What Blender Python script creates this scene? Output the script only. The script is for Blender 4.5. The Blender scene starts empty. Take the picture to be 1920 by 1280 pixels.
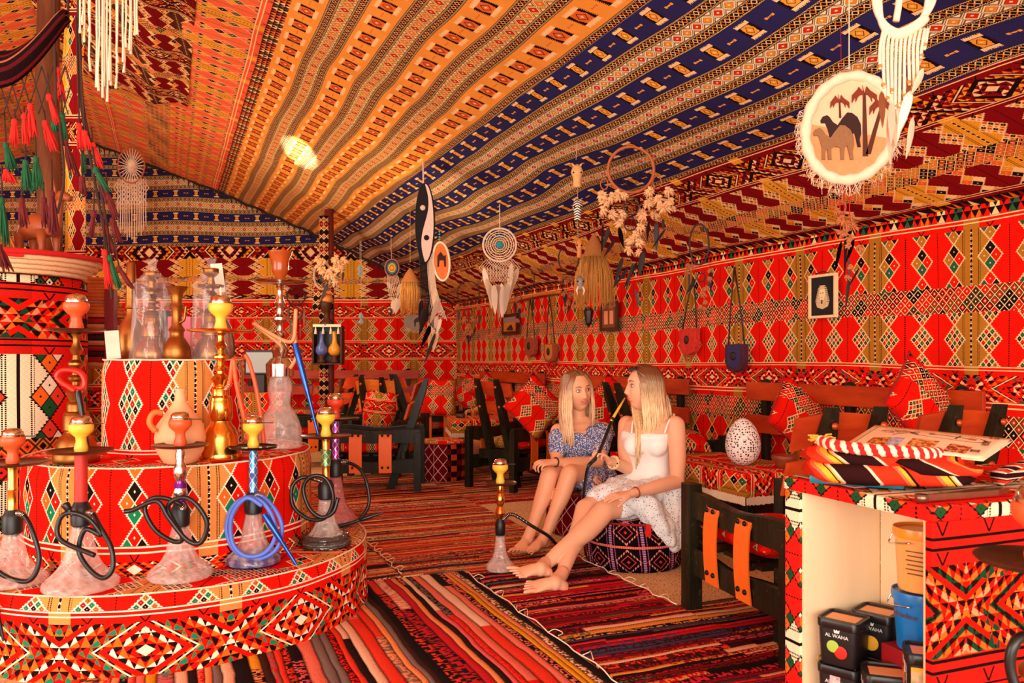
import bpy, bmesh, math, random
from math import sin, cos, pi, sqrt, atan2, radians, floor
from mathutils import Vector, Matrix, noise
random.seed(7)
sc = bpy.context.scene
COL = sc.collection

# ---------------------------------------------------------------- camera
CAMH, FPX, HZ = 1.1, 1500.0, 672.0
cd = bpy.data.cameras.new('camera'); cam = bpy.data.objects.new('camera', cd); COL.objects.link(cam)
cam.location = (0, 0, CAMH); cam.rotation_euler = (pi/2, 0, 0)
cd.sensor_width = 36; cd.lens = FPX/1920*36; cd.shift_y = (HZ-640)/1920
cd.clip_start = 0.05
cd.dof.use_dof = True; cd.dof.focus_distance = 4.3; cd.dof.aperture_fstop = 8.0
sc.camera = cam
# ---------------------------------------------------------------- light
sc.view_settings.view_transform = 'Standard'; sc.view_settings.look = 'None'
sc.view_settings.gamma = 1; sc.view_settings.use_curve_mapping = False
sc.view_settings.exposure = 0.30
w = bpy.data.worlds.new('world'); sc.world = w; w.use_nodes = True
bg = w.node_tree.nodes['Background']; bg.inputs[0].default_value = (1.0, .93, .84, 1); bg.inputs[1].default_value = 1.2
def area(name, loc, rot, size, size_y, power, colr):
    l = bpy.data.lights.new(name, 'AREA'); l.shape = 'RECTANGLE'; l.size = size; l.size_y = size_y
    l.energy = power; l.color = colr
    o = bpy.data.objects.new(name, l); COL.objects.link(o); o.location = loc; o.rotation_euler = rot
    return o
# daylight through the open mouth of the tent (behind the camera) and through the open left front
area('tent_mouth_daylight', (0.2, -4.6, 1.5), (radians(97), 0, 0), 8.0, 3.4, 560, (1, .93, .84))
area('side_opening_daylight', (-6.3, 0.0, 1.3), (radians(102), 0, radians(-48)), 3.4, 2.4, 150, (1, .92, .8))
def point(name, loc, power, r, colr):
    l = bpy.data.lights.new(name, 'POINT'); l.energy = power; l.shadow_soft_size = r; l.color = colr
    o = bpy.data.objects.new(name, l); COL.objects.link(o); o.location = loc
    return o

# ---------------------------------------------------------------- projection helpers (layout measured once in image pixels, placed in metres)
def W(px, py, Z):                       # image point at depth Z -> world
    return Vector(((px-960)/FPX*Z, Z, CAMH-(py-HZ)/FPX*Z))
def floorpt(px, py, h=0.0):
    Z = (CAMH-h)*FPX/(py-HZ); return Vector(((px-960)/FPX*Z, Z, h))
WA, WK, BZ = 4.08, 0.43, 11.32            # right wall: X = WA - WK*Y ; back wall at Y = BZ
WL = sqrt(1+WK*WK)
CAM_SCALE = 1.2                                # tent walls and roof scaled about the camera, cloth pattern with them
TOPH = 1.875                            # height of the wall cloth
def hs(s): return TOPH + .535*s - .0175*s*s
RIDGE = 5.22
def hv(h): return 1.1+(h-1.1)/CAM_SCALE        # height on the wall -> pattern row before the scale about the camera
def ceil_h(x, y):
    s = WA-WK*y-x
    if s <= RIDGE: return hs(max(s, 0))
    return hs(RIDGE) - .24*(s-RIDGE)
def ceil_hit(px, py):
    u = (px-960)/FPX; k = (HZ-py)/FPX
    Z = 1.0
    while Z < 11.3:
        if CAMH+k*Z > ceil_h(u*Z, Z): break
        Z += .01
    return Z

# ---------------------------------------------------------------- mesh helpers
def tag(o, label=None, cat=None, group=None, kind=None):
    if label: o['label'] = label
    if cat: o['category'] = cat
    if group: o['group'] = group
    if kind: o['kind'] = kind
    return o
def thing(name, label, cat, loc=(0, 0, 0), rz=0, group=None):
    o = bpy.data.objects.new(name, None); COL.objects.link(o); o.location = loc; o.rotation_euler = (0, 0, rz)
    o.empty_display_size = .05
    return tag(o, label, cat, group)
def obj(name, bm, mat, parent=None, smooth=False, loc=None, rot=None, sharp=None):
    me = bpy.data.meshes.new(name)
    if isinstance(bm, bmesh.types.BMesh):
        bm.to_mesh(me); bm.free()
    else: me = bm
    if smooth:
        me.polygons.foreach_set('use_smooth', [True]*len(me.polygons))
        if sharp: me.set_sharp_from_angle(angle=radians(sharp))
    mats = mat if isinstance(mat, (list, tuple)) else [mat]
    for m in mats: me.materials.append(m)
    o = bpy.data.objects.new(name, me); COL.objects.link(o)
    if parent: o.parent = parent
    if loc is not None: o.location = loc
    if rot is not None: o.rotation_euler = rot
    return o
def B(): return bmesh.new()
def add_box(bm, c, s, rz=0, M=None, bev=0, mi=0):
    m = Matrix.Translation(c) @ Matrix.Rotation(rz, 4, 'Z') @ Matrix.Diagonal((s[0], s[1], s[2], 1))
    if M is not None: m = M @ m
    b2 = bmesh.new(); r = bmesh.ops.create_cube(b2, size=1, matrix=m)
    if bev:
        bmesh.ops.bevel(b2, geom=b2.edges[:], offset=bev, segments=2, affect='EDGES', profile=.6)
    for f in b2.faces: f.material_index = mi
    me = bpy.data.meshes.new('t'); b2.to_mesh(me); b2.free(); bm.from_mesh(me); bpy.data.meshes.remove(me)
    return bm
def add_lathe(bm, prof, seg=24, M=None, flute=None, cap=True):
    """prof: list of (r, z); flute(r, z, a) -> r"""
    rings = []
    for r, z in prof:
        ring = []
        for i in range(seg):
            a = 2*pi*i/seg; rr = flute(r, z, a) if flute else r
            p = Vector((rr*cos(a), rr*sin(a), z)); ring.append(bm.verts.new(M @ p if M is not None else p))
        rings.append(ring)
    for a, b in zip(rings, rings[1:]):
        for i in range(seg):
            j = (i+1) % seg; bm.faces.new((a[i], a[j], b[j], b[i]))
    if cap:
        if prof[0][0] > 1e-5: bm.faces.new(rings[0][::-1])
        if prof[-1][0] > 1e-5: bm.faces.new(rings[-1])
    return bm
def frames(pts):
    out = []; n = len(pts); up = None
    for i in range(n):
        t = (pts[min(i+1, n-1)]-pts[max(i-1, 0)])
        if t.length < 1e-9: t = Vector((0, 0, 1))
        t.normalize()
        if up is None:
            up = t.cross(Vector((0, 0, 1)));
            if up.length < .1: up = t.cross(Vector((0, 1, 0)))
            up.normalize()
        else:
            up = up-t*up.dot(t)
            if up.length < 1e-6: up = t.orthogonal()
            up.normalize()
        out.append((t, up, t.cross(up)))
    return out
def add_tube(bm, pts, r, seg=8, cap=True, M=None):
    pts = [Vector(p) for p in pts]; fr = frames(pts); rings = []
    for i, (p, (t, a, b)) in enumerate(zip(pts, fr)):
        rr = r[i] if isinstance(r, (list, tuple)) else r
        ring = []
        for k in range(seg):
            an = 2*pi*k/seg; q = p+a*(rr*cos(an))+b*(rr*sin(an)); ring.append(bm.verts.new(M @ q if M is not None else q))
        rings.append(ring)
    for a, b in zip(rings, rings[1:]):
        for i in range(seg):
            j = (i+1) % seg; bm.faces.new((a[i], a[j], b[j], b[i]))
    if cap:
        bm.faces.new(rings[0][::-1]); bm.faces.new(rings[-1])
    return bm
def add_loft(bm, rings, cap=True, closed=True):
    rs = [[bm.verts.new(p) for p in r] for r in rings]; n = len(rs[0])
    for a, b in zip(rs, rs[1:]):
        for i in range(n if closed else n-1):
            j = (i+1) % n; bm.faces.new((a[i], a[j], b[j], b[i]))
    if cap and closed:
        bm.faces.new(rs[0][::-1]); bm.faces.new(rs[-1])
    return bm
def spl(pts, n=6):
    """catmull-rom through pts"""
    P = [Vector(p) for p in pts]; P = [P[0]*2-P[1]]+P+[P[-1]*2-P[-2]]; out = []
    for i in range(1, len(P)-2):
        for k in range(n):
            t = k/n; a, b, c, d = P[i-1], P[i], P[i+1], P[i+2]
            out.append(.5*((2*b)+(c-a)*t+(2*a-5*b+4*c-d)*t*t+(3*b-a-3*c+d)*t**3))
    out.append(P[-2]); return out
def prism(bm, outline, depth, M=None):
    """outline: 2D points in local XZ, extruded along Y by depth (centred)"""
    f = [bm.verts.new((x, -depth/2, z)) for x, z in outline]; b = [bm.verts.new((x, depth/2, z)) for x, z in outline]
    if M is not None:
        for v in f+b: v.co = M @ v.co
    n = len(f); bm.faces.new(f); bm.faces.new(b[::-1])
    for i in range(n):
        j = (i+1) % n; bm.faces.new((f[j], f[i], b[i], b[j]))
    return bm
def recalc(bm):
    bmesh.ops.recalc_face_normals(bm, faces=bm.faces[:]); return bm
def set_uv(o, fn):
    me = o.data; uv = me.uv_layers.new(name='UVMap')
    for l in me.loops:
        uv.data[l.index].uv = fn(me.vertices[l.vertex_index].co)
def box_uv(o, sc_=1.0, off=(0, 0)):
    me = o.data; uv = me.uv_layers.new(name='UVMap')
    for p in me.polygons:
        n = p.normal; ax = max(range(3), key=lambda i: abs(n[i]))
        for li in p.loop_indices:
            c = me.vertices[me.loops[li].vertex_index].co
            q = (c.y, c.z) if ax == 0 else ((c.x, c.z) if ax == 1 else (c.x, c.y))
            uv.data[li].uv = (q[0]*sc_+off[0], q[1]*sc_+off[1])
def dup(root, loc=None, rz=None, label=None, group=None):
    r = root.copy(); COL.objects.link(r)
    if loc is not None: r.location = loc
    if rz is not None: r.rotation_euler[2] = rz
    if label: r['label'] = label
    if group: r['group'] = group
    for ch in list(root.children):
        c = ch.copy(); COL.objects.link(c); c.parent = r
        for g in list(ch.children):
            d = g.copy(); COL.objects.link(d); d.parent = c
    return r

# ---------------------------------------------------------------- shader DSL
class N:
    def __init__(s, mat): s.t = mat.node_tree; s.cache = {}
    def m(s, op, *a, clamp=False):
        if all(isinstance(x, (int, float)) for x in a):
            pass
        n = s.t.nodes.new('ShaderNodeMath'); n.operation = op; n.use_clamp = clamp
        for i, x in enumerate(a):
            if isinstance(x, E): s.t.links.new(x.s, n.inputs[i])
            else: n.inputs[i].default_value = float(x)
        return E(s, n.outputs[0])
    def mix(s, f, a, b):                 # colours: tuples or sockets; f=1 -> b
        n = s.t.nodes.new('ShaderNodeMix'); n.data_type = 'RGBA'
        for sock, x in ((n.inputs[0], f), (n.inputs[6], a), (n.inputs[7], b)):
            if isinstance(x, E): s.t.links.new(x.s, sock)
            elif isinstance(x, (tuple, list)): sock.default_value = (*x[:3], 1)
            elif isinstance(x, (int, float)): sock.default_value = x
            else: s.t.links.new(x, sock)
        return n.outputs[2]
    def uv(s):
        n = s.t.nodes.new('ShaderNodeUVMap'); n.uv_map = 'UVMap'; sp = s.t.nodes.new('ShaderNodeSeparateXYZ')
        s.t.links.new(n.outputs[0], sp.inputs[0]); return E(s, sp.outputs[0]), E(s, sp.outputs[1])
    def objc(s):
        n = s.t.nodes.new('ShaderNodeTexCoord'); sp = s.t.nodes.new('ShaderNodeSeparateXYZ')
        s.t.links.new(n.outputs['Object'], sp.inputs[0]); return [E(s, sp.outputs[i]) for i in range(3)]
    def vec(s, x, y=0.0, z=0.0):
        n = s.t.nodes.new('ShaderNodeCombineXYZ')
        for i, a in enumerate((x, y, z)):
            if isinstance(a, E): s.t.links.new(a.s, n.inputs[i])
            else: n.inputs[i].default_value = a
        return n.outputs[0]
    def noise(s, v, scale, detail=2.0, rough=.5):
        n = s.t.nodes.new('ShaderNodeTexNoise'); n.inputs['Scale'].default_value = scale; n.inputs['Detail'].default_value = detail
        n.inputs['Roughness'].default_value = rough
        if v is not None: s.t.links.new(v, n.inputs['Vector'])
        return E(s, n.outputs[0])
    def white(s, *a):
        n = s.t.nodes.new('ShaderNodeTexWhiteNoise')
        if len(a) == 1: n.noise_dimensions = '1D'; s.t.links.new(a[0].s, n.inputs['W'])
        else: n.noise_dimensions = '3D'; s.t.links.new(s.vec(*a), n.inputs['Vector'])
        return E(s, n.outputs[0])
    def ramp(s, f, stops, const=True):
        n = s.t.nodes.new('ShaderNodeValToRGB'); r = n.color_ramp; r.interpolation = 'CONSTANT' if const else 'LINEAR'
        while len(r.elements) < len(stops): r.elements.new(.5)
        for e, (p, c) in zip(r.elements, stops): e.position = p; e.color = (*c[:3], 1)
        s.t.links.new(f.s, n.inputs[0]); return n.outputs[0]
    def pick(s, f, cols):               # f in 0..1
        k = len(cols); return s.ramp(f, [(i/k, c) for i, c in enumerate(cols)])
class E:
    def __init__(s, n, sock): s.n = n; s.s = sock
    def __add__(s, o): return s.n.m('ADD', s, o)
    __radd__ = __add__
    def __sub__(s, o): return s.n.m('SUBTRACT', s, o)
    def __rsub__(s, o): return s.n.m('SUBTRACT', o, s)
    def __mul__(s, o): return s.n.m('MULTIPLY', s, o)
    __rmul__ = __mul__
    def __truediv__(s, o): return s.n.m('DIVIDE', s, o)
    def __lt__(s, o): return s.n.m('LESS_THAN', s, o)
    def __gt__(s, o): return s.n.m('GREATER_THAN', s, o)
    def __abs__(s): return s.n.m('ABSOLUTE', s)
    def fl(s): return s.n.m('FLOOR', s)
    def fr(s): return s.n.m('FRACT', s)
    def mod(s, o): return s.n.m('FLOORED_MODULO', s, o)
    def sin(s): return s.n.m('SINE', s)
    def mn(s, o): return s.n.m('MINIMUM', s, o)
    def mx(s, o): return s.n.m('MAXIMUM', s, o)
    def pp(s, o): return s.n.m('PINGPONG', s, o)
def srgb(r, g, b):
    f = lambda c: (c/255/12.92) if c/255 <= .04045 else ((c/255+.055)/1.055)**2.4
    return (f(r), f(g), f(b))
def newmat(name):
    m = bpy.data.materials.new(name); m.use_nodes = True; return m, N(m), m.node_tree.nodes['Principled BSDF']
def lnk(n, a, b): n.t.links.new(a.s if isinstance(a, E) else a, b)
def finish_cloth(n, bs, col, u, v, relief=.0015, weave=420, rough=.9, height=None):
    """weave grain + soft cloth"""
    wv = ((u*weave).sin()*(v*weave*1.0).sin()*.5+.5)
    g = n.noise(n.vec(u, v), 6, 3)
    c2 = n.t.nodes.new('ShaderNodeHueSaturation'); c2.inputs['Saturation'].default_value = 1.0
    lnk(n, col, c2.inputs['Color']); lnk(n, (g-.5)*.35+.93+wv*.12, c2.inputs['Value'])
    lnk(n, c2.outputs[0], bs.inputs['Base Color'])
    bs.inputs['Roughness'].default_value = rough
    bs.inputs['Specular IOR Level'].default_value = .05
    h = wv*.5 + g*2.0
    if height is not None: h = h + height
    bp = n.t.nodes.new('ShaderNodeBump'); bp.inputs['Strength'].default_value = .6; bp.inputs['Distance'].default_value = relief
    lnk(n, h, bp.inputs['Height']); lnk(n, bp.outputs[0], bs.inputs['Normal'])
def plain(name, c, rough=.5, metal=0, spec=None, var=.12, nscale=30, bump=0, **kw):
    m, n, bs = newmat(name)
    tc = n.t.nodes.new('ShaderNodeTexCoord')
    g = n.noise(tc.outputs['Object'], nscale, 3)
    a = tuple(max(0, x*(1-var)) for x in c); b = tuple(min(1, x*(1+var)) for x in c)
    lnk(n, n.mix(g, a, b), bs.inputs['Base Color'])
    bs.inputs['Roughness'].default_value = rough; bs.inputs['Metallic'].default_value = metal
    if spec is not None: bs.inputs['Specular IOR Level'].default_value = spec
    if bump:
        bp = n.t.nodes.new('ShaderNodeBump'); bp.inputs['Distance'].default_value = bump
        lnk(n, g, bp.inputs['Height']); lnk(n, bp.outputs[0], bs.inputs['Normal'])
    for k, v in kw.items(): bs.inputs[k].default_value = v
    return m

# ---- sadu / kilim fabrics
CREAM = srgb(248, 206, 142); BLACK = srgb(28, 14, 12); RED = srgb(226, 22, 8); OCHRE = srgb(176, 112, 34); GREEN = srgb(40, 92, 60)
ORNG = srgb(232, 104, 30); MAROON = srgb(128, 12, 16); YEL = srgb(232, 158, 40); WHITE = srgb(252, 232, 196); NAVY = srgb(36, 34, 78)
PR = dict(panel=RED, ochre=OCHRE, line=CREAM, cells=(RED, OCHRE, BLACK, GREEN), lat=(RED, BLACK, srgb(90, 66, 30)), tri=(ORNG, RED, CREAM, RED, GREEN, RED), dark=BLACK, stripe=RED)
PY = dict(panel=MAROON, ochre=YEL, line=CREAM, cells=(CREAM, ORNG, YEL, BLACK), lat=(ORNG, BLACK, YEL), tri=(ORNG, MAROON, CREAM, BLACK, YEL, MAROON), dark=BLACK, stripe=MAROON)
PP = dict(panel=srgb(240, 108, 66), ochre=srgb(236, 158, 48), line=CREAM, cells=(srgb(240, 108, 66), YEL, BLACK, srgb(80, 92, 60)), lat=(ORNG, BLACK, YEL), tri=(srgb(226, 120, 80), srgb(150, 60, 40), CREAM, srgb(90, 80, 50), CREAM, ORNG), dark=srgb(60, 20, 12), stripe=srgb(240, 96, 60))
PT = dict(panel=RED, ochre=srgb(224, 140, 70), line=WHITE, cells=(RED, ORNG, BLACK, srgb(24, 130, 84)), lat=(RED, BLACK, srgb(30, 110, 70)), tri=(srgb(24, 130, 84), RED, ORNG, WHITE, RED, ORNG), dark=BLACK, stripe=RED)
PC = dict(ochre_stripe=srgb(196, 30, 18), panel=srgb(226, 30, 20), ochre=srgb(238, 224, 184), line=BLACK, cells=(srgb(220, 60, 40), ORNG, srgb(240, 220, 190), srgb(30, 80, 44)), lat=(srgb(200, 40, 30), ORNG, srgb(220, 120, 50)), tri=(ORNG, RED, srgb(210, 150, 100), ORNG, RED, srgb(20, 70, 40)), dark=BLACK, stripe=srgb(226, 30, 20))

def t_tall(n, u, w, P, hgt, pal, ncell, hw0=.052):
    """chains of patchwork lozenges between hourglass panels; w in 0..1 over height hgt (metres)"""
    q = u*(3/P); sgn = (q.fr()-.5)*(P/3); a = abs(sgn)
    wc = w-.5; d = abs(wc)
    hw = abs(d/.27-1)*(hw0*P/.5)
    panel_i = ((q+.5).fl()).mod(3); isoch = panel_i < .5
    edge = (P/6)-a                                    # distance from panel centre line
    c = n.mix(isoch, pal['panel'], pal['ochre'])
    # centre line of the panel
    dash = (w*(hgt/.022)).fr() < .5
    cl = n.mix(dash, pal['dark'], pal['line'])
    c = n.mix((edge < .0045)*isoch, c, cl)
    c = n.mix((edge < .0026)*((w*(hgt/.010)).fr() < .6), c, pal['dark'])
    c = n.mix(((abs(edge-.032) < .0022)+(abs(edge-.04) < .0015))*isoch*((w*(hgt/.006)).fr() < .7), c, pal['dark'])
    # lozenge cells
    A = sgn/(hw0*P/.5); Bv = wc/.27
    k = ncell/2
    ca = (A+Bv+4)*k; cb = (A-Bv+4)*k
    idx = (ca.fl()+cb.fl()*2).mod(4)/4+.05
    cc = n.pick(idx, pal['cells'])
    fa = abs(ca.fr()-.5); fb = abs(cb.fr()-.5); r = fa.mx(fb)
    cc = n.mix(r < (.16 if ncell > 2 else .07), cc, pal['dark'] if ncell > 2 else pal['line'])
    cc = n.mix(r < .06, cc, pal['line'])
    cc = n.mix(r > (.462 if ncell == 2 else .40), cc, pal['line'])
    c = n.mix(a < hw, c, cc)
    teeth = ((w*(hgt/.009)).fr() < .5)
    c = n.mix((abs(a-hw) < .0022)+(abs(a-hw-.002) < .0042)*teeth, c, pal['line'])
    return c
def t_lat(n, u, w, P, hgt, pal, cw=.042):
    ch = hgt/2.5
    ca = (u/cw+w*(hgt/ch)); cb = (u/cw-w*(hgt/ch))
    r = abs(ca.fr()-.5).mx(abs(cb.fr()-.5))
    idx = ((ca/3).fl()+(cb/2).fl()*2).mod(3)/3+.05
    c = n.pick(idx, pal['lat'])
    c = n.mix(r < .27, c, n.pick(((ca/3).fl()+(cb/2).fl()).mod(3)/3+.05, (pal['dark'], pal['lat'][0], pal['lat'][0])))
    c = n.mix(r < .11, c, pal['line'])
    return n.mix(r > .45, n.mix((r > .37)*.6, c, pal['dark']), pal['line'])
def t_kil(n, u, w, P, hgt, pal, rows=5):
    du = abs((u/P).fr()-.5)*2; dv = abs(w-.5)*2*(hgt/P)*1.5
    D = (du+dv)*9
    row = (w*rows); fv = row.fr()
    tri = abs((u/(P/16)+row.fl()*.5).fr()-.5)*2 < fv
    hsh = ((D.fl())*.37+row.fl()*.0+((u/(P/2)).fl())*.0).fr()
    ring = (D.fl()).mod(6)/6+.03
    alt = n.white(D.fl(), row.fl(), (u/(P/8)).fl())
    c = n.pick(ring, pal['tri'])
    c = n.mix(alt > .9, c, n.pick(alt, pal['tri']))
    c = n.mix(tri, c, n.mix(((D*.5).fr() < .5), pal['dark'], pal['tri'][1]))
    c = n.mix(D < 1.0, c, pal['line'])
    return n.mix(abs(D-5.5) < .16, c, pal['line'])
def t_tri(n, u, w, P, hgt, pal):
    row = w*3; tri = abs((u/(P/14)+row.fl()*.5).fr()-.5)*2 < row.fr()
    return n.mix(tri, n.pick(((u/P*2).fr()), pal['tri']), pal['dark'])
def t_str(n, u, w, P, hgt, pal):
    c = n.mix(abs((u/P+.5).fr()-.5) < .07, pal['stripe'], pal.get('ochre_stripe', pal['ochre']))
    f = abs((u*3/P).fr()-.5)*(P/3)
    fl_ = (abs(f-.018*w*2) < .003)*(w < .45)
    c = n.mix(fl_, c, pal['dark'])
    return n.mix((abs(w-.55) < .055)+(abs(w-.9) < .055), c, pal['line'])
def layout_fabric(n, u, v, lay, pal, P=.5):
    """lay: list of (v0, v1, type) in metres, types: T2, T4, L, K, R (triangles), S"""
    fn = dict(T2=lambda u, w, h: t_tall(n, u, w, P, h, pal, 2), T4=lambda u, w, h: t_tall(n, u, w, P, h, pal, 4),
              L=lambda u, w, h: t_lat(n, u, w, P, h, pal, P/12), K=lambda u, w, h: t_kil(n, u, w, P, h, pal),
              R=lambda u, w, h: t_tri(n, u, w, P, h, pal), S=lambda u, w, h: t_str(n, u, w, P, h, pal))
    types = {}
    for a, b, t in lay: types.setdefault(t, []).append((a, b))
    col = pal['stripe']
    for t, segs in types.items():
        # local coordinate: sum over segments of mask*(v-a)/(b-a)
        wl = None; msk = None
        for a, b in segs:
            m = (v > a)*(v < b); x = m*((v-a)*(1/(b-a)))
            wl = x if wl is None else wl+x; msk = m if msk is None else msk+m
        h = sum(b-a for a, b in segs)/len(segs)
        col = n.mix(msk, col, fn[t](u, wl, h))
    return col
def cloth_mat(name, lay, pal, P=.5, per=None, rough=.9, relief=.0012, swap=False, scale=1.0):
    m, n, bs = newmat(name); u, v = n.uv()
    if swap: u, v = v, u
    if scale != 1.0: u = u*scale; v = v*scale
    wob = n.noise(n.vec(u, v), 1.3, 2)
    v2 = v+(wob-.5)*.02; u2 = u+(wob-.5)*.012
    if per: v2 = v2.mod(per)
    # pixel-stepped weaving
    u2 = (u2/.0022).fl()*.0022
    col = layout_fabric(n, u2, v2, lay, pal, P)
    finish_cloth(n, bs, col, u, v, relief, rough=rough)
    return m
LAY_WALL = [(0, .0, 'S')]
def wall_layout():
    # heights of the hung cloth from image pixels, before scaling about the camera
    return [(1.70, 1.80, 'R'), (1.655, 1.70, 'S'), (1.414, 1.655, 'T2'), (1.302, 1.414, 'L'), (1.075, 1.302, 'T4'), (1.038, 1.075, 'S'),
            (.928, 1.038, 'K'), (.872, .928, 'S'), (.745, .872, 'L'), (.50, .745, 'T2'), (.42, .50, 'L'), (.2, .42, 'T4'), (.16, .2, 'S'), (0, .16, 'K')]
LAY_REP = [(0, .11, 'K'), (.11, .155, 'S'), (.155, .39, 'T4'), (.39, .50, 'L'), (.50, .74, 'T2'), (.74, .785, 'S')]   # repeat .785

def stripe_mat(name, ground, border, d_ground, c1, c2, motif, lay, T=.215, dark=BLACK):
    """long stripes: 'm' motif rows, 'b' zigzag borders, 'd' diamond rows. lay: (v0,v1,type)"""
    m, n, bs = newmat(name); u, v = n.uv()
    wob = n.noise(n.vec(u*.6, v*1.2), 1.6, 1)
    v2 = v+(wob-.5)*.05; u2 = (u/.003).fl()*.003
    col = ground; g = {}
    for a, b, t in lay: g.setdefault(t, []).append((a, b))
    def local(segs):
        wl = msk = None
        for a, b in segs:
            k = (v2 > a)*(v2 < b); x = k*((v2-a)*(1/(b-a)))
            wl = x if wl is None else wl+x; msk = k if msk is None else msk+k
        return wl, msk, sum(b-a for a, b in segs)/len(segs)
    # motifs
    w, k, h = local(g['m'])
    du = ((u2/T).fr()-.5)*T; dv = (w-.5)*h
    au = abs(du); av = abs(dv); hh = h*.38; hu = hh*1.0
    tu = ((u2/.008).fr() < .5)*.10; tv = ((dv/.008).fr() < .5)*.12
    bar = (av > hh*.62)*(av/hh < .90+tu)*(au < hu*.80)
    c = n.mix(bar, ground, CREAM)
    side = (av < hh*.62)*(au/hu > .60-av/hh*.25)*(au/hu < .80+tv)
    c = n.mix(side, c, dark)
    c = n.mix((av < hh*.56)*(au/hu < .58-av/hh*.2), c, motif)
    r = au/hu+av/hh
    c = n.mix(r < .44, c, dark); c = n.mix(r < .36, c, motif); c = n.mix(r < .13, c, CREAM)
    c = n.mix((abs(au-T*.42) < .006)*(av < .005)+(abs(au-T*.48) < .004)*(av < .003), c, motif)
    col = n.mix(k, col, c)
    # borders
    w, k, h = local(g['b'])
    zz = abs((u2/.05).fr()-.5)*2
    c = n.mix(abs((w-.5)*2) < .9, border, dark)
    tooth = ((u2/.009+w*3).fr() < .38)*(abs(w-.5) > .29)*(abs(w-.5) < .44)
    c = n.mix(tooth, n.mix(abs(w-.5) < .4, border, dark), CREAM)
    ww = (w-.5)*2/.5
    X = (abs(zz*2-1)-abs(ww)); X = abs(X)
    c = n.mix((abs(w-.5) < .25)*(X < .2), c, n.mix((u2/.05+.25).fr() < .5, CREAM, c2))
    c = n.mix((abs(w-.5) > .46), c, dark)
    col = n.mix(k, col, c)
    # diamonds
    w, k, h = local(g['d'])
    z = abs((u2/.065).fr()-.5)*2; r = z+abs(w-.5)*2
    cc = n.mix(((u2/.13).fr() < .5), c1, c2)
    c = n.mix(r < .78, d_ground, dark); c = n.mix(r < .70, c, cc); c = n.mix(r < .2, c, d_ground)
    c = n.mix((abs(r-1.08) < .07)+(abs(r-1.4) < .12), c, border)
    col = n.mix(k, col, c)
    finish_cloth(n, bs, col, u, v, .0012)
    return m
def rug_mat(name, cols, width=.028, speck=.5, seed=0.0, along=1.6):
    m, n, bs = newmat(name); u, v = n.uv()
    wob = n.noise(n.vec(u*1.5, v*3.0, seed), 2.2, 2)
    q = (v+(wob-.5)*.035+seed)/width
    q = q+(q*.9).sin()*.45
    i = q.fl(); f = q.fr()
    seg = (u/along+n.white(i)*7).fl()
    h1 = n.white(i, seg, seed); h2 = n.white(i, seg, seed+3.1); h3 = n.white(i, seg, seed+9.7)
    c = n.pick(h1, cols); c2 = n.pick(h2, cols)
    sp = n.white((u/.009).fl(), (q*3).fl(), 1.0) > .5
    c = n.mix(sp*(h3 < speck)*.9, c, c2)
    edge = abs(f-.5)*2
    c = n.mix((edge > .86)*.6, c, BLACK)
    dots = ((u/.012+i*.5).fr() < .35)*(edge > .7)
    c = n.mix(dots*.7, c, BLACK)
    fine = n.noise(n.vec(u*8, v*30), 9, 3)
    cc = n.t.nodes.new('ShaderNodeHueSaturation'); lnk(n, c, cc.inputs['Color']); lnk(n, fine*.7+.62, cc.inputs['Value'])
    lnk(n, cc.outputs[0], bs.inputs['Base Color']); bs.inputs['Roughness'].default_value = .95; bs.inputs['Specular IOR Level'].default_value = .1
    bp = n.t.nodes.new('ShaderNodeBump'); bp.inputs['Distance'].default_value = .006; bp.inputs['Strength'].default_value = .8
    lnk(n, (1-edge*edge)+fine*.5-dots*.3, bp.inputs['Height']); lnk(n, bp.outputs[0], bs.inputs['Normal'])
    return m
def wood_mat(name, a, b, rough=.45, ring=14, stretch=(1, 1, .12), wear=None):
    m, n, bs = newmat(name)
    tc = n.t.nodes.new('ShaderNodeTexCoord'); mp = n.t.nodes.new('ShaderNodeMapping'); mp.inputs['Scale'].default_value = stretch
    lnk(n, tc.outputs['Object'], mp.inputs[0])
    g = n.noise(mp.outputs[0], ring, 4, .6); g2 = n.noise(mp.outputs[0], ring*7, 3, .6)
    f = (g*12).sin()*.3+.35+g2*.5
    c = n.mix(f, a, b)
    if wear:
        k = n.noise(tc.outputs['Object'], 55, 4, .7); c = n.mix((k > .66)*.55, c, wear)
    lnk(n, c, bs.inputs['Base Color']); bs.inputs['Roughness'].default_value = rough; bs.inputs['Specular IOR Level'].default_value = .2
    bp = n.t.nodes.new('ShaderNodeBump'); bp.inputs['Distance'].default_value = .0012; lnk(n, f, bp.inputs['Height']); lnk(n, bp.outputs[0], bs.inputs['Normal'])
    return m
# ---------------------------------------------------------------- materials of the setting
M_WALL = cloth_mat('red_sadu_wall', wall_layout(), PR)
M_BACK = cloth_mat('red_sadu_back', [(1.72, 1.80, 'S'), (1.59, 1.72, 'K'), (1.56, 1.59, 'S'), (1.32, 1.56, 'T4'), (1.27, 1.32, 'S'), (1.11, 1.27, 'K'), (1.07, 1.11, 'S'), (.80, 1.07, 'T4'), (.70, .80, 'L'), (.45, .70, 'T2'), (.40, .45, 'S'), (.25, .40, 'K'), (0, .25, 'T4')], PR, P=.58)
M_BACKY = cloth_mat('maroon_sadu_back', [(2.27, 2.45, 'K'), (2.06, 2.27, 'T4'), (2.0, 2.06, 'L'), (1.84, 2.0, 'T4'), (1.79, 1.84, 'K')], PY, P=.95)
M_YEL = cloth_mat('maroon_yellow_sadu', [(-.1, .05, 'R'), (.05, .09, 'S'), (.09, .27, 'T2'), (.27, .37, 'L'), (.37, .55, 'T4'), (.55, .585, 'S'), (.585, .72, 'K'), (.72, .77, 'S')], PY, P=.5)
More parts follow.
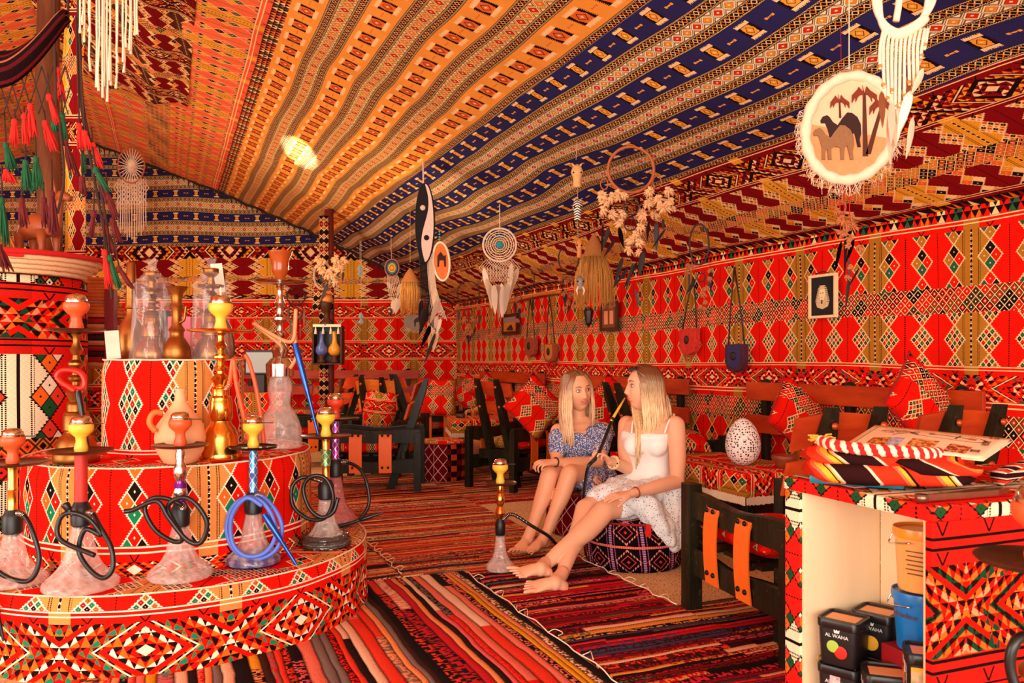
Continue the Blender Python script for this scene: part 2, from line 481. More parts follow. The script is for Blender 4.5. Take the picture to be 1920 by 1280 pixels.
M_PINK = cloth_mat('salmon_sadu', [(0, .10, 'R'), (.10, .17, 'S'), (.17, .50, 'T2'), (.50, .72, 'T2'), (.72, .95, 'L'), (.95, 1.3, 'T4'), (1.3, 1.36, 'S'), (1.36, 1.75, 'T2')], PP, P=.5)
M_DARKC = cloth_mat('dark_maroon_sadu', LAY_REP, dict(PY, panel=srgb(120, 10, 16), ochre=srgb(90, 40, 24), stripe=srgb(110, 14, 16)), P=.5, per=.785)
def stripes(v0, v1, n, mw, b, d, endb=True):
    tot = n*mw+(n-1)*(2*b+d)+b; k = (v1-v0)/tot; lay = []; x = v1
    for i in range(n):
        lay.append((x-mw*k, x, 'm')); x -= mw*k
        if i < n-1:
            lay += [(x-b*k, x, 'b'), (x-(b+d)*k, x-b*k, 'd'), (x-(2*b+d)*k, x-(b+d)*k, 'b')]; x -= (2*b+d)*k
        else: lay.append((v0, x, 'b'))
    return lay
M_BLUE = stripe_mat('navy_kilim', srgb(42, 38, 84), srgb(104, 76, 54), srgb(250, 226, 180), srgb(206, 44, 22), srgb(224, 140, 36), srgb(236, 158, 52), stripes(.78, 1.68, 4, .15, .06, .06))
M_ORNG = stripe_mat('orange_kilim', srgb(240, 154, 60), srgb(124, 82, 40), srgb(250, 206, 132), srgb(196, 40, 16), srgb(230, 120, 40), srgb(226, 104, 44), stripes(1.68, 3.02, 4, .16, .05, .07))
M_BLUEB = stripe_mat('navy_kilim_gable', srgb(40, 34, 76), srgb(96, 70, 50), srgb(240, 206, 150), srgb(190, 40, 20), srgb(214, 130, 36), srgb(226, 148, 50), stripes(2.40, 3.34, 4, .11, .06, .08)+stripes(3.34, 4.2, 4, .11, .06, .08), T=.24)

# ---------------------------------------------------------------- the room
def grid(name, nu, nv, fn, mat, uvfn=None, kind='structure', parent=None, thick=0):
    """fn(a,b) a,b in 0..1 -> (pos, (u,v))"""
    bm = B(); vs = []; uvs = {}
    for j in range(nv+1):
        row = []
        for i in range(nu+1):
            p, q = fn(i/nu, j/nv); v = bm.verts.new(p); row.append(v); uvs[v] = q
        vs.append(row)
    ul = bm.loops.layers.uv.new('UVMap')
    for j in range(nv):
        for i in range(nu):
            f = bm.faces.new((vs[j][i], vs[j][i+1], vs[j+1][i+1], vs[j+1][i]))
            for l in f.loops: l[ul].uv = uvs[l.vert]
    o = obj(name, bm, mat, parent, smooth=True)
    if thick:
        s = o.modifiers.new('thickness', 'SOLIDIFY'); s.thickness = thick; s.offset = 0
    if kind: o['kind'] = kind
    return o
def sm(x): return x*x*(3-2*x)
# floor
M_CONC = plain('jute_mat', srgb(206, 160, 104), .95, var=.35, nscale=60, bump=.004)
def mat_jute():
    m, n, bs = newmat('jute_floor'); u, v = n.uv()
    a = n.noise(n.vec(u*30, v*110), 1.0, 3, .6); b = n.noise(n.vec(u*130, v*40), 1.0, 3, .6); g = n.noise(n.vec(u, v), 2.5, 3)
    c = n.mix(a, srgb(214, 166, 108), srgb(255, 226, 170)); c = n.mix((b < .42)*.75, c, srgb(86, 62, 40)); c = n.mix(g*.5, c, srgb(214, 160, 100))
    lnk(n, c, bs.inputs['Base Color']); bs.inputs['Roughness'].default_value = .95
    bp = n.t.nodes.new('ShaderNodeBump'); bp.inputs['Distance'].default_value = .004; lnk(n, a+b, bp.inputs['Height']); lnk(n, bp.outputs[0], bs.inputs['Normal'])
    return m
grid('floor', 4, 4, lambda a, b: ((-7.5+13*a, -2.5+14.2*b, 0), (13*a, 12*b)), mat_jute())
# right wall: hung cloth, gently rippled
def fr_(a, b):
    y = -2.2+(BZ+2.26)*a; h = (TOPH+.04)*b
    t = (BZ-y)*WL; rip = .012*sin(t*5.1)+.007*sin(t*13+h*2)
    x = WA-WK*y+rip*(1-b)**.3
    return Vector((x, y, h)), (t/CAM_SCALE-.082, hv(h)+ .006*sin(t*1.7))
# right wall (ochre centre lines spaced from image pixel positions)
grid('wall_right', 220, 8, fr_, M_WALL)
YB = 1.1+(1.80-1.1)*CAM_SCALE; YC = 1.1+(2.42-1.1)*CAM_SCALE
def fb_(a, b):
    x = -7.4+(7.4-.765)*a; h = YB*b
    return Vector((x, BZ+.015*sin(x*4.1)*(1-b), h)), (x/CAM_SCALE, hv(h))
grid('wall_back', 160, 6, fb_, M_BACK)
def fb2(a, b):
    x = -7.4+(7.4-.765)*a; s = WA-WK*BZ-x; top = min(hs(max(s, 0)), YC+.01)
    h = YB+(max(top, YB+.001)-YB)*b
    return Vector((x, BZ-.01, h)), (x/CAM_SCALE, hv(h)+.02*sin(x*2))
grid('trim_1', 120, 4, fb2, M_BACKY)
def fb3(a, b):
    x = -7.4+(7.4-2.3)*a; top = ceil_h(x, BZ)
    h = YC+(max(top, YC+.001)-YC)*b
    return Vector((x, BZ-.02, h)), (x/CAM_SCALE, hv(h)+.012*sin(x*3))
grid('trim_2', 120, 6, fb3, M_BLUEB)
# left wall far out of view
def fl_(a, b):
    y = 2.6+(BZ-2.6)*a; return Vector((-7.4, y, 3.3*b)), (y, 3.3*b)
grid('wall_left', 20, 4, fl_, cloth_mat('red_sadu_left', LAY_REP, PR, per=.785))
# ceiling: cloth strips running parallel to the right wall
def ceil_strip(name, s0, s1, mat, sag=.03, y0=-2.0, nu=200, nv=14, v0=None, scl=1.0, ph=0, dz=0):
    L = s1-s0; s0 = s0*CAM_SCALE; L = L*CAM_SCALE
    def f(a, b):
        y = y0+(BZ+.02-y0)*a; s = s0+L*b; x = WA-WK*y-s
        rip = .018*sin(y*2.3+ph)*sin(pi*b)+.010*sin(y*5.1+s*3)*sin(pi*min(1, b*1.0))
        # tucks where the cloth is tied to the poles across the tent
        for yk in (3.2, 6.0, 8.6):
            rip += .022*math.exp(-((y-yk)/.2)**2)*(.35+.65*sin(pi*b))
        z = ceil_h(x, y)-sag*sin(pi*b)+rip+dz
        return Vector((x, y, z)), ((BZ-y)*WL/CAM_SCALE, v0+(s-s0)/CAM_SCALE*scl)
    return grid(name, nu, nv, f, mat)
ceil_strip('ceiling', 0.0, .64, M_YEL, v0=0, scl=1.2)
ceil_strip('ceiling.001', .63, 1.51, M_BLUE, v0=.78, scl=.9/.88, ph=1)
ceil_strip('ceiling.002', 1.50, 2.73, M_ORNG, v0=1.68, scl=1.34/1.23, ph=2)
ceil_strip('ceiling.003', 2.72, RIDGE/CAM_SCALE, M_PINK, v0=0, scl=1.07, ph=3)
ceil_strip('ceiling.004', RIDGE/CAM_SCALE-.01, 8.3, M_PINK, v0=.2, scl=1.0, ph=4, dz=0)
# rope with dangling fringe along the edge of roof and gable
bm = B(); pts = []
for i in range(160):
    x = -.84-(5.9)*i/159; pts.append(Vector((x, BZ-.06, ceil_h(x, BZ)-.03+.01*sin(i*.7))))
add_tube(bm, pts, .018, 6)
for i in range(0, 160, 2):
    p = pts[i]; L = .05+.05*random.random(); add_tube(bm, [p, p+Vector((.01*sin(i), 0, -L))], [.012, .004], 5)
tag(obj('trim_3', bm, plain('dark_rope', srgb(40, 20, 14), .9)), kind='structure')
# dark draped cloth under the ridge, upper left
def drape(a, b):
    y = 2.4+5.7*a; s = 3.88+1.35*b
    x = WA-WK*y-s; f = abs(b-.0); z = ceil_h(x, y)-.045-.10*sin(pi*b)+.028*sin((b*17+a*6)+3*sin(a*3))
    return Vector((x, y, z)), (s*1.1+a*.9, y*.8+b*.7)
o = grid('draped_ceiling_cloth', 90, 60, drape, M_DARKC, kind=None, thick=.003)
tag(o, 'dark maroon patterned cloth draped under the tent ridge, upper left', 'cloth')

# unseen spot added below, aimed up to make the sun patch on the roof
_lp = W(563, 285, ceil_hit(563, 285)); 
sl = bpy.data.lights.new('sun_patch_spot', 'SPOT'); sl.energy = 16000; sl.spot_size = radians(5.2); sl.spot_blend = .8; sl.shadow_soft_size = .02; sl.color = (.85, .92, 1)
so = bpy.data.objects.new('sun_patch_spot', sl); COL.objects.link(so); so.location = (-1.9, 3.6, 1.6)
so.rotation_euler = (_lp-so.location).to_track_quat('-Z', 'Y').to_euler()
# warm unseen fill lights added to brighten the depth of the tent
point('back_fill_light', (-2.8, 8.4, 1.9), 30, .12, (1, .78, .5))
point('middle_fill_light', (-1.2, 7.2, 1.9), 22, .12, (1, .8, .55))
point('left_fill_light', (-3.9, 6.0, 2.1), 26, .15, (1, .82, .6))  # added fill for the dark salmon roof cloth at the left
# ================================================================ furniture and textiles
M_DKW = wood_mat('dark_green_wood', srgb(14, 13, 8), srgb(40, 37, 22), .36, 10, (1, 1, .15), wear=srgb(120, 100, 60))
M_DKW2 = wood_mat('dark_brown_wood', srgb(40, 18, 10), srgb(84, 44, 24), .5, 10, (1, 1, .15))
M_RBD = wood_mat('red_stained_board', srgb(150, 34, 10), srgb(206, 74, 24), .42, 6, (.25, 1, 1))
M_OBD = wood_mat('orange_board', srgb(214, 96, 24), srgb(246, 148, 56), .45, 6, (.25, 1, 1))
M_LEA = plain('orange_leather', srgb(236, 104, 20), .5, var=.08, nscale=12, bump=.001)
M_BOLT = plain('iron_bolt', srgb(34, 30, 28), .4, metal=.7)
M_CBOLT = plain('copper_bolt', srgb(190, 80, 40), .35, metal=.6)
M_PLY = wood_mat('birch_plywood', srgb(232, 190, 140), srgb(250, 222, 178), .55, 3, (1, 1, .1))
M_SADU = cloth_mat('red_sadu_cloth', LAY_REP, PR, per=.785)
M_SADU_S = cloth_mat('red_sadu_small', LAY_REP, PR, per=.785, scale=1.4)
M_SADU_R = cloth_mat('red_sadu_turned', LAY_REP, PR, per=.785, swap=True)
M_TIER = cloth_mat('tier_sadu', [(0, .20, 'K'), (.20, .245, 'S'), (.245, .45, 'T4'), (.45, .47, 'S'), (.47, .70, 'T4')], PT, P=.56)
M_TIER2 = cloth_mat('tier_sadu_two', [(0, .055, 'K'), (.055, .115, 'S'), (.115, .43, 'T2')], PT, P=.52)
M_TIER3 = cloth_mat('tier_sadu_three', [(0, .04, 'S'), (.04, .41, 'T4')], PT, P=.52)
M_TIERT = cloth_mat('tier_sadu_top', LAY_REP, PT, per=.785, P=.52)
M_COL = cloth_mat('column_sadu', LAY_REP, PC, per=.785, scale=.52)
M_CNT = cloth_mat('counter_sadu', [(0, .33, 'T2'), (.33, .37, 'S'), (.37, .44, 'S'), (.44, .645, 'K'), (.645, .71, 'S'), (.71, .78, 'S')], dict(PC, ochre=srgb(236, 220, 180)), P=.42)
M_CNT2 = cloth_mat('counter_sadu_edge', [(0, .10, 'T2'), (.10, .2, 'T4'), (.2, .32, 'T2')], PC, P=.36, per=.32)
M_CNT2E = cloth_mat('counter_sadu_post', [(0, .10, 'T2'), (.10, .2, 'T4'), (.2, .32, 'T2')], PC, P=.36, per=.32, swap=True)
M_FRI = plain('cream_fringe', srgb(246, 222, 186), .9, var=.1, nscale=80)
M_BLK = plain('black_plastic', srgb(18, 17, 17), .45, var=.2)

# ---- rugs, laid square to the hung wall
OA = Vector((-.2475, 4.125, 0)); PA = Vector((.919, .395, 0)); PB = Vector((.395, -.919, 0))
def ab(a, b, h=0.0): q = OA+PA*a+PB*b; return Vector((q.x, q.y, h))
def rug(name, a0, a1, b0, b1, mat, along_a, label, z=.0, seed=0, fringe=()):
    bm = B(); ul = bm.loops.layers.uv.new('UVMap')
    na = max(4, int((a1-a0)/.05)); nb = max(4, int((b1-b0)/.05)); vs = []; uvs = {}
    for j in range(nb+1):
        row = []
        for i in range(na+1):
            a = a0+(a1-a0)*i/na; b = b0+(b1-b0)*j/nb
            ea = .010*noise.noise(Vector((b*5, seed, 1))) if i in (0, na) else 0
            eb = .012*noise.noise(Vector((a*5, seed, 2))) if j in (0, nb) else 0
            h = z+.012+.005*noise.noise(Vector((a*4, b*4, seed)))+.0035*sin((b if along_a else a)*2*pi/.05)
            v = bm.verts.new(ab(a+ea, b+eb, h)); row.append(v); uvs[v] = (a, b) if along_a else (b, a)
        vs.append(row)
    for j in range(nb):
        for i in range(na):
            f = bm.faces.new((vs[j][i], vs[j+1][i], vs[j+1][i+1], vs[j][i+1]))
            for l in f.loops: l[ul].uv = uvs[l.vert]
    r = bmesh.ops.extrude_edge_only(bm, edges=[e for e in bm.edges if e.is_boundary])
    for v in [g for g in r['geom'] if isinstance(g, bmesh.types.BMVert)]: v.co.z = max(.001, z+.001)
    recalc(bm)
    o = obj(name, bm, mat, None, smooth=True, sharp=50); tag(o, label, 'rug', None)
    for (fa0, fb0, fa1, fb1) in fringe:
        fb = B(); n = 26; pts = []
        for i in range(n+1):
            t = i/n; a = fa0+(fa1-fa0)*t; b = fb0+(fb1-fb0)*t
            pts.append(ab(a+.008*sin(i*1.7), b+.006*cos(i*2.3), z+.022+.004*sin(i*1.1)))
        add_tube(fb, pts, .0028, 5)
        for i in range(2, n, 4):
            p = pts[i]; fbp = [p, p+PA*.03+Vector((0, 0, .008)), p+PA*.05+PB*(.03*sin(i)), p+PA*.02+PB*.05]
            add_tube(fb, spl(fbp, 4), .002, 4)
        obj('fringe_cord', fb, M_FRI, o, smooth=True)
    return o
C_A = [srgb(216, 40, 22), srgb(150, 24, 20), srgb(240, 130, 70), srgb(244, 200, 150), srgb(60, 22, 16), srgb(226, 90, 44), srgb(196, 30, 24), srgb(238, 160, 60), srgb(110, 30, 24), srgb(236, 110, 96), srgb(96, 120, 96), srgb(210, 50, 30), srgb(34, 16, 14), srgb(246, 180, 130)]
C_B = [srgb(30, 18, 16), srgb(226, 24, 18), srgb(246, 196, 160), srgb(238, 120, 96), srgb(60, 30, 24), srgb(236, 96, 100), srgb(232, 160, 30), srgb(246, 206, 176), srgb(40, 22, 18), srgb(200, 30, 40), srgb(128, 110, 104), srgb(244, 150, 90), srgb(24, 16, 16), srgb(236, 60, 36)]
C_C = [srgb(196, 14, 30), srgb(40, 10, 14), srgb(226, 40, 60), srgb(120, 12, 24), srgb(236, 90, 100), srgb(60, 14, 18), srgb(206, 20, 36), srgb(244, 180, 140), srgb(90, 100, 70), srgb(230, 60, 30), srgb(26, 14, 16), srgb(150, 20, 36), srgb(236, 150, 60), srgb(70, 60, 90)]
R_A = rug_mat('rag_weave_orange', C_A, .017, .5, 1.0); R_A2 = rug_mat('rag_weave_orange_two', C_A, .017, .5, 6.0)
R_B = rug_mat('rag_weave_black_cream', C_B, .034, .35, 2.0, 2.2); R_C = rug_mat('rag_weave_crimson', C_C, .026, .6, 3.0, .9)
rug('rag_rug', -2.4, -.33, -3.6, -.005, R_A2, True, 'orange and red rag rug running beside the round tiered stand', seed=1)
rug('rag_rug', -.32, .72, -3.6, -.005, R_A, True, 'orange and red striped rag rug under the feet of the woman in the blue dress', seed=2, fringe=[(-.325, -.9, -.325, -.02)])
rug('rag_rug', .73, 1.75, -3.3, -1.75, R_A2, True, 'red rag rug in front of the chair behind the women', seed=5)
rug('rag_rug', -1.7, -.01, .005, 3.4, R_B, False, 'rag rug with bold black, cream and red stripes in the centre foreground', seed=3, fringe=[(-.02, .05, -.02, 1.9)])
rug('rag_rug', 0, .655, .005, 3.4, R_C, True, 'crimson rag rug under the feet of the woman in the white top', seed=4, fringe=[(.65, .0, .65, .95)])
rug('rag_rug', .66, 2.2, .93, 3.4, R_C, True, 'dark crimson rag rug in front of the near wooden chair', seed=6, z=.0)

# ---- cushions
def cushion_mesh(w, h, t, n=14):
    bm = B(); ul = bm.loops.layers.uv.new('UVMap')
    for sgn in (1, -1):
        vs = []
        for j in range(n+1):
            row = []
            for i in range(n+1):
                a = -1+2*i/n; b = -1+2*j/n
                pin = 1-.07*(1-abs(a)**2)*abs(b)**3-.07*(1-abs(b)**2)*abs(a)**3
                th = t/2*((1-a**4)*(1-b**4))**.55
                row.append(bm.verts.new((a*w/2*pin, -sgn*th, b*h/2*pin)))
            vs.append(row)
        for j in range(n):
            for i in range(n):
                q = (vs[j][i], vs[j][i+1], vs[j+1][i+1], vs[j+1][i])
                f = bm.faces.new(q if sgn > 0 else q[::-1])
                for l in f.loops: l[ul].uv = (l.vert.co.x+.3, l.vert.co.z+.38)
    bmesh.ops.remove_doubles(bm, verts=bm.verts[:], dist=.0004)
    return bm
def cushion(loc, size, rot, label, t=.13, mat=None, group=None, w=None):
    o = obj('cushion', cushion_mesh(w or size, size, t), mat or M_SADU, None, smooth=True)
    o.location = loc; o.rotation_euler = rot; tag(o, label, 'cushion', group)
    # piping as a part
    n = 40; pts = []; W_, H_ = (w or size)/2, size/2
    for i in range(n+1):
        a = 2*pi*i/n; c, s = cos(a), sin(a); r = 1/max(abs(c), abs(s)); x, y = c*r, s*r
        pin = 1-.07*(1-abs(x)**2)*abs(y)**3-.07*(1-abs(y)**2)*abs(x)**3
        pts.append((x*W_*pin, 0, y*H_*pin))
    bm = B(); add_tube(bm, pts, .005, 5, cap=False)
    obj('piping', bm, M_PIPE, o, smooth=True)
    return o
M_PIPE = plain('red_piping', srgb(150, 20, 14), .9)

# ---- chair: dark posts and rails, hanging leather straps, two curved back boards
def curved_board(w, h, thick, z, y, lean, bow=.05):
    bm = B(); n = 12; rings = []
    for i in range(n+1):
        t = -1+2*i/n; x = t*w/2; yy = y-bow*(t*t)*1.0+bow*.3; dz = -.02*(t*t)+.012*sin(t*4)
        e = .012
        rings.append([(x, yy-thick/2, z-h/2+dz), (x, yy+thick/2, z-h/2+dz), (x, yy+thick/2+lean*h, z+h/2+dz*.3-e*t*t), (x, yy-thick/2+lean*h, z+h/2+dz*.3-e*t*t)])
    add_loft(bm, rings); recalc(bm); return bm
def dome(bm, c, r, nrm, seg=10):
    q = Vector(nrm).normalized().to_track_quat('Z', 'Y').to_matrix().to_4x4()
    add_lathe(bm, [(r, 0), (r*.95, r*.3), (r*.7, r*.62), (r*.35, r*.8), (0.0001, r*.85)], seg, Matrix.Translation(c) @ q); return bm
def bow_rail(bm, x, y0, y1, z, hgt, thick):
    """rail with a sagging shaped upper edge"""
    n = 12; rings = []
    for i in range(n+1):
        t = i/n; y = y0+(y1-y0)*t; top = hgt/2-.018*sin(pi*t)+.006*sin(3*pi*t)
        rings.append([(x-thick/2, y, z-hgt/2), (x+thick/2, y, z-hgt/2), (x+thick/2, y, z+top-.006), (x+thick/2-.006, y, z+top), (x-thick/2+.006, y, z+top), (x-thick/2, y, z+top-.006)])
    add_loft(bm, rings); return recalc(bm)
def make_chair(label, hw=.232, D=.72, board=None, seat=True, group=None, boardw=.38):
    board = board or M_RBD
    t = thing('low_armchair', label, 'chair', group=group)
    y0, y1 = -D/2, D/2
    for s in (-1, 1):
        bm = B(); add_box(bm, (s*hw, y0, .2775), (.065, .075, .555), bev=.004); obj('front_post', bm, M_DKW, t)
        bm = B(); add_box(bm, (s*hw, y1, .25), (.05, .06, .50), bev=.004); obj('rear_post', bm, M_DKW, t)
        bm = B(); bow_rail(bm, s*hw, y0+.03, y1+.02, .470, .115, .038); obj('arm_rail', bm, M_DKW, t)
        bm = B(); bow_rail(bm, s*hw, y0+.03, y1-.02, .225, .115, .032); obj('lower_rail', bm, M_DKW, t)
        for k, yy in enumerate((-.14, .10)):
            # strap hangs outside both rails and curls over the top rail
            bm = B(); xo = s*(hw+.021); pr = []
            for i in range(13):
                u = i/12; z = .505-.335*u; bulge = .012*sin(pi*u)-.010*max(0, .12-u)/.12*2
                pr.append((xo+s*bulge, z))
            rings = []
            for x_, z_ in pr: rings.append([(x_-s*.002, yy-.052, z_), (x_+s*.004, yy-.052, z_), (x_+s*.004, yy+.052, z_), (x_-s*.002, yy+.052, z_)])
            add_loft(bm, rings); recalc(bm); st = obj('leather_strap', bm, M_LEA, t)
            for zz in (.475, .215):
                for dy in (-.024, .024): obj('bolt', dome(B(), (xo+s*.012, yy+dy, zz), .011, (s, 0, 0)), M_BOLT, st, smooth=True)
        bm = B(); lean = .30
        rings = []
        for i in range(10):
            u = i/9; z = .93*u; yb = y1-.24+.30*u; wz = .036+.004*sin(u*3)
            r = 1.0 if i < 8 else (.9 if i == 8 else .6)
            rings.append([(s*.10-wz*.7*r, yb-.032*r, z), (s*.10+wz*.7*r, yb-.032*r, z), (s*.10+wz*.7*r, yb+.032*r, z), (s*.10-wz*.7*r, yb+.032*r, z)])
        add_loft(bm, rings); recalc(bm)
        p = obj('back_post', bm, M_DKW, t)
        for zz in (.865, .70): obj('bolt', dome(B(), (s*.10, y1-.24+.30*zz/.93+.033, zz), .014, (0, 1, .1)), M_CBOLT, p, smooth=True)
    for z in (.85, .685):
        bm = curved_board(boardw, .115, .02, z, y1-.24+.30*z/.93-.055, .32, .05); obj('back_board', bm, board, t, smooth=True, sharp=40)
    bm = B(); add_box(bm, (0, y0+.02, .29), (2*hw-.05, .03, .08), bev=.003); add_box(bm, (0, y1-.12, .29), (2*hw-.05, .03, .08), bev=.003)
    for i in range(5): add_box(bm, (0, y0+.08+i*.105, .31), (2*hw-.02, .07, .015))
    obj('seat_frame', bm, M_DKW, t)
    if seat:
        c = obj('seat_cushion', cushion_mesh(2*hw-.03, D-.2, .12), M_SADU_S, t, smooth=True)
        c.rotation_euler = (pi/2, 0, 0); c.location = (0, -.08, .375)
    return t
CH = 'low wooden chairs with leather straps'
c0 = make_chair('near dark wooden chair with orange leather straps beside the cloth covered counter'); c0.location = (1.105, 3.22, 0); c0.rotation_euler[2] = pi+.263
dup(c0, (1.62, 3.37, 0), pi+.263, 'dark wooden chair with red back boards at the right edge, behind the blanket')
def Fp(px, Z, h=0): return Vector(((px-960)/FPX*Z, Z, h))
dup(c0, Fp(706, 6.75), -pi/2+.05, 'wooden chair seen side on with straps, left of the dark red pouf')
cO = make_chair('wooden chair with bright orange back boards and an upright drum-shaped cushion', board=M_OBD, seat=False); cO.location = Fp(730, 7.75); cO.rotation_euler[2] = pi-.25
dup(c0, Fp(806, 8.95), pi/2+.35, 'wooden chair with small straps at the left end of the fringed table')
dup(c0, Fp(967, 6.95), pi/2+.95, 'wooden chair with orange straps just behind the woman in the blue dress')
dup(c0, Fp(600, 8.3), -pi/2+.5, 'wooden chair with an orange board left of the post with two vases')
dup(c0, Fp(1000, 8.9), -pi/2-.5, 'wooden chair with red boards behind the big tilted cushion')
dup(c0, Fp(1245, 5.8), pi/2+.3, 'dark armchair against the wall behind the woman in the white top')

# ---- long wall benches
def make_bench(L, label):
    t = thing('wall_bench', label, 'bench')
    bm = B(); add_box(bm, (0, -.02, .16), (L, .50, .32), bev=.006); obj('base', bm, M_DKW2, t)
    bm = B(); add_box(bm, (0, -.03, .375), (L-.02, .50, .10), bev=.03); o = obj('seat_pad', bm, M_SADU_R, t); box_uv(o)
    n = max(2, int(L/.75)+1)
    for i in range(n):
        x = -L/2+.15+(L-.3)*i/(n-1); bm = B(); add_box(bm, (x, .26, .47), (.05, .05, .94), bev=.012)
        dome(bm, (x, .26, .935), .034, (0, 0, 1)); obj('back_post', bm, M_DKW, t)
    for z in (.88, .66):
        bm = B(); add_box(bm, (0, .225, z), (L, .022, .12), bev=.004); obj('back_board', bm, M_RBD, t)
    return t
WR = atan2(-1, WK)                   # bench back (local +y) against the right wall: outward normal of the wall
ang = atan2(-.395, .919)
def wall_bench_right(y, L, label):
    t = make_bench(L, label); x = WA-WK*y; nrm = Vector((.919, .395, 0))
    t.location = Vector((x, y, 0))-nrm*.30; t.rotation_euler[2] = atan2(.395, .919)-pi/2
    return t
wall_bench_right(4.75, 1.75, 'long wall bench with red back board along the right wall, behind the near table')
wall_bench_right(7.05, 1.9, 'long wall bench along the right wall behind the two women')
wall_bench_right(9.4, 1.9, 'long wall bench by the far right corner of the tent')
t = make_bench(2.1, 'wall bench along the back wall behind the fringed table'); t.location = (-2.35, BZ-.42, 0)
t = make_bench(2.1, 'wall bench along the back wall, left of the post with two vases'); t.location = (-4.55, BZ-.42, 0)

# ---- tables with fringed cloths
def make_table(w, d, h, label, cloth_label):
    t = thing('low_table', label, 'table')
    for sx in (-1, 1):
        for sy in (-1, 1):
            bm = B(); add_box(bm, (sx*(w/2-.08), sy*(d/2-.08), h/2-.015), (.05, .05, h-.03), bev=.004); obj('leg', bm, M_DKW, t)
    bm = B(); add_box(bm, (0, 0, h-.02), (w, d, .03), bev=.004); obj('table_top', bm, M_DKW2, t)
    bm = B(); add_box(bm, (0, 0, h-.048), (w+.01, d+.01, .125), bev=.02)
    cl = obj('tablecloth', bm, M_SADU_R); box_uv(cl, 1.0, (.2, .11-h)); tag(cl, cloth_label, 'tablecloth')
    bm = B()
    for sy in (-1, 1):
        n = int(w/.006)
        for i in range(n):
            x = -w/2+w*i/n; add_box(bm, (x, sy*(d/2+.008), h-.125), (.004, .004, .035+.012*random.random()))
    for sx in (-1, 1):
        n = int(d/.006)
        for i in range(n):
            y = -d/2+d*i/n; add_box(bm, (sx*(w/2+.008), y, h-.125), (.004, .004, .035+.012*random.random()))
    fr = obj('white_fringe', bm, M_FRI, cl); fr['kind'] = 'stuff'
    return t, cl
def place(objs, loc, rz):
    for o in objs: o.location = loc; o.rotation_euler[2] = rz
A1 = atan2(.395, .919)
tb, cl = make_table(.5, .85, .50, 'low table behind the woman in the white top', 'red patterned tablecloth with white fringe on the right table, under the speckled egg lamp'); place((tb, cl), (1.25, 4.55, 0), A1)
tb, cl = make_table(.85, .7, .50, 'low table in the middle of the far seating', 'red patterned tablecloth with white fringe on the far middle table'); place((tb, cl), (-.20, 7.95, 0), A1-.25)
# a small folded cloth corner / seat in front of the right table
def egg(loc, s, label):
    bm = B(); pr = []
    for i in range(25):
        a = pi*i/24; pr.append((max(.0001, .36*sin(a)*(1-.16*(-cos(a)))), .5-.5*cos(a)))
    add_lathe(bm, [(r*s, z*s) for r, z in pr], 40)
    m, n, bs = newmat('speckled_egg'); tc = n.t.nodes.new('ShaderNodeTexCoord'); vo = n.t.nodes.new('ShaderNodeTexVoronoi'); vo.inputs['Scale'].default_value = 75
    vo.inputs['Randomness'].default_value = .55; lnk(n, tc.outputs['Object'], vo.inputs['Vector'])
    lnk(n, n.mix(E(n, vo.outputs['Distance']) < .36, srgb(244, 226, 214), srgb(40, 22, 20)), bs.inputs['Base Color']); bs.inputs['Roughness'].default_value = .4
    bp = n.t.nodes.new('ShaderNodeBump'); bp.inputs['Distance'].default_value = .004; lnk(n, vo.outputs['Distance'], bp.inputs['Height']); lnk(n, bp.outputs[0], bs.inputs['Normal'])
    o = obj('egg_lamp', bm, m, None, smooth=True); o.location = loc; tag(o, label, 'lamp'); return o
egg((1.27, 4.40, .513), .26, 'white egg-shaped lamp pierced with dark holes on the right table')
egg((-.10, 7.85, .513), .21, 'pale egg-shaped lamp on the far middle table')
# clay bowl on the right table
bm = B(); add_lathe(bm, [(.03, 0), (.045, .01), (.062, .05), (.066, .07), (.060, .072), (.055, .05), (.02, .012)], 24)
o = obj('clay_bowl', bm, plain('painted_clay', srgb(140, 60, 26), .5, var=.5, nscale=50), None, smooth=True); o.location = (1.46, 4.28, .513); tag(o, 'small painted clay bowl near the corner of the right table', 'bowl')
# little camel figure on the far table
def camel(loc, s, label, col, rz=0, name='camel_figurine', donkey=False):
    bm = B()
    add_tube(bm, spl([(-.42, 0, .62), (-.2, 0, .70), (.0, 0, .72), (.25, 0, .68), (.42, 0, .62)], 4), [.10+.09*sin(pi*i/16) for i in range(17)], 10)
    if not donkey: add_lathe(bm, [(.18, .72), (.16, .84), (.09, .95), (.0001, 1.0)], 12)
    add_tube(bm, spl([(.38, 0, .62), (.58, 0, .62), (.66, 0, .85), (.70, 0, 1.05)], 4), [.10, .09, .085, .08, .07, .065, .06, .06, .055, .055, .055, .055, .055], 8)
    add_tube(bm, [(.64, 0, 1.06), (.74, 0, 1.10), (.88, 0, 1.06), (.97, 0, 1.02)], [.06, .075, .06, .045], 8)
    for sx, sy in ((-.36, -.1), (-.34, .1), (.34, -.1), (.36, .1)):
        add_tube(bm, [(sx, sy, .62), (sx+.02, sy, .35), (sx-.01, sy, .08), (sx+.03, sy, 0)], [.085, .045, .035, .05], 8)
    for sy in (-1, 1): add_tube(bm, [(.68, sy*.05, 1.1), (.66, sy*.08, 1.2 if not donkey else 1.32)], [.03, .008], 6)
    add_tube(bm, [(-.46, 0, .66), (-.54, 0, .5), (-.54, 0, .32)], [.02, .015, .02], 5)
    for v in bm.verts: v.co *= s
    o = obj(name, bm, col, None, smooth=True); o.location = loc; o.rotation_euler[2] = rz; tag(o, label, 'figurine'); return o
M_CLAYF = plain('carved_wood', srgb(196, 116, 46), .5, var=.3, nscale=40)
camel((-.33, 7.78, .513), .13, 'little brown camel figurine on the far middle table', M_CLAYF, 2.5)
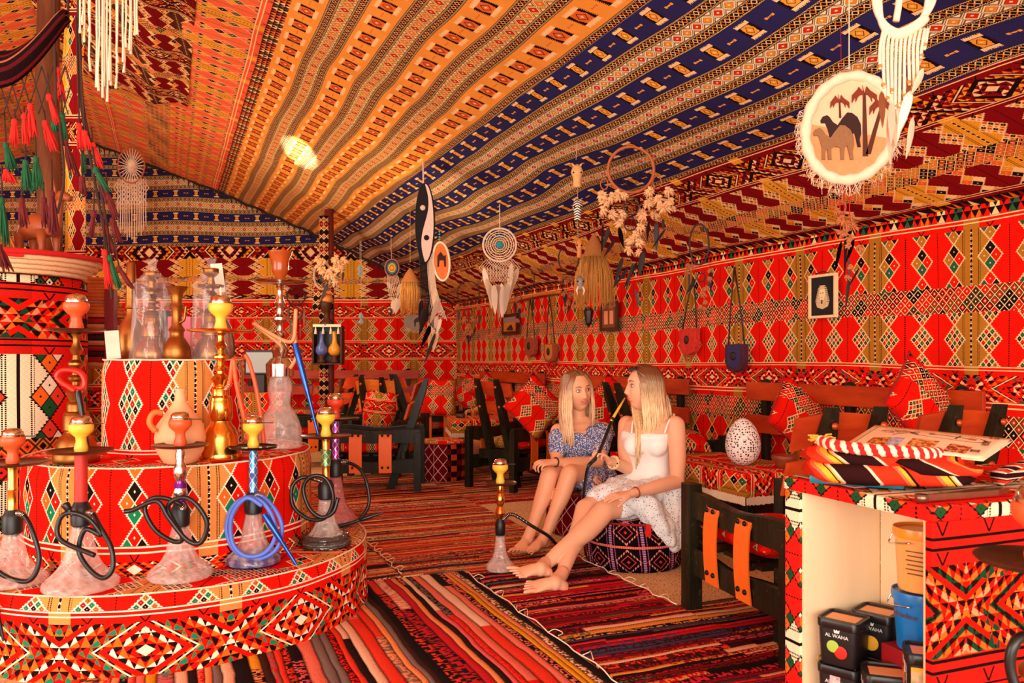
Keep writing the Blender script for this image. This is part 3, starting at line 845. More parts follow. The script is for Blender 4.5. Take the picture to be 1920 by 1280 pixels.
camel((-.42, 7.86, .513), .10, 'smaller carved figurine beside the camel on the far middle table', M_CLAYF, .5, donkey=True)
bm = B(); add_lathe(bm, [(.05, 0), (.055, .01), (.06, .03), (.05, .04)], 20)
o = obj('ashtray', bm, plain('dark_clay', srgb(80, 40, 24), .4), None, smooth=True); o.location = (-.50, 7.92, .513); tag(o, 'round dark clay ashtray on the far middle table', 'ashtray')

# ---- poufs
def make_pouf(r, h, mside, mtop, label, loc, rz=0):
    t = thing('pouf', label, 'pouf', loc, rz)
    bm = B(); ul = bm.loops.layers.uv.new('UVMap'); seg = 48
    prof = [(r*.90, 0), (r*.97, h*.08), (r*1.0, h*.3), (r*1.0, h*.62), (r*.97, h*.85), (r*.92, h*.95)]
    rings = []
    for k, (rr, z) in enumerate(prof):
        rings.append([bm.verts.new(((rr*(1+.012*sin(i*1.9+k)))*cos(2*pi*i/seg), rr*(1+.012*sin(i*1.9+k))*sin(2*pi*i/seg), z)) for i in range(seg)])
    for k in range(len(rings)-1):
        for i in range(seg):
            j = (i+1) % seg; f = bm.faces.new((rings[k][i], rings[k][j], rings[k+1][j], rings[k+1][i]))
            us = [i, i+1, i+1, i]; zs = [prof[k][1], prof[k][1], prof[k+1][1], prof[k+1][1]]
            for l, a, b in zip(f.loops, us, zs): l[ul].uv = (a*2*pi*r/seg, b)
    bm.faces.new(rings[0][::-1])
    obj('side', bm, mside, t, smooth=True, sharp=60)
    bm = B(); add_lathe(bm, [(r*.92, h*.95), (r*.80, h*1.0), (r*.5, h*1.03), (r*.0001+.0001, h*1.04)], seg)
    o = obj('top', bm, mtop, t, smooth=True); box_uv(o)
    bm = B(); pts = [(r*.935*cos(2*pi*i/48), r*.935*sin(2*pi*i/48), h*.955) for i in range(49)]; add_tube(bm, pts, .006, 6, cap=False); obj('seam_piping', bm, M_PIPE, t, smooth=True)
    return t
def mat_pouf_dark():
    m, n, bs = newmat('black_embroidered_cloth'); u, v = n.uv()
    u = u+v*.12
    a = (u/.17).fr(); b = (v/.15+.1).fr(); st = ((u+v*0)/.012).fr() < .5; st2 = (v/.012).fr() < .5
    c = srgb(16, 8, 10); pk = srgb(220, 130, 110); bl = srgb(60, 70, 150)
    ga = abs(a-.5)*2; gb = abs(b-.5)*2
    c = n.mix(ga > .90, c, n.mix(st2, pk, bl)); c = n.mix((ga > .72)*(ga < .78), c, n.mix(st2, srgb(210, 60, 30), bl))
    c = n.mix(gb > .92, c, n.mix(st, pk, srgb(210, 80, 60)))
    d = ga+gb; zz = abs(d-.8) < .07; c = n.mix(zz*(((ga*6).fr() < .6)), c, pk)
    c = n.mix((abs(d-.45) < .04), c, srgb(190, 60, 60)); c = n.mix((d < .12), c, srgb(200, 40, 30))
    finish_cloth(n, bs, c, u, v, .002); return m
def mat_pouf_red():
    m, n, bs = newmat('dark_red_embroidered_cloth'); u, v = n.uv()
    a = (u/.055).fl(); b = (v/.05).fl(); chk = (a+b).mod(2) > .5
    reg = ((u/.5).fr() > .25)*((u/.5).fr() < .72)
    c = n.mix(chk, srgb(96, 10, 14), srgb(28, 8, 10)); hot = ((a+b*2).mod(4) < .5)*((u/.012).fr() < .7)
    c = n.mix(hot, c, srgb(220, 70, 30))
    zz = abs(((u/.09).fr()-.5)*2)-abs(((v/.11).fr()-.5)*2); c2 = n.mix(abs(zz) < .07, srgb(110, 8, 18), srgb(220, 180, 170))
    c2 = n.mix(((u/.125).fr() < .04)*((v/.01).fr() < .5), c2, srgb(240, 220, 200))
    finish_cloth(n, bs, n.mix(reg, c2, c), u, v, .002); return m
M_PD = mat_pouf_dark(); M_PRD = mat_pouf_red()
pL = (.47, 5.12, 0); pR = (.66, 4.34, 0)
make_pouf(.27, .26, M_PD, M_PD, 'black embroidered pouf under the woman in the white top', pR, .4)
make_pouf(.25, .27, M_PRD, M_SADU_S, 'dark red pouf under the woman in the blue dress', pL)
make_pouf(.26, .36, M_PRD, M_SADU_S, 'dark red checked pouf standing free between the chairs', Fp(828, 7.3), 2.6)
bm = B(); add_box(bm, (0, -.275, .225), (.028, .012, .06), bev=.003); o = obj('red_tab', bm, plain('red_felt', srgb(214, 16, 10), .9)); o.location = pR; o.rotation_euler[2] = .12; tag(o, 'red cloth tab hanging on the black pouf', 'tab')

# ---- cushions placed
def cush(px, py, Z, size, tilt, turn, roll, label, **k):
    p = W(px, py, Z); return cushion(p, size, (tilt, roll, turn), label, **k)
cush(1003, 762, 6.45, .40, -.25, .25, .80, 'big red and brown cushion standing on its corner beside the woman in the blue dress')
cush(1146, 765, 6.0, .38, -.25, -.2, .7, 'red and brown cushion behind the two women, between their heads')
cush(1493, 778, 4.75, .36, -.3, .35, .65, 'red patterned cushion tilted on the right wall bench, left of the chair backs')
cush(1722, 752, 4.0, .36, -.25, .3, .75, 'patterned cushion with brown band between the two right chair backs')
cush(820, 745, 8.7, .42, -.2, .15, .03, 'square red and brown cushion standing left of the far table')
cush(882, 736, 9.6, .36, -.2, -.6, .5, 'brown and red cushion on the corner bench, turned to the left')
cush(915, 735, 9.3, .36, -.25, .4, .8, 'red cushion on its corner just left of the chair with red boards')
cush(672, 748, 10.7, .42, -.2, .2, .1, 'red cushion on the back bench right of the post with vases')
cush(612, 742, 10.75, .40, -.2, .1, .05, 'small red patterned cushion on the back bench behind the post')
cush(1290, 830, 5.3, .26, -1.2, .2, .1, 'small flat red cushion on the armchair behind the woman in the white top')
# upright drum cushion on the orange chair
bm = B(); add_lathe(bm, [(.10, -.19), (.145, -.16), (.155, 0), (.145, .15), (.10, .18), (.02, .19)], 30)
o = obj('round_cushion', bm, M_SADU_S, None, smooth=True); box_uv(o); o.location = W(712, 768, 7.45); o.rotation_euler = (0, .12, 0); tag(o, 'upright round red cushion on the chair with orange boards', 'cushion')

# ---- clay jar lying on the floor
bm = B(); add_lathe(bm, [(.0001, -.24), (.05, -.235), (.10, -.18), (.125, -.05), (.12, .06), (.09, .15), (.05, .20), (.045, .25), (.055, .27), (.045, .27), (.03, .2)], 28)
M_CLAY = plain('pale_clay', srgb(206, 140, 96), .7, var=.2, nscale=12, bump=.002)
o = obj('clay_jar', bm, M_CLAY, None, smooth=True); o.location = Fp(897, 7.6, .132); o.rotation_euler = (radians(62), 0, radians(-25)); o.location.z = .19; tag(o, 'pale clay jar leaning on the floor under the far table', 'jar')

# ================================================================ the round tiered stand
TC = Vector((-1.496, 3.55, 0)); TH = (.29, .69, 1.093); TR = (.84, .587, .29)
def tier(R, z0, z1, mat, mtop, parent, name, wav):
    bm = B(); ul = bm.loops.layers.uv.new('UVMap'); seg = 160; nz = 8; rows = []
    for k in range(nz+1):
        row = []; f = k/nz
        for i in range(seg):
            a = 2*pi*i/seg; r = R*(1+wav*(1-f)*(sin(a*17+1.3*sin(a*5))*.6+sin(a*31)*.3))
            if k == nz: r -= .012
            row.append(bm.verts.new((r*cos(a), r*sin(a), z0+(z1-z0)*f)))
        rows.append(row)
    for k in range(nz):
        for i in range(seg):
            j = (i+1) % seg; f = bm.faces.new((rows[k][i], rows[k][j], rows[k+1][j], rows[k+1][i]))
            for l, (a, b) in zip(f.loops, ((i, k), (i+1, k), (i+1, k+1), (i, k+1))):
                l[ul].uv = (a*2*pi*R/seg, (z1-z0)*b/nz)
    o1 = obj('cloth_side', bm, mat, parent, smooth=True)
    bm = B(); ul = bm.loops.layers.uv.new('UVMap'); rings = []
    for rr, dz in ((R-.012, -.0005), (R-.03, .004), (R*.75, .004), (R*.4, .004)):
        rings.append([bm.verts.new((rr*cos(2*pi*i/seg), rr*sin(2*pi*i/seg), z1+dz+(.002*sin(i*.9) if rr > R*.8 else 0))) for i in range(seg)])
    for a, b in zip(rings, rings[1:]):
        for i in range(seg): j = (i+1) % seg; bm.faces.new((a[i], a[j], b[j], b[i]))
    bm.faces.new(rings[-1])
    for f in bm.faces:
        for l in f.loops: l[ul].uv = (l.vert.co.x+.3, l.vert.co.y+.2)
    obj('cloth_top', bm, mtop, parent, smooth=True)
    bm = B(); pts = [((R-.006)*cos(2*pi*i/80), (R-.006)*sin(2*pi*i/80), z1+.002+.001*sin(i)) for i in range(81)]; add_tube(bm, pts, .0035, 5, cap=False)
    obj('hem', bm, M_FRI, parent, smooth=True)
    bm = B(); add_lathe(bm, [(R-.03, z0+.001), (R-.03, z1-.006)], 48); obj('drum', bm, M_DKW2, parent)
tt = thing('tiered_display_stand', 'round three-tier stand covered in red patterned cloth, full of water pipes', 'display stand', TC)
for i, (nm, m) in enumerate((('tier', M_TIER), ('tier', M_TIER2), ('tier', M_TIER3))):
    e = bpy.data.objects.new('tier', None); COL.objects.link(e); e.parent = tt
    tier(TR[i], (0.0, TH[0], TH[1])[i], TH[i], m, M_TIERT, e, nm, (.010, .008, .010)[i])
# column behind it, cloth covered
bm = B(); ul = bm.loops.layers.uv.new('UVMap'); seg = 64; CR = .46; rows = []
for k in range(5): rows.append([bm.verts.new((CR*cos(2*pi*i/seg), CR*sin(2*pi*i/seg), 1.55*k/4)) for i in range(seg)])
for k in range(4):
    for i in range(seg):
        j = (i+1) % seg; f = bm.faces.new((rows[k][i], rows[k][j], rows[k+1][j], rows[k+1][i]))
        for l, (a, b) in zip(f.loops, ((i, k), (i+1, k), (i+1, k+1), (i, k+1))): l[ul].uv = (a*2*pi*CR/seg+.36, 1.55*b/4+.30)
f = bm.faces.new(rows[-1])
for l in f.loops: l[ul].uv = (l.vert.co.x, l.vert.co.y)
CC = Vector((-2.96, 4.6, 0))
o = obj('cloth_covered_column', bm, M_COL, None, smooth=True, sharp=60); o.location = CC; tag(o, 'wide column wrapped in red, cream and orange patterned cloth at the left edge', 'column')

# ---- counter in the right foreground
CN = Vector((.92, 1.75, 0)); ct = thing('display_counter', 'low counter covered in red and black patterned cloth with an open plywood front', 'counter', CN, atan2(.939, -.345))
# local +x runs along the open face away from the camera, local -y runs to the right
CHh = .776; CL, CDp = .486, .78
def cbox(name, x0, x1, y0, y1, z0, z1, mat, bev=.004, uvo=(0, 0)):
    bm = B(); add_box(bm, ((x0+x1)/2, -(y0+y1)/2, (z0+z1)/2), (x1-x0, y1-y0, z1-z0), bev=bev); o = obj(name, bm, mat, ct); box_uv(o, 1, uvo); return o
cbox('covered_side', 0, .02, 0, CDp, 0, CHh-.035, M_CNT, .003, (.1, 0))
cbox('covered_side', CL-.062, CL, 0, CDp, 0, CHh-.035, M_CNT2E, .004, (.1, .03))
cbox('covered_top', -.004, CL+.004, -.004, CDp, CHh-.035, CHh, M_CNT2, .008, (.2, .12))
cbox('inner_panel', CL-.072, CL-.0625, .006, .265, 0, CHh-.036, M_PLY, .0005)
cbox('inner_panel', .0205, .03, .006, .265, 0, CHh-.036, M_PLY, .0005)
cbox('back_panel', .0305, CL-.0725, .266, .278, 0, CHh-.036, M_PLY, .0005)
cbox('base_panel', .0305, CL-.0725, .006, .265, .05, .065, M_PLY, .0005)
# ================================================================ water pipes
def glass(name, c=(1, 1, 1), rough=.05, bumpd=.0, alpha=None):
    m, n, bs = newmat(name)
    bs.inputs['Base Color'].default_value = (*c, 1); bs.inputs['Transmission Weight'].default_value = 1; bs.inputs['IOR'].default_value = 1.45; bs.inputs['Roughness'].default_value = rough
    tc = n.t.nodes.new('ShaderNodeTexCoord'); g = n.noise(tc.outputs['Object'], 60, 2)
    bp = n.t.nodes.new('ShaderNodeBump'); bp.inputs['Distance'].default_value = bumpd; bp.inputs['Strength'].default_value = .4
    lnk(n, g, bp.inputs['Height']); lnk(n, bp.outputs[0], bs.inputs['Normal']); return m
def cutglass(name, c, a0=.05):
    """thick pressed glass seen in a bright tent: mostly see-through, milky where it turns away"""
    m, n, bs = newmat(name); bs.inputs['Base Color'].default_value = (*c, 1); bs.inputs['Roughness'].default_value = .12; bs.inputs['Specular IOR Level'].default_value = 1.0
    lw = n.t.nodes.new('ShaderNodeLayerWeight'); lw.inputs[0].default_value = .45; tc = n.t.nodes.new('ShaderNodeTexCoord')
    vo = n.t.nodes.new('ShaderNodeTexVoronoi'); vo.inputs['Scale'].default_value = 38; lnk(n, tc.outputs['Object'], vo.inputs['Vector']); d = E(n, vo.outputs['Distance'])
    lnk(n, E(n, lw.outputs['Facing'])*.22+a0+d*.20, bs.inputs['Alpha'])
    bp = n.t.nodes.new('ShaderNodeBump'); bp.inputs['Distance'].default_value = .006; lnk(n, d, bp.inputs['Height']); lnk(n, bp.outputs[0], bs.inputs['Normal']); return m
M_GL = cutglass('clear_glass', srgb(250, 226, 214)); M_GB = cutglass('cobalt_glass', srgb(30, 30, 130), .35); M_GP = cutglass('pink_glass', srgb(230, 140, 140), .12); M_GD = cutglass('smoked_glass', srgb(50, 34, 26), .45)
M_RUB_R = plain('red_silicone', srgb(232, 62, 30), .45, var=.05); M_RUB_Y = plain('yellow_silicone', srgb(250, 196, 60), .45, var=.05); M_RUB_O = plain('orange_silicone', srgb(240, 90, 40), .45, var=.05)
M_CHR = plain('chrome', srgb(220, 214, 206), .14, metal=1, var=.05); M_GOLD = plain('gold_metal', srgb(236, 180, 84), .18, metal=1, var=.1); M_BRASS = plain('aged_brass', srgb(160, 104, 50), .42, metal=1, var=.35, nscale=25, bump=.002)
M_TRAY = plain('brown_tray', srgb(92, 54, 34), .3, metal=.6, var=.1); M_TRAYB = plain('black_tray', srgb(30, 26, 24), .35, metal=.5)
M_HB = plain('black_hose', srgb(22, 18, 18), .35, var=.1); M_HBL = plain('blue_hose', srgb(84, 116, 214), .45, var=.05); M_BLUEM = plain('blue_metal', srgb(40, 90, 190), .22, metal=.7); M_PURM = plain('purple_metal', srgb(140, 40, 170), .22, metal=.7)
M_REDST = plain('red_grip', srgb(196, 40, 24), .55, var=.1); M_HRED = plain('red_hose', srgb(226, 40, 24), .4); M_AMBW = plain('orange_wood', srgb(206, 120, 54), .3, var=.2)
def lattice_metal(name, c, line=(.9, .9, .9)):
    m, n, bs = newmat(name); x, y, z = n.objc()
    a = n.m('ARCTAN2', y, x)*(4/(2*pi)); h = z*26
    r = abs((h+a).fr()-.5).mn(abs((h-a).fr()-.5)); lnk(n, n.mix(r < .06, c, line), bs.inputs['Base Color']); bs.inputs['Metallic'].default_value = .6; bs.inputs['Roughness'].default_value = .25; return m
M_LBL = lattice_metal('blue_lattice_metal', srgb(70, 140, 220)); M_LPU = lattice_metal('purple_lattice_metal', srgb(170, 50, 180)); M_LGR = lattice_metal('green_lattice_metal', srgb(90, 150, 100), srgb(230, 210, 120))
def glass_base(bm, R, H, neck=.022, flutes=12, amp=.05, wall=.004, bell=True):
    o = [(R*.55, 0), (R*.95, .004), (R, .018), (R*.93, .034), (R*.62, H*.27), (R*.44, H*.42), (R*.36, H*.58), (neck*1.35, H*.78), (neck*1.1, H*.9), (neck*1.2, H)]
    if not bell: o = [(R*.6, 0), (R*.98, .004), (R, .03), (R*.97, H*.25), (R*.75, H*.42), (R*.48, H*.55), (neck*1.35, H*.75), (neck*1.1, H*.9), (neck*1.2, H)]
    P = spl([(r, 0, z) for r, z in o], 4); out = [(p.x, max(0, p.z)) for p in P]
    fl = lambda r, z, a: r*(1+amp*cos(flutes*a+z*14)*min(1, z/(H*.2))*(1 if z < H*.9 else 0))
    inn = [(max(.004, r-wall), z+(.008 if i < 4 else 0)) for i, (r, z) in enumerate(out)][::-1]
    add_lathe(bm, out+inn[:-1]+[(.0001, .012)], 48, flute=fl, cap=False)
    # close the underside
    add_lathe(bm, [(.0001, 0), (o[0][0], 0)], 48, cap=False)
    bmesh.ops.remove_doubles(bm, verts=bm.verts[:], dist=.00005); return recalc(bm)
def stemprof(z0, z1, kind):
    L = z1-z0
    P = lambda l: [(r, z0+L*t) for r, t in l]
    if kind == 'tube': return P([(.014, 0), (.019, .02), (.019, .10), (.0165, .12), (.0165, .46), (.018, .48), (.018, .52), (.0165, .54), (.0165, .93), (.013, .97), (.011, 1)])
    if kind == 'grip': return P([(.015, 0), (.021, .02), (.021, .95), (.014, .97), (.011, 1)])
    if kind == 'baroque': return P([(.03, 0), (.034, .03), (.024, .06), (.030, .11), (.040, .17), (.026, .23), (.015, .27), (.015, .31), (.028, .34), (.030, .37), (.016, .40), (.013, .46), (.020, .50), (.030, .53), (.030, .56), (.016, .60), (.013, .66), (.019, .70), (.024, .73), (.018, .77), (.013, .82), (.013, .90), (.019, .93), (.012, 1)])
    if kind == 'slim': return P([(.02, 0), (.024, .05), (.014, .1), (.012, .2), (.02, .26), (.012, .32), (.012, .42), (.022, .48), (.012, .54), (.011, .7), (.016, .76), (.011, .82), (.011, 1)])
    if kind == 'knots': return P([(.014, 0), (.018, .04), (.013, .1), (.02, .16), (.027, .26), (.02, .36), (.014, .42), (.022, .5), (.026, .58), (.02, .68), (.014, .74), (.018, .82), (.015, .9), (.012, 1)])
def pipe(name, loc, label, H=.62, R=.12, gb=.27, gm=None, stem='tube', sm_=None, tray_r=.10, tray=None, bowl=None, cap=True, bowl_s=1.0, hose=None, hosem=None, rz=0, metal_base=None, bell=True, stem2=None, candle=False, clay=None, neck=.022, foil=False, flutes=12, amp=.05, colm=None):
    t = thing(name, label, 'water pipe', loc, rz, None)
    bm = B()
    if metal_base:
        add_lathe(bm, [(.0001, 0), (R*.95, 0), (R, .008), (R*.98, .03), (R*.86, .05), (R*.84, gb*.35), (R*.70, gb*.48), (R*.5, gb*.56), (R*.48, gb*.60), (R*.55, gb*.63), (R*.55, gb*.90), (R*.5, gb*.93), (R*.52, gb*.96), (.03, gb)], 40)
        obj('base', bm, metal_base, t, smooth=True, sharp=40)
    else:
        glass_base(bm, R, gb, neck=neck, bell=bell, flutes=flutes, amp=amp); obj('glass_base', bm, gm or M_GL, t, smooth=True, sharp=70)
    bm = B(); add_lathe(bm, [(neck*.8, gb-.05), (neck*1.5, gb-.035), (neck*1.55, gb+.02), (neck*1.3, gb+.03), (neck*1.0, gb+.045)], 24); obj('collar', bm, colm or (M_BLK if not metal_base else metal_base), t, smooth=True, sharp=40)
    bt = .105*bowl_s                       # bowl + cap height
    zt = H-bt-(.02 if cap else 0)
    bm = B(); add_lathe(bm, stemprof(gb+.02, zt, stem), 24); obj('stem', bm, sm_ or M_CHR, t, smooth=True, sharp=35)
    if stem2:
        z0 = gb+.03+(zt-gb)*stem2[0]; z1 = gb+.03+(zt-gb)*stem2[1]; bm = B(); add_lathe(bm, [(.012, z0), (.021, z0+.004), (.020, (z0+z1)/2), (.023, z1-.004), (.012, z1)], 24); obj('stem_sleeve', bm, stem2[2], t, smooth=True, sharp=35)
    bm = B(); add_lathe(bm, [(.012, zt-.012), (tray_r*.5, zt-.014), (tray_r*.93, zt-.008), (tray_r, zt-.001), (tray_r*.97, zt+.001), (tray_r*.9, zt-.004), (tray_r*.5, zt-.009), (.012, zt-.007)], 40); obj('ash_tray_plate', bm, tray or M_TRAY, t, smooth=True, sharp=50)
    s = bowl_s; z = zt-.006
    if bowl:
        bm = B(); add_lathe(bm, [(.012*s, z), (.021*s, z), (.023*s, z+.012*s), (.017*s, z+.035*s), (.018*s, z+.05*s), (.033*s, z+.064*s), (.040*s, z+.074*s), (.041*s, z+.090*s), (.038*s, z+.096*s), (.030*s, z+.094*s), (.026*s, z+.08*s), (.0001, z+.078*s)], 28)
        b = obj('tobacco_bowl', bm, bowl, t, smooth=True, sharp=60)
        if cap:
            bm = B(); zz = z+.092*s; add_lathe(bm, [(.036*s, zz), (.037*s, zz+.010*s), (.034*s, zz+.012*s), (.033*s, zz+.022*s), (.026*s, zz+.030*s), (.012*s, zz+.034*s), (.0001, zz+.0345*s)], 24); 
            c = obj('charcoal_cap', bm, M_CHR, b, smooth=True, sharp=40)
            bm = B(); add_box(bm, (.055*s, 0, zz+.006*s), (.045*s, .010*s, .003*s), bev=.001); obj('cap_handle', bm, M_BLK, b)
        if candle:
            bm = B(); add_lathe(bm, [(.004, z+.09*s), (.004, z+.15*s), (.0001, z+.155*s)], 8); obj('wick_pin', bm, M_FRI, b)
    if clay:
        bm = B(); add_lathe(bm, [(.022, z), (.026, z+.03), (.036, z+.05), (.036, z+.06), (.04, z+.10), (.052, z+.13), (.054, z+.14), (.045, z+.14), (.03, z+.10), (.0001, z+.09)], 28); obj('clay_bowl', bm, clay, t, smooth=True, sharp=40)
    if hose:
        # hose: list of local points; first bit leaves the collar with a wire spring
        pts = spl(hose, 10); bm = B(); add_tube(bm, pts, .0085, 10); h = obj('hose', bm, hosem or M_HB, t, smooth=True)
        bm = B(); n = 9
        fr = frames(pts)
        sp = []
        for i in range(120):
            u = i/119*1.15; k = min(len(pts)-2, int(u*10)); f = u*10-k; p = pts[k]*(1-f)+pts[k+1]*f; tt_, a, b_ = fr[k]; an = i/119*2*pi*11
            sp.append(p+a*cos(an)*.0105+b_*sin(an)*.0105)
        add_tube(bm, sp, .0014, 4); obj('spring', bm, M_CHR, h, smooth=True)
    return t
def hung_loops(z, r=.085, dz=.11, side=1, yo=-.03, end=(.12, -.06, .20), n=2, start=(.03, -.01), wob=.02):
    pts = [(start[0]*side*.3, start[1], z), (.045*side, -.02, z+.01), (.10*side, yo, z+.02)]
    for k in range(n):
        c = (.03*side+k*wob, yo-.03-.012*k, z-dz*.15)
        for i in range(7):
            a = .3+2*pi*i/7; pts.append((c[0]+side*(r+.006*k)*cos(-a+.5), c[1]-.022*sin(a), c[2]-r*1.1*sin(a)))
    pts.append((end[0], end[1], end[2])); return pts
def onT(px, py, h):                       # stand on a tier of height h under image point
    Z = (CAMH-h)*FPX/(py-HZ); return Vector(((px-960)/FPX*Z, Z, h+.006))
T1, T2_, T3 = TH
def mouthpiece(parent, p0, p1, m, r=.009):
    bm = B(); p0, p1 = Vector(p0), Vector(p1); q = [p0+(p1-p0)*t for t in (0, .1, .12, .5, .55, .9, 1)]; add_tube(bm, q, [r, r*1.2, r*1.2, r, r*.7, r*.6, r*.4], 10); return obj('mouthpiece', bm, m, parent, smooth=True, sharp=50)
# front ring, left to right
p = pipe('water_pipe', (-1.785, 2.86, T1+.006), 'glass water pipe with orange bowl at the far left edge of the lower tier', H=.56, R=.11, gb=.22, stem='tube', sm_=M_GOLD, bowl=M_RUB_O, tray_r=.12,
         hose=[(.0, 0, .25), (.05, -.02, .25), (.10, -.05, .20), (.13, -.06, .10), (.10, -.07, .03), (.02, -.08, .05), (-.04, -.09, .12), (-.06, -.10, .22), (-.03, -.11, .15), (.0, -.115, .02)])
mouthpiece(p, (.0, -.115, .03), (.05, -.13, -.16), M_HB)
p = pipe('water_pipe', onT(152, 1106, T1), 'glass water pipe with red ribbed stem and yellow bowl, front left of lower tier', H=.61, R=.122, gb=.26, stem='grip', sm_=M_REDST, bowl=M_RUB_Y, tray_r=.108,
         hose=[(.0, 0, .265), (.05, -.02, .265), (.09, -.05, .23), (.14, -.07, .16), (.15, -.08, .09), (.12, -.085, .06), (.07, -.08, .09), (.03, -.07, .15), (.05, -.065, .22), (.10, -.06, .20), (.06, -.07, .26), (.0, -.08, .28), (-.03, -.085, .25), (-.02, -.09, .19), (.10, -.10, .14)])
mouthpiece(p, (-.015, -.075, .31), (.015, -.08, .27), M_HB, .012)
p = pipe('water_pipe', onT(338, 1086, T1), 'cut-glass water pipe with orange bowl and purple collar , middle of the lower tier', H=.615, R=.112, gb=.23, stem='knots', sm_=M_CHR, bowl=M_RUB_O, tray_r=.10, stem2=(-.02, .36, M_PURM),
         hose=[(.0, 0, .25), (.02, -.03, .27), (-.03, -.05, .30), (-.08, -.06, .30), (-.10, -.065, .26), (-.06, -.07, .19), (.01, -.075, .15), (.04, -.08, .17), (-.01, -.085, .27), (.04, -.09, .31), (.09, -.09, .29), (.13, -.085, .22), (.11, -.085, .15), (.06, -.09, .16), (.0, -.10, .24), (-.04, -.105, .30), (-.12, -.11, .27), (-.15, -.115, .265)])
p = pipe('water_pipe', onT(475, 1058, T1), 'water pipe with cobalt blue glass foot, blue lattice stem and coiled blue hose', H=.585, R=.105, gb=.235, gm=M_GL, stem='tube', sm_=M_LBL, bowl=M_RUB_Y, tray_r=.095, tray=M_TRAYB, hosem=M_HBL,
         hose=[(.0, 0, .26), (.04, -.03, .27), (.10, -.05, .22), (.13, -.06, .15), (.11, -.07, .07), (.04, -.075, .035), (-.04, -.075, .06), (-.08, -.07, .14), (-.06, -.065, .23), (.0, -.065, .27), (.06, -.07, .25), (.10, -.075, .19), (.11, -.08, .12), (.07, -.085, .06), (0, -.09, .05), (-.05, -.09, .10), (-.055, -.085, .2), (.0, -.085, .27), (.06, -.08, .24)])
bm = B(); add_lathe(bm, [(.0001, .0), (.10, .0), (.1065, .012), (.102, .030), (.075, .048), (.0001, .05)], 40); obj('blue_glass_foot', bm, M_GB, p, smooth=True)
mouthpiece(p, (.07, -.09, .21), (.20, -.11, .02), M_BLUEM, .011)
p = pipe('water_pipe', (-.80, 3.44, T1+.006), 'water pipe with dark ringed foot, gold and green stem and yellow bowl', H=.60, R=.098, gb=.24, gm=M_GL, stem='tube', sm_=M_GOLD, bowl=M_RUB_Y, tray_r=.11, stem2=(.3, .62, M_LGR),
         hose=[(.0, 0, .27), (-.04, -.03, .29), (-.09, -.05, .30), (-.13, -.06, .26), (-.12, -.07, .18), (-.05, -.08, .13), (.02, -.085, .14), (.05, -.085, .22), (.02, -.085, .30), (-.04, -.085, .31), (-.075, -.085, .26), (-.05, -.09, .18), (.0, -.09, .14), (.05, -.09, .16), (.07, -.08, .22)])
for i, (r, z) in enumerate(((.108, 0), (.104, .018), (.098, .034))):
    bm = B(); add_lathe(bm, [(r*.9, z), (r, z+.004), (r, z+.014), (r*.95, z+.017), (.0001, z+.0172)], 36); obj('dark_foot_ring', bm, M_GD, p, smooth=True, sharp=50)
p = pipe('water_pipe', (-.86, 3.90, T1+.006), 'water pipe with pink glass foot and purple lattice stem, right end of lower tier', H=.64, R=.105, gb=.27, gm=M_GP, stem='tube', sm_=M_LPU, bowl=M_RUB_R, tray_r=.115, tray=M_TRAYB,
         hose=[(.0, 0, .29), (.05, 0, .30), (.12, -.02, .27), (.16, -.04, .20), (.17, -.05, .10), (.12, -.06, .03), (.04, -.08, .01), (-.03, -.10, .015), (.04, -.12, .012), (.14, -.11, .04)])
mouthpiece(p, (.14, -.11, .04), (.25, -.11, .075), M_HB, .010)
# second tier
p = pipe('water_pipe', (-1.71, 3.14, T2_+.006), 'orange banded water pipe with brass foot at the left of the middle tier', H=.66, R=.085, gb=.20, metal_base=M_BRASS, stem='baroque', sm_=M_BRASS, bowl=M_RUB_O, tray_r=.105, bowl_s=1.15,
         hosem=M_HRED, hose=[(.0, 0, .26), (.03, -.03, .28), (.06, -.05, .33), (.03, -.06, .36), (-.03, -.06, .35), (-.02, -.065, .31), (.05, -.07, .29), (.07, -.07, .31), (.05, -.07, .35), (-.01, -.075, .36), (-.03, -.08, .33), (.04, -.085, .28)])
mouthpiece(p, (.05, -.08, .28), (.10, -.10, .06), M_HB, .010)
p = pipe('water_pipe', (-1.165, 3.20, T2_+.006), 'tall gold water pipe with yellow bowl on the middle tier', H=.66, R=.082, gb=.26, metal_base=M_GOLD, stem='baroque', sm_=M_GOLD, bowl=M_RUB_Y, tray_r=.13, tray=M_GOLD, bowl_s=1.15, cap=True, candle=True,
         hosem=M_RUB_O, hose=[(.0, 0, .27), (.04, -.02, .30), (.06, -.03, .40), (.07, -.02, .30), (.10, 0, .14), (.12, .02, .03), (.15, .04, .02), (.155, .05, .08), (.13, .05, .26), (.10, .05, .38), (.08, .05, .42)])
p = pipe('water_pipe', (-1.05, 3.62, T2_+.006), 'large silver water pipe with brown clay bowl on the middle tier', H=.86, R=.098, gb=.36, gm=M_GL, stem='baroque', sm_=M_CHR, bowl=None, tray_r=.115, tray=M_CHR, cap=False, clay=plain('glazed_brown_clay', srgb(170, 74, 24), .15, var=.3), bell=False, neck=.040, flutes=4, amp=.01, colm=M_CHR,
         hosem=plain('tan_hose', srgb(222, 150, 96), .5), hose=[(.0, 0, .42), (.02, -.05, .46), (-.05, -.06, .52), (-.10, -.06, .56), (-.03, -.075, .52), (.05, -.07, .48), (.08, -.06, .50), (.085, -.05, .62), (.08, -.05, .50), (.09, -.05, .42), (.06, -.05, .36)])
mouthpiece(p, (.085, -.06, .47), (.20, -.10, .06), M_BLUEM, .012)
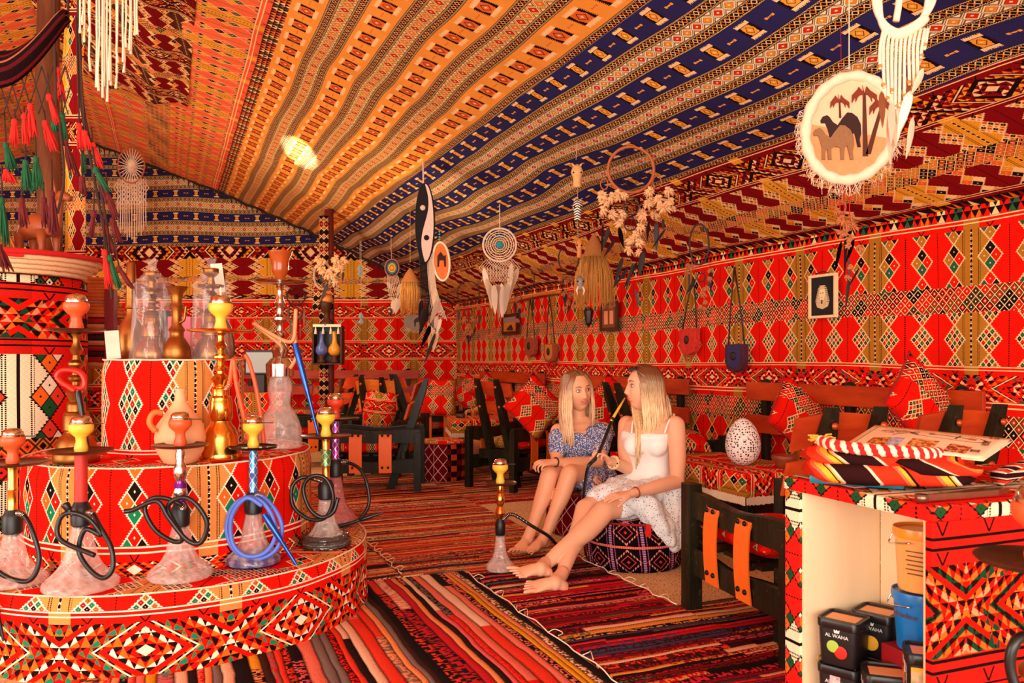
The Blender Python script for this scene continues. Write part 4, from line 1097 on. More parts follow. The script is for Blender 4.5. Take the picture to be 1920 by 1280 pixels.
# clay jug with a handle
bm = B(); add_lathe(bm, [(.04, 0), (.06, .008), (.085, .05), (.093, .10), (.085, .15), (.05, .20), (.022, .24), (.018, .28), (.024, .29), (.014, .285), (.012, .24)], 36)
o = obj('clay_jug', bm, plain('pink_clay', srgb(240, 170, 120), .6, var=.12, nscale=9), None, smooth=True); o.location = (-1.275, 3.075, T2_+.006); tag(o, 'round pinkish clay jug behind the water pipe with the purple collar', 'jug')
bm = B(); add_tube(bm, spl([(-.045, -.055, .20), (-.07, -.075, .20), (-.08, -.085, .165), (-.062, -.075, .13)], 6), .011, 8); obj('handle', bm, M_CLAYF, o, smooth=True)
# top tier: brass pipes, two wrapped in plastic
def film():
    m, n, bs = newmat('thin_plastic_wrap'); bs.inputs['Base Color'].default_value = (1, .94, .88, 1); bs.inputs['Roughness'].default_value = .16; bs.inputs['Alpha'].default_value = .34
    bs.inputs['Specular IOR Level'].default_value = .9
    tc = n.t.nodes.new('ShaderNodeTexCoord'); mp = n.t.nodes.new('ShaderNodeMapping'); mp.inputs['Scale'].default_value = (1, 1, .25); lnk(n, tc.outputs['Object'], mp.inputs[0])
    g = n.noise(mp.outputs[0], 26, 4, .6); bp = n.t.nodes.new('ShaderNodeBump'); bp.inputs['Distance'].default_value = .02; lnk(n, g, bp.inputs['Height']); lnk(n, bp.outputs[0], bs.inputs['Normal'])
    lnk(n, .03+(g > .56)*.16+.12*g, bs.inputs['Alpha']); return m
M_FILM = film()
def wrap(loc, H, label):
    bm = B(); rings = []
    for k in range(26):
        t = k/25; z = H*t; r = [.092, .088, .082, .076, .066, .056, .02, .028][min(7, int(t*7.99))]
        r = .09-.028*t if t < .72 else (.07*(1-(t-.72)/.2)+.012 if t < .92 else .014+.12*(t-.92))
        rings.append([Vector((r*(1+.10*noise.noise(Vector((cos(2*pi*i/28)*2, sin(2*pi*i/28)*2, z*9))))*cos(2*pi*i/28), r*(1+.10*noise.noise(Vector((cos(2*pi*i/28)*2, sin(2*pi*i/28)*2, z*9))))*sin(2*pi*i/28), z)) for i in range(28)])
    add_loft(bm, rings, cap=False); o = obj('plastic_wrap', bm, M_FILM, None, smooth=True); o.location = loc; tag(o, label, 'wrapping')
BR = dict(metal_base=M_BRASS, sm_=M_BRASS, stem='baroque', tray=M_BRASS)
l1 = Vector((-1.52, 3.38, T3+.006)); l2 = Vector((-1.29, 3.43, T3+.006))
pipe('water_pipe', l1, 'brass water pipe in crumpled clear plastic, left one on the top tier', H=.38, R=.075, gb=.15, bowl=M_BRASS, cap=False, bowl_s=.8, tray_r=.055, **BR); wrap(l1, .42, 'crumpled clear plastic over the left brass water pipe')
pipe('water_pipe', l2, 'brass water pipe inside crumpled clear plastic, right one on the top tier', H=.40, R=.075, gb=.16, bowl=M_BRASS, cap=False, bowl_s=.8, tray_r=.055, **BR); wrap(l2, .43, 'crumpled clear plastic over the right brass water pipe')
# pitcher-like brass hookah vase between
t = thing('brass_vase', 'engraved dark brass vase with flared mouth between the two wrapped pipes', 'vase', (-1.395, 3.33, T3+.006))
bm = B(); add_lathe(bm, [(.05, 0), (.055, .01), (.052, .05), (.032, .085), (.027, .09), (.027, .11), (.033, .12), (.02, .14), (.018, .20), (.028, .22), (.02, .235), (.024, .27), (.045, .30), (.04, .30), (.015, .26)], 32); obj('body', bm, M_BRASS, t, smooth=True, sharp=50)
bm = B(); add_tube(bm, spl([(.015, -.01, .15), (.035, -.015, .16), (.04, -.015, .19), (.045, -.015, .22)], 5), [.006]*10+[.005]*6, 8); obj('spout', bm, M_BRASS, t, smooth=True)
def bottle(loc, H, label, m):
    bm = B(); add_lathe(bm, [(.045, 0), (.06, .02), (.062, .06), (.058, .10), (.045, .15), (.022, .19), (.020, .22), (.026, .225), (.022, .24), (.022, H*.7), (.018, H*.98), (.012, H)], 28)
    o = obj('tall_brass_bottle', bm, m, None, smooth=True, sharp=50); o.location = loc; tag(o, label, 'vase')
bottle((-1.69, 3.55, T3+.006), .43, 'tall brass bottle with long ribbed neck at the left of the top tier', M_BRASS)
bottle((-1.345, 3.70, T3+.006), .42, 'tall copper coloured bottle behind the right wrapped pipe', M_BRASS)
# boxes and cards behind them
M_CARD = plain('white_card', srgb(244, 228, 204), .6, var=.05); M_PINKC = plain('pink_card', srgb(236, 120, 140), .6, var=.1)
def slab(name, loc, s, rot, mat, label, cat, bev=.002):
    bm = B(); add_box(bm, (0, 0, s[2]/2), s, bev=bev); o = obj(name, bm, mat); o.location = loc; o.rotation_euler = rot; tag(o, label, cat); return o
slab('open_book', (-1.70, 3.42, T3+.006), (.055, .05, .12), (0, -.08, .4), M_CARD, 'white booklet standing open at the left edge of the top tier', 'book')
slab('box', (-1.50, 3.62, T3+.006), (.10, .04, .19), (0, 0, .1), M_PINKC, 'pink and black box behind the left wrapped pipe', 'box')
slab('box', (-1.60, 3.66, T3+.006), (.06, .04, .22), (0, 0, -.1), M_BLK, 'narrow black box behind the left brass bottle', 'box')
slab('price_card', (-1.30, 3.56, T3+.30), (.05, .005, .13), (0, -.12, .3), M_CARD, 'white card stuck in the top of the right wrapped pipe', 'card')
# loose sheet behind the leftmost pipe
slab('paper_sheet', (-1.80, 3.10, T1+.006), (.16, .004, .19), (-.35, .0, .1), M_CARD, 'white paper sheet leaning behind the leftmost water pipe', 'paper')
# floor pipe by the women
fp = Vector((-.06, 4.08, .02))
p = pipe('water_pipe', fp, 'small glass water pipe with gold stem on the rug by the bare feet', H=.575, R=.072, gb=.22, stem='knots', sm_=M_GOLD, bowl=M_RUB_Y, tray_r=.085, neck=.017)
HOSE_START = fp+Vector((.012, 0, .26))

# ================================================================ column top: pole, basket, camels
t0 = CC+Vector((0, 0, 1.55))
bask = thing('coiled_basket', 'wide coiled straw basket with red rim on top of the column', 'basket', CC+Vector((.16, -.12, 1.552)))
M_STR = plain('straw', srgb(240, 196, 146), .9, var=.15, nscale=90, bump=.003); M_REDF = plain('red_yarn', srgb(206, 24, 20), .95, var=.2, nscale=90)
for k in range(5):
    r = .36+.028*k; z = .012+.022*k; bm = B(); pts = [(r*cos(2*pi*i/60), r*sin(2*pi*i/60), z+.001*sin(i*3)) for i in range(61)]; add_tube(bm, pts, .0145, 8, cap=False)
    obj('coil', bm, M_REDF if k == 4 else M_STR, bask, smooth=True)
bm = B(); add_lathe(bm, [(.0001, .006), (.36, .006), (.36, .014), (.0001, .014)], 40); obj('bottom', bm, M_STR, bask)
for k in range(5):
    a = -1.0-.6*k
    bm = B(); add_box(bm, (.46*cos(a), .46*sin(a), .085), (.02, .09, .03), rz=a, bev=.004); obj('red_patch', bm, M_REDF, bask)
camel(CC+Vector((.15, -.30, 1.567)), .27, 'carved wooden camel standing at the front of the basket on the column', M_CLAYF, 3.0, 'carved_camel')
camel(CC+Vector((.36, -.22, 1.567)), .36, 'carved wooden donkey with rope at the right of the basket on the column', plain('dark_carved_wood', srgb(150, 70, 30), .5, var=.3), -.6, 'carved_donkey', donkey=True)
camel(CC+Vector((-.10, -.30, 1.567)), .24, 'carved wooden calf lying left in the basket on the column', M_CLAYF, 2.9, 'carved_calf', donkey=True)
bm = B(); add_tube(bm, [(0, 0, 0), (.01, 0, .5), (-.01, 0, 1.2), (0.02, 0, 2.35)], [.075, .07, .065, .06], 14)
o = obj('tent_pole', bm, wood_mat('rough_pole', srgb(70, 34, 18), srgb(140, 80, 44), .8, 8), None, smooth=True); o.location = CC+Vector((.12, .30, 1.552)); tag(o, 'rough wooden tent pole rising from the top of the column', 'pole')
# strip of patterned cloth hanging along the pole
def strip(a, b): return Vector((CC.x+.21+.13*a, CC.y+.30+.02*sin(b*9), 1.6+2.0*b)), (a*.26, b*1.9)
o = grid('cloth_strip', 4, 40, strip, cloth_mat('strip_sadu', LAY_REP, dict(PY, cells=(ORNG, YEL, BLACK, GREEN)), per=.785), kind=None, thick=.004); tag(o, 'strip of diamond patterned cloth hanging beside the tent pole', 'cloth')
# stack behind the column: folded rugs and a coiled hat basket
M_FOLD = [plain('folded_red', srgb(170, 24, 18), .95, var=.25, nscale=60), plain('folded_dark', srgb(60, 20, 16), .95, var=.25, nscale=60), plain('folded_tan', srgb(222, 150, 90), .95, var=.25, nscale=60)]
bx = W(178, 690, 5.3)
o = slab('side_stand', (bx.x, bx.y, 0), (.34, .34, bx.z), (0, 0, .2), M_SADU, 'square stand covered in red patterned cloth behind the column', 'stand'); box_uv(o)
z = bx.z+.002
for i in range(9):
    bm = B(); w_ = .30-.01*(i % 3); hh = .034
    rings = []
    for k in range(13):
        x = -w_/2+w_*k/12; rings.append([(x, -.14, z-bx.z+.004), (x, -.155, z-bx.z+hh/2), (x, -.14, z-bx.z+hh), (x, .14, z-bx.z+hh+.002*sin(k)), (x, .14, z-bx.z)])
    add_loft(bm, rings); recalc(bm); o = obj('folded_rug', bm, M_FOLD[(2, 0, 1, 0, 2, 1, 0, 2, 0)[i]], None); o.location = (bx.x, bx.y, bx.z); o.rotation_euler[2] = .2
    tag(o, 'folded %s rug, number %s from the bottom of the stack behind the column' % (('tan', 'red', 'dark', 'red', 'tan', 'dark', 'red', 'tan', 'red')[i], ('one', 'two', 'three', 'four', 'five', 'six', 'seven', 'eight', 'nine')[i]), 'rug', 'folded rugs behind the column'); z += hh+.002
hb = thing('coiled_hat_basket', 'tapering stack of coiled orange basketry above the folded rugs', 'basket', (bx.x+.03, bx.y, z+.004))
M_ORS = plain('orange_straw', srgb(204, 104, 40), .9, var=.2, nscale=80)
for k in range(12):
    r = .15-.008*k+.01*sin(k*1.3); bm = B(); add_tube(bm, [(r*cos(2*pi*i/36), r*sin(2*pi*i/36), .012+.022*k) for i in range(37)], .0125, 7, cap=False); obj('coil', bm, M_ORS, hb, smooth=True)
# dark red post right of it
slab('red_post', Fp(208, 5.2), (.06, .06, 1.55), (0, 0, .1), plain('red_lacquer', srgb(130, 14, 14), .5), 'dark red upright post between the column and the stand', 'post')
# ================================================================ things on and in the counter
cR = Matrix.Rotation(atan2(.939, -.345), 4, 'Z'); cA = atan2(.939, -.345)
def cw(x, y, z): return CN+(cR @ Vector((x, -y, 0)))+Vector((0, 0, z))
def stripe_cloth(name, seq, width, swap=False):
    m, n, bs = newmat(name); u, v = n.uv(); k = len(seq)
    f = ((u if not swap else v)/width).fr(); c = n.ramp(f, seq); finish_cloth(n, bs, c, u, v, .002); return m
bR, bK, bY, bW, bO = srgb(232, 52, 26), srgb(44, 16, 16), srgb(246, 170, 50), srgb(246, 200, 170), srgb(240, 110, 70)
M_BLNK = stripe_cloth('striped_blanket', [(0, bR), (.20, bO), (.235, bY), (.30, bK), (.315, bY), (.335, bW), (.36, bK), (.66, bW), (.69, bR), (.90, bO), (.93, bY), (.97, bK)], .26)
blk = thing('folded_blanket', 'folded blanket with orange, yellow and black-brown stripes on the counter', 'blanket', W(1665, 905, 2.02), radians(-14))
def fold_layer(name, x0, x1, y0, y1, z, h, bulge, uvo, end=0):
    bm = B(); ul = bm.loops.layers.uv.new('UVMap'); nx = 30; ring_n = 22; rings = []
    for i in range(nx+1):
        t = i/nx; x = x0+(x1-x0)*t; e = 1-.9*max(0, (t-.86)/.14)**2.2-.35*max(0, (.1-t)/.1)**2
        r = []
        for k in range(ring_n):
            a = 2*pi*k/ring_n; ca, sa = cos(a), sin(a)
            yy = (abs(ca)**.55)*(1 if ca > 0 else -1); zz = (abs(sa)**.7)*(1 if sa > 0 else -1)
            r.append(Vector((x+.012*sin(a*2)*end, (y0+y1)/2+(y1-y0)/2*yy*(.75+.25*e)+.004*sin(x*40+k), z+h/2+h/2*zz*e+.005*sin(x*21+k*.8)*(1-abs(ca)))))
        rings.append(r)
    vs = [[bm.verts.new(p) for p in r] for r in rings]
    for i in range(nx):
        for k in range(ring_n):
            j = (k+1) % ring_n; f = bm.faces.new((vs[i][k], vs[i+1][k], vs[i+1][j], vs[i][j]))
            for l, (a, b) in zip(f.loops, ((i, k), (i+1, k), (i+1, k+1), (i, k+1))):
                l[ul].uv = (uvo+(x1-x0)*a/nx+.012*sin(b*2*pi/ring_n)*end, b*.02)
    bm.faces.new(vs[0]); bm.faces.new(vs[-1][::-1]); recalc(bm)
    return obj(name, bm, M_BLNK, blk, smooth=True)
fold_layer('lower_fold', -.185, .175, -.10, .13, 0.0, .062, 1, .30, 1)
fold_layer('upper_fold', -.190, .120, -.09, .13, .045, .040, 1, .02, 1)
fold_layer('end_fold', .02, .172, -.115, .10, .030, .045, 1, .62, 2)
# plaited red and white cord over it
bm = B(); bm2 = B(); 
cp = spl([(-.16, .02, .100), (-.13, -.06, .097), (-.07, -.085, .092), (.0, -.09, .090), (.06, -.085, .086), (.10, -.06, .084)], 14)
fr = frames(cp)
for b_, ph in ((bm, 0), (bm2, pi)):
    sp = []
    for i in range(len(cp)*3):
        u = i/3; k = min(len(cp)-1, int(u)); p = cp[k]; t_, a, b2 = fr[k]; an = u*1.15+ph; sp.append(p+a*cos(an)*.0075+b2*sin(an)*.0075)
    add_tube(b_, sp, .0085, 7)
cord = thing('plaited_cord', 'thick red and cream plaited cord lying on the striped blanket', 'cord', blk.location.copy(), radians(-14))
obj('red_strand', bm, M_REDF, cord, smooth=True); obj('cream_strand', bm2, M_FRI, cord, smooth=True)
bm = B()
for i in range(26):
    a = random.uniform(0, 2*pi); e = random.uniform(-.3, 1); add_tube(bm, [(-.155, .02, .102), (-.155+.018*cos(a), .02+.018*sin(a), .104+.012*e), (-.155+.034*cos(a), .02+.034*sin(a), .102+.014*e)], .0022, 4)
o = obj('yellow_tassel', bm, plain('yellow_yarn', srgb(240, 180, 60), .9), cord); o['kind'] = 'stuff'
# printed menu card
def mat_menu():
    m, n, bs = newmat('printed_card'); u, v = n.uv()          # u 0..1 left-right, v 0..1 front-back
    pap = srgb(250, 214, 176); c = pap
    ink = srgb(60, 30, 20)
    g = n.noise(n.vec(u*3, v*2), 9, 4, .7)
    for (x0, x1, y0, y1, ca, cb) in ((.13, .33, .12, .36, srgb(240, 150, 40), srgb(120, 50, 20)), (.27, .37, .12, .38, srgb(150, 150, 190), srgb(200, 190, 200)), (.42, .62, .10, .38, srgb(240, 160, 90), srgb(170, 80, 30)), (.70, .86, .10, .36, srgb(230, 140, 90), srgb(130, 40, 16))):
        msk = (u > x0)*(u < x1)*(v > y0)*(v < y1); c = n.mix(msk, c, n.mix(g > .5, ca, cb))
    # long oval outline with crossing tail like a fish, and a pipe inside it
    ex = (u-.62)/.27; ey = (v-.66)/.16; r = (ex*ex+ey*ey)
    c = n.mix((abs(r-1) < .09), c, ink)
    c = n.mix((abs((v-.66)-(u-.36)*1.3) < .018)*(u > .24)*(u < .40), c, ink); c = n.mix((abs((v-.66)+(u-.36)*1.5) < .018)*(u > .26)*(u < .42), c, ink)
    c = n.mix((abs(v-.67) < .016)*(u > .48)*(u < .78), c, ink); c = n.mix((abs(u-.69) < .008)*(abs(v-.67) < .11), c, ink); c = n.mix((abs(u-.79) < .03)*(abs(v-.67) < .045), c, srgb(190, 90, 30)); c = n.mix((abs(u-.5) < .02)*(abs(v-.67) < .04), c, ink)
    e2x = (u-.22)/.11; e2y = (v-.70)/.11; c = n.mix(((e2x*e2x+e2y*e2y) < 1)*(g > .47), c, srgb(170, 120, 90))
    lines = ((u*46).fr() < .4)*(abs(v-.90) < .03)*(u > .1)*(u < .85); c = n.mix(lines*.8, c, ink)
    c = n.mix((abs(u-.045) < .003)*(v > .1)*(v < .9), c, ink)
    lnk(n, c, bs.inputs['Base Color']); bs.inputs['Roughness'].default_value = .5; return m
c00, c10, c11, c01 = W(1583, 834, 2.0), W(1840, 860, 1.92), W(1896, 823, 2.13), W(1641, 797, 2.27)
def cardf(a, b): return (c00*(1-a)+c10*a)*(1-b)+(c01*(1-a)+c11*a)*b+Vector((0, 0, .012*sin(pi*a)*sin(pi*b))), (a, b)
o = grid('menu_card', 16, 8, cardf, mat_menu(), kind=None, thick=.0015); tag(o, 'large printed card with drawings and small pictures lying on the striped blanket', 'menu')
def cardf2(a, b): p, q = cardf(a, b); return p+Vector((.008, .006, -.006)), q
o2 = grid('menu_card', 16, 8, cardf2, plain('cream_card', srgb(250, 214, 176), .5), kind=None, thick=.0015); tag(o2, 'second cream card just under the printed one on the blanket', 'menu')
def text(s, size, mat, parent, M, name='lettering', ext=.0004):
    cu = bpy.data.curves.new('t', 'FONT'); cu.body = s; cu.size = size; cu.extrude = ext; cu.align_x = 'CENTER'; cu.align_y = 'CENTER'; cu.resolution_u = 2
    to = bpy.data.objects.new('t', cu); COL.objects.link(to); bpy.context.view_layer.update()
    me = bpy.data.meshes.new_from_object(to.evaluated_get(bpy.context.evaluated_depsgraph_get())); bpy.data.objects.remove(to); bpy.data.curves.remove(cu)
    me.materials.clear(); me.materials.append(mat); me.transform(M)
    o = bpy.data.objects.new(name, me); COL.objects.link(o)
    if parent: o.parent = parent
    return o
ux = (c11-c01).normalized(); uy = (c01-c00).normalized(); uz = ux.cross(uy).normalized()
Mx = Matrix(((uy.x, -ux.x, uz.x, 0), (uy.y, -ux.y, uz.y, 0), (uy.z, -ux.z, uz.z, 0), (0, 0, 0, 1)))
M_INK = plain('brown_ink', srgb(96, 44, 24), .6)
text('SIS', .030, M_INK, o, Matrix.Translation(cardf(.91, .22)[0]+uz*.003) @ Mx); text('HOME', .024, M_INK, o, Matrix.Translation(cardf(.91, .58)[0]+uz*.003) @ Mx); text('G', .034, M_INK, o, Matrix.Translation(cardf(.91, .88)[0]+uz*.003) @ Mx)
# teal case under the blanket
bm = B(); add_box(bm, (0, 0, .012), (.22, .12, .022), bev=.006); o = obj('teal_case', bm, plain('teal_plastic', srgb(20, 130, 150), .2, metal=.3), None, smooth=True, sharp=40); o.location = W(1608, 888, 2.06)-Vector((0, 0, .012)); o.location.z = CHh+.002; o.rotation_euler[2] = radians(-28); tag(o, 'shiny teal case sticking out under the striped blanket', 'case')
# grey mat under everything on the counter
bm = B(); add_box(bm, (0, 0, .0015), (.22, .30, .003)); o = obj('worn_mat', bm, plain('greyed_felt', srgb(176, 128, 100), .95, var=.25, nscale=50), None); o.location = cw(.36, .17, CHh+.0015); o.rotation_euler[2] = cA; tag(o, 'worn brownish mat on the left end of the counter top', 'mat')
# metal tongs
tg = thing('tongs', 'flat metal charcoal tongs lying on the counter corner', 'tongs', W(1735, 917, 1.80)*1.0); tg.location.z = CHh+.004; tg.rotation_euler[2] = radians(24)
M_STL = plain('dull_steel', srgb(150, 124, 100), .35, metal=.9)
for s in (-1, 1):
    bm = B(); pts = [Vector((0, 0, 0)), Vector((.10, s*.010, 0)), Vector((.22, s*.018, 0)), Vector((.27, s*.006, 0))]
    rings = [[p+Vector((0, -.002, 0)), p+Vector((0, .002, 0)), p+Vector((0, .002, .013)), p+Vector((0, -.002, .013))] for p in pts]
    add_loft(bm, rings); recalc(bm); obj('arm', bm, M_STL, tg)
bm = B(); add_lathe(bm, [(.012, 0), (.014, 0), (.014, .016), (.012, .016)], 20, Matrix.Translation((-.012, 0, 0)), cap=False); obj('spring_loop', bm, M_STL, tg, smooth=True)
# woven bundle at the right rear
bm = B(); add_tube(bm, spl([(0, 0, 0), (.06, .03, .01), (.13, .07, .02)], 5), [.022]*11, 12); 
o = obj('woven_bundle', bm, stripe_cloth('bundle_weave', [(0, bK), (.4, bW), (.55, bR), (.8, bK), (.9, bW)], .03, True), None, smooth=True); box_uv(o); o.location = W(1872, 905, 2.02); o.location.z = CHh+.024; tag(o, 'small rolled woven bundle at the right end of the counter', 'bundle')
# tubs and buckets on the shelf
M_LIDB = plain('black_lid', srgb(26, 22, 22), .35); M_LAB = plain('label_cream', srgb(240, 170, 110), .4); M_WHT = plain('label_white', srgb(236, 230, 220), .5, var=.02)
def rrect(w, d, r, n=5):
    o = []
    for cx, cy, a0 in ((w/2-r, d/2-r, 0), (-w/2+r, d/2-r, pi/2), (-w/2+r, -d/2+r, pi), (w/2-r, -d/2+r, 3*pi/2)):
        for i in range(n+1): a = a0+pi/2*i/n; o.append((cx+r*cos(a), cy+r*sin(a)))
    return o
def fruit(parent, kind, yf, z, s=1):
    def ball(x, zz, r, m): bm = B(); add_lathe(bm, [(r*sin(pi*i/8)+.00001, .0008*(-cos(pi*i/8))) for i in range(9)], 16, Matrix.Translation((x, yf, zz)) @ Matrix.Rotation(pi/2, 4, 'X')); obj('printed_fruit', bm, m, parent, smooth=True)
    R_ = M_P['red']; G_ = M_P['green']
    if kind == 'apple': ball(-.010, z+.010, .016, M_P['lime']); ball(.010, z-.002, .017, R_)
    if kind == 'berry': ball(-.02, z, .011, R_); ball(.0, z-.01, .013, R_); ball(.004, z+.014, .011, G_); ball(.022, z, .008, G_)
    if kind == 'mint': ball(-.008, z+.01, .008, G_); ball(.006, z-.002, .010, G_)
    if kind == 'melon': ball(0, z, .02, M_P['yellow'])
M_P = dict(red=plain('print_red', srgb(220, 40, 24), .35), green=plain('print_green', srgb(120, 180, 120), .4), lime=plain('print_lime', srgb(160, 190, 70), .4), yellow=plain('print_yellow', srgb(240, 170, 40), .4), pink=plain('print_pink', srgb(240, 170, 170), .4), orange=plain('print_orange', srgb(226, 110, 40), .4), blue=plain('print_blue', srgb(110, 170, 190), .4))
def tub(x, y, z, rz, label, front='apple', side='menu', w=.105, h=.118, logo=True, photo=False):
    t = thing('tobacco_tub', label, 'tub', cw(x, y, z), rz)
    bm = B(); add_loft(bm, [[Vector((a*k, b*k, zz)) for a, b in rrect(w, w, .018)] for k, zz in ((.88, 0), (.90, .003), (.97, h*.8), (.97, h*.84))]); recalc(bm); obj('body', bm, M_BLK, t, smooth=True, sharp=40)
    bm = B(); add_loft(bm, [[Vector((a*k, b*k, zz)) for a, b in rrect(w, w, .018)] for k, zz in ((.99, h*.80), (1.03, h*.82), (1.04, h*.97), (1.01, h), (.93, h), (.90, h*.965))]); recalc(bm); obj('lid', bm, M_LIDB, t, smooth=True, sharp=40)
    bm = B(); add_box(bm, (0, 0, h*.968), (w*.74, w*.5, .001)); obj('lid_label', bm, M_LAB, t)
    yf = -w/2*.97
    if photo:
        bm = B(); add_box(bm, (0, yf, h*.42), (w*.84, .001, h*.56)); o = obj('picture_label', bm, plain('print_photo', srgb(210, 170, 120), .4, var=.8, nscale=45), t)
        bm = B(); add_box(bm, (0, yf-.0005, h*.72), (w*.84, .001, h*.08)); obj('label_band', bm, M_P['yellow'], t)
    else:
        if logo:
            text('AL WAHA', .013, M_WHT, t, Matrix.Translation((0, yf-.001, h*.66)) @ Matrix.Rotation(pi/2, 4, 'X'))
            bm = B()
            prism(bm, [(-.006, 0), (.006, 0), (.008, .010), (.003, .005), (0, .011), (-.003, .005), (-.008, .010)], .0006, Matrix.Translation((0, yf-.001, h*.73))); obj('printed_crown', bm, M_WHT, t)
        fruit(t, front, yf-.0008, h*.34)
    if front == 'mint':
        bm = B(); add_box(bm, (-.004, yf-.0008, h*.68), (.026, .001, .032)); obj('printed_square', bm, M_P['pink'], t); bm = B(); add_box(bm, (0, yf-.0008, h*.10), (w*.7, .001, .014)); obj('label_band', bm, M_WHT, t)
    # left side panel (local -x)
    xs = -w/2*.975; Ms = Matrix.Translation((xs-.001, 0, 0)) @ Matrix.Rotation(-pi/2, 4, 'Z')
    bm = B(); add_box(bm, (-.026, 0, h*.34), (.036, .001, .040), M=Ms); obj('side_picture', bm, M_P['orange'], t)
    bm = B(); add_box(bm, (0, 0, h*.08), (w*.84, .001, .006), M=Ms); obj('side_band', bm, M_P['yellow'], t)
    bm = B(); add_box(bm, (-.002, 0, h*.62), (.010, .001, .026), M=Ms); obj('bar_code_patch', bm, M_WHT, t)
    bm = B()
    for i in range(7): add_box(bm, (.028, 0, h*.72-.006*i), (.026-.004*(i % 3), .0006, .0018), M=Ms)
    for i in range(5): add_box(bm, (-.032, 0, h*.76-.004*i), (.022-.003*(i % 2), .0006, .0012), M=Ms)
    o = obj('small_print', bm, M_WHT, t); o['kind'] = 'stuff'
    return t
ZS = .066
z2 = ZS+.12; z3 = z2+.12
rt = cA+pi/2+radians(-62)
def towards(x, y):   # rotation so the tub's front (-y) looks a little right of the camera
    p = cw(x, y, 0); return atan2(-p.y, -p.x)+pi/2
for (x, y, z, kind, ph, lab) in ((.345, .075, ZS, 'mint', False, 'black tub at the bottom of the front left stack in the counter'), (.345, .075, z2, 'mint', False, 'black tub with a printed green leaf, middle of the front left stack'), (.345, .075, z3, 'apple', False, 'black tub with printed red and green apples, top of the front left stack'),
                            (.350, .195, ZS, 'berry', False, 'black tub at the bottom of the rear left stack in the counter'), (.350, .195, z2, 'melon', False, 'black tub in the middle of the rear left stack in the counter'), (.350, .195, z3+.004, 'melon', False, 'black tub with orange lid label on top of the rear left stack'),
                            (.205, .075, ZS, 'berry', False, 'black tub at the bottom of the middle stack in the counter'), (.205, .075, z2+.03, 'berry', False, 'black tub with printed red cherries, top of the middle stack'),
                            (.085, .085, ZS, 'melon', False, 'black tub at the bottom of the right stack in the counter'), (.085, .085, z2, 'melon', False, 'black tub with printed yellow fruit, below the one with a colourful picture'), (.085, .085, z3, 'melon', True, 'black tub with a colourful picture label, top of the right stack')):
    tub(x, y, z, towards(x, y)+(-.35 if x > .3 else .12), lab, kind, photo=ph)
def bucket(x, y, z, r, h, m, mlid, label, writing=None, stripes=False):
    t = thing('bucket', label, 'bucket', cw(x, y, z), towards(x, y)-.35)
    bm = B(); add_lathe(bm, [(r*.84, 0), (r*.86, .004), (r*.97, h*.86), (r*.97, h*.88)], 40); obj('body', bm, m, t, smooth=True, sharp=50)
    bm = B(); add_lathe(bm, [(r*.99, h*.84), (r*1.05, h*.85), (r*1.06, h*.93), (r*1.04, h), (r*1.0, h), (r*.97, h*.96), (.0001, h*.955)], 40); obj('lid', bm, mlid, t, smooth=True, sharp=50)
    bm = B(); add_tube(bm, spl([(-r*1.08, 0, h*.86), (-r*1.2, -.01, h*.7), (-r*.9, -r*.65, h*.72), (0, -r*1.12, h*.80)], 6), .0022, 6); obj('wire_handle', bm, M_CHR, t, smooth=True)
    if writing: text(writing, .02, M_INK if not stripes else M_BLK, t, Matrix.Translation((-.25*r, -r*.93, h*.62)) @ Matrix.Rotation(pi/2, 4, 'X') @ Matrix.Rotation(-.25, 4, 'Y'))
    if stripes:
        for i in range(6): bm = B(); add_box(bm, (.01, -r*.965+.006*0, h*.66-.011*i), (.05-.008*(i % 2), .002, .0022)); obj('print_line', bm, M_INK, t)
    return t
M_BUO = plain('translucent_orange_plastic', srgb(246, 170, 90), .3, var=.15, nscale=8); M_BUL = plain('orange_lid', srgb(244, 150, 30), .25); M_BUB = plain('blue_plastic', srgb(20, 120, 196), .25, var=.08)
bz = CAMH-(1190-HZ)*2.1/FPX
slab('red_crate', cw(.205, .190, ZS+.001), (.14, .12, max(.05, bz-ZS-.004)), (0, 0, cA), plain('red_plastic', srgb(150, 16, 20), .4), 'dark red crate under the blue bucket inside the counter', 'crate')
bucket(.205, .190, bz, .066, .145, M_BUB, M_BUB, 'bright blue bucket inside the counter under the orange one', 'blueline')
bucket(.205, .190, bz+.148, .063, .155, M_BUO, M_BUL, 'orange tub with orange lid stacked on the blue bucket', None, True)
# the water pipe at the right edge of the picture
p = pipe('water_pipe', (.845, 1.28, 0), 'water pipe with orange bowl cut off by the right edge, in front of the counter', H=.905, R=.12, gb=.36, stem='baroque', sm_=M_BRASS, bowl=M_RUB_O, tray_r=.095, tray=M_DKW2, bowl_s=1.0,
         hose=[(.0, 0, .60), (-.03, -.02, .66), (-.06, -.03, .655), (-.065, -.03, .61), (-.04, -.04, .54), (.0, -.05, .48), (.04, -.06, .44), (.10, -.06, .40)])
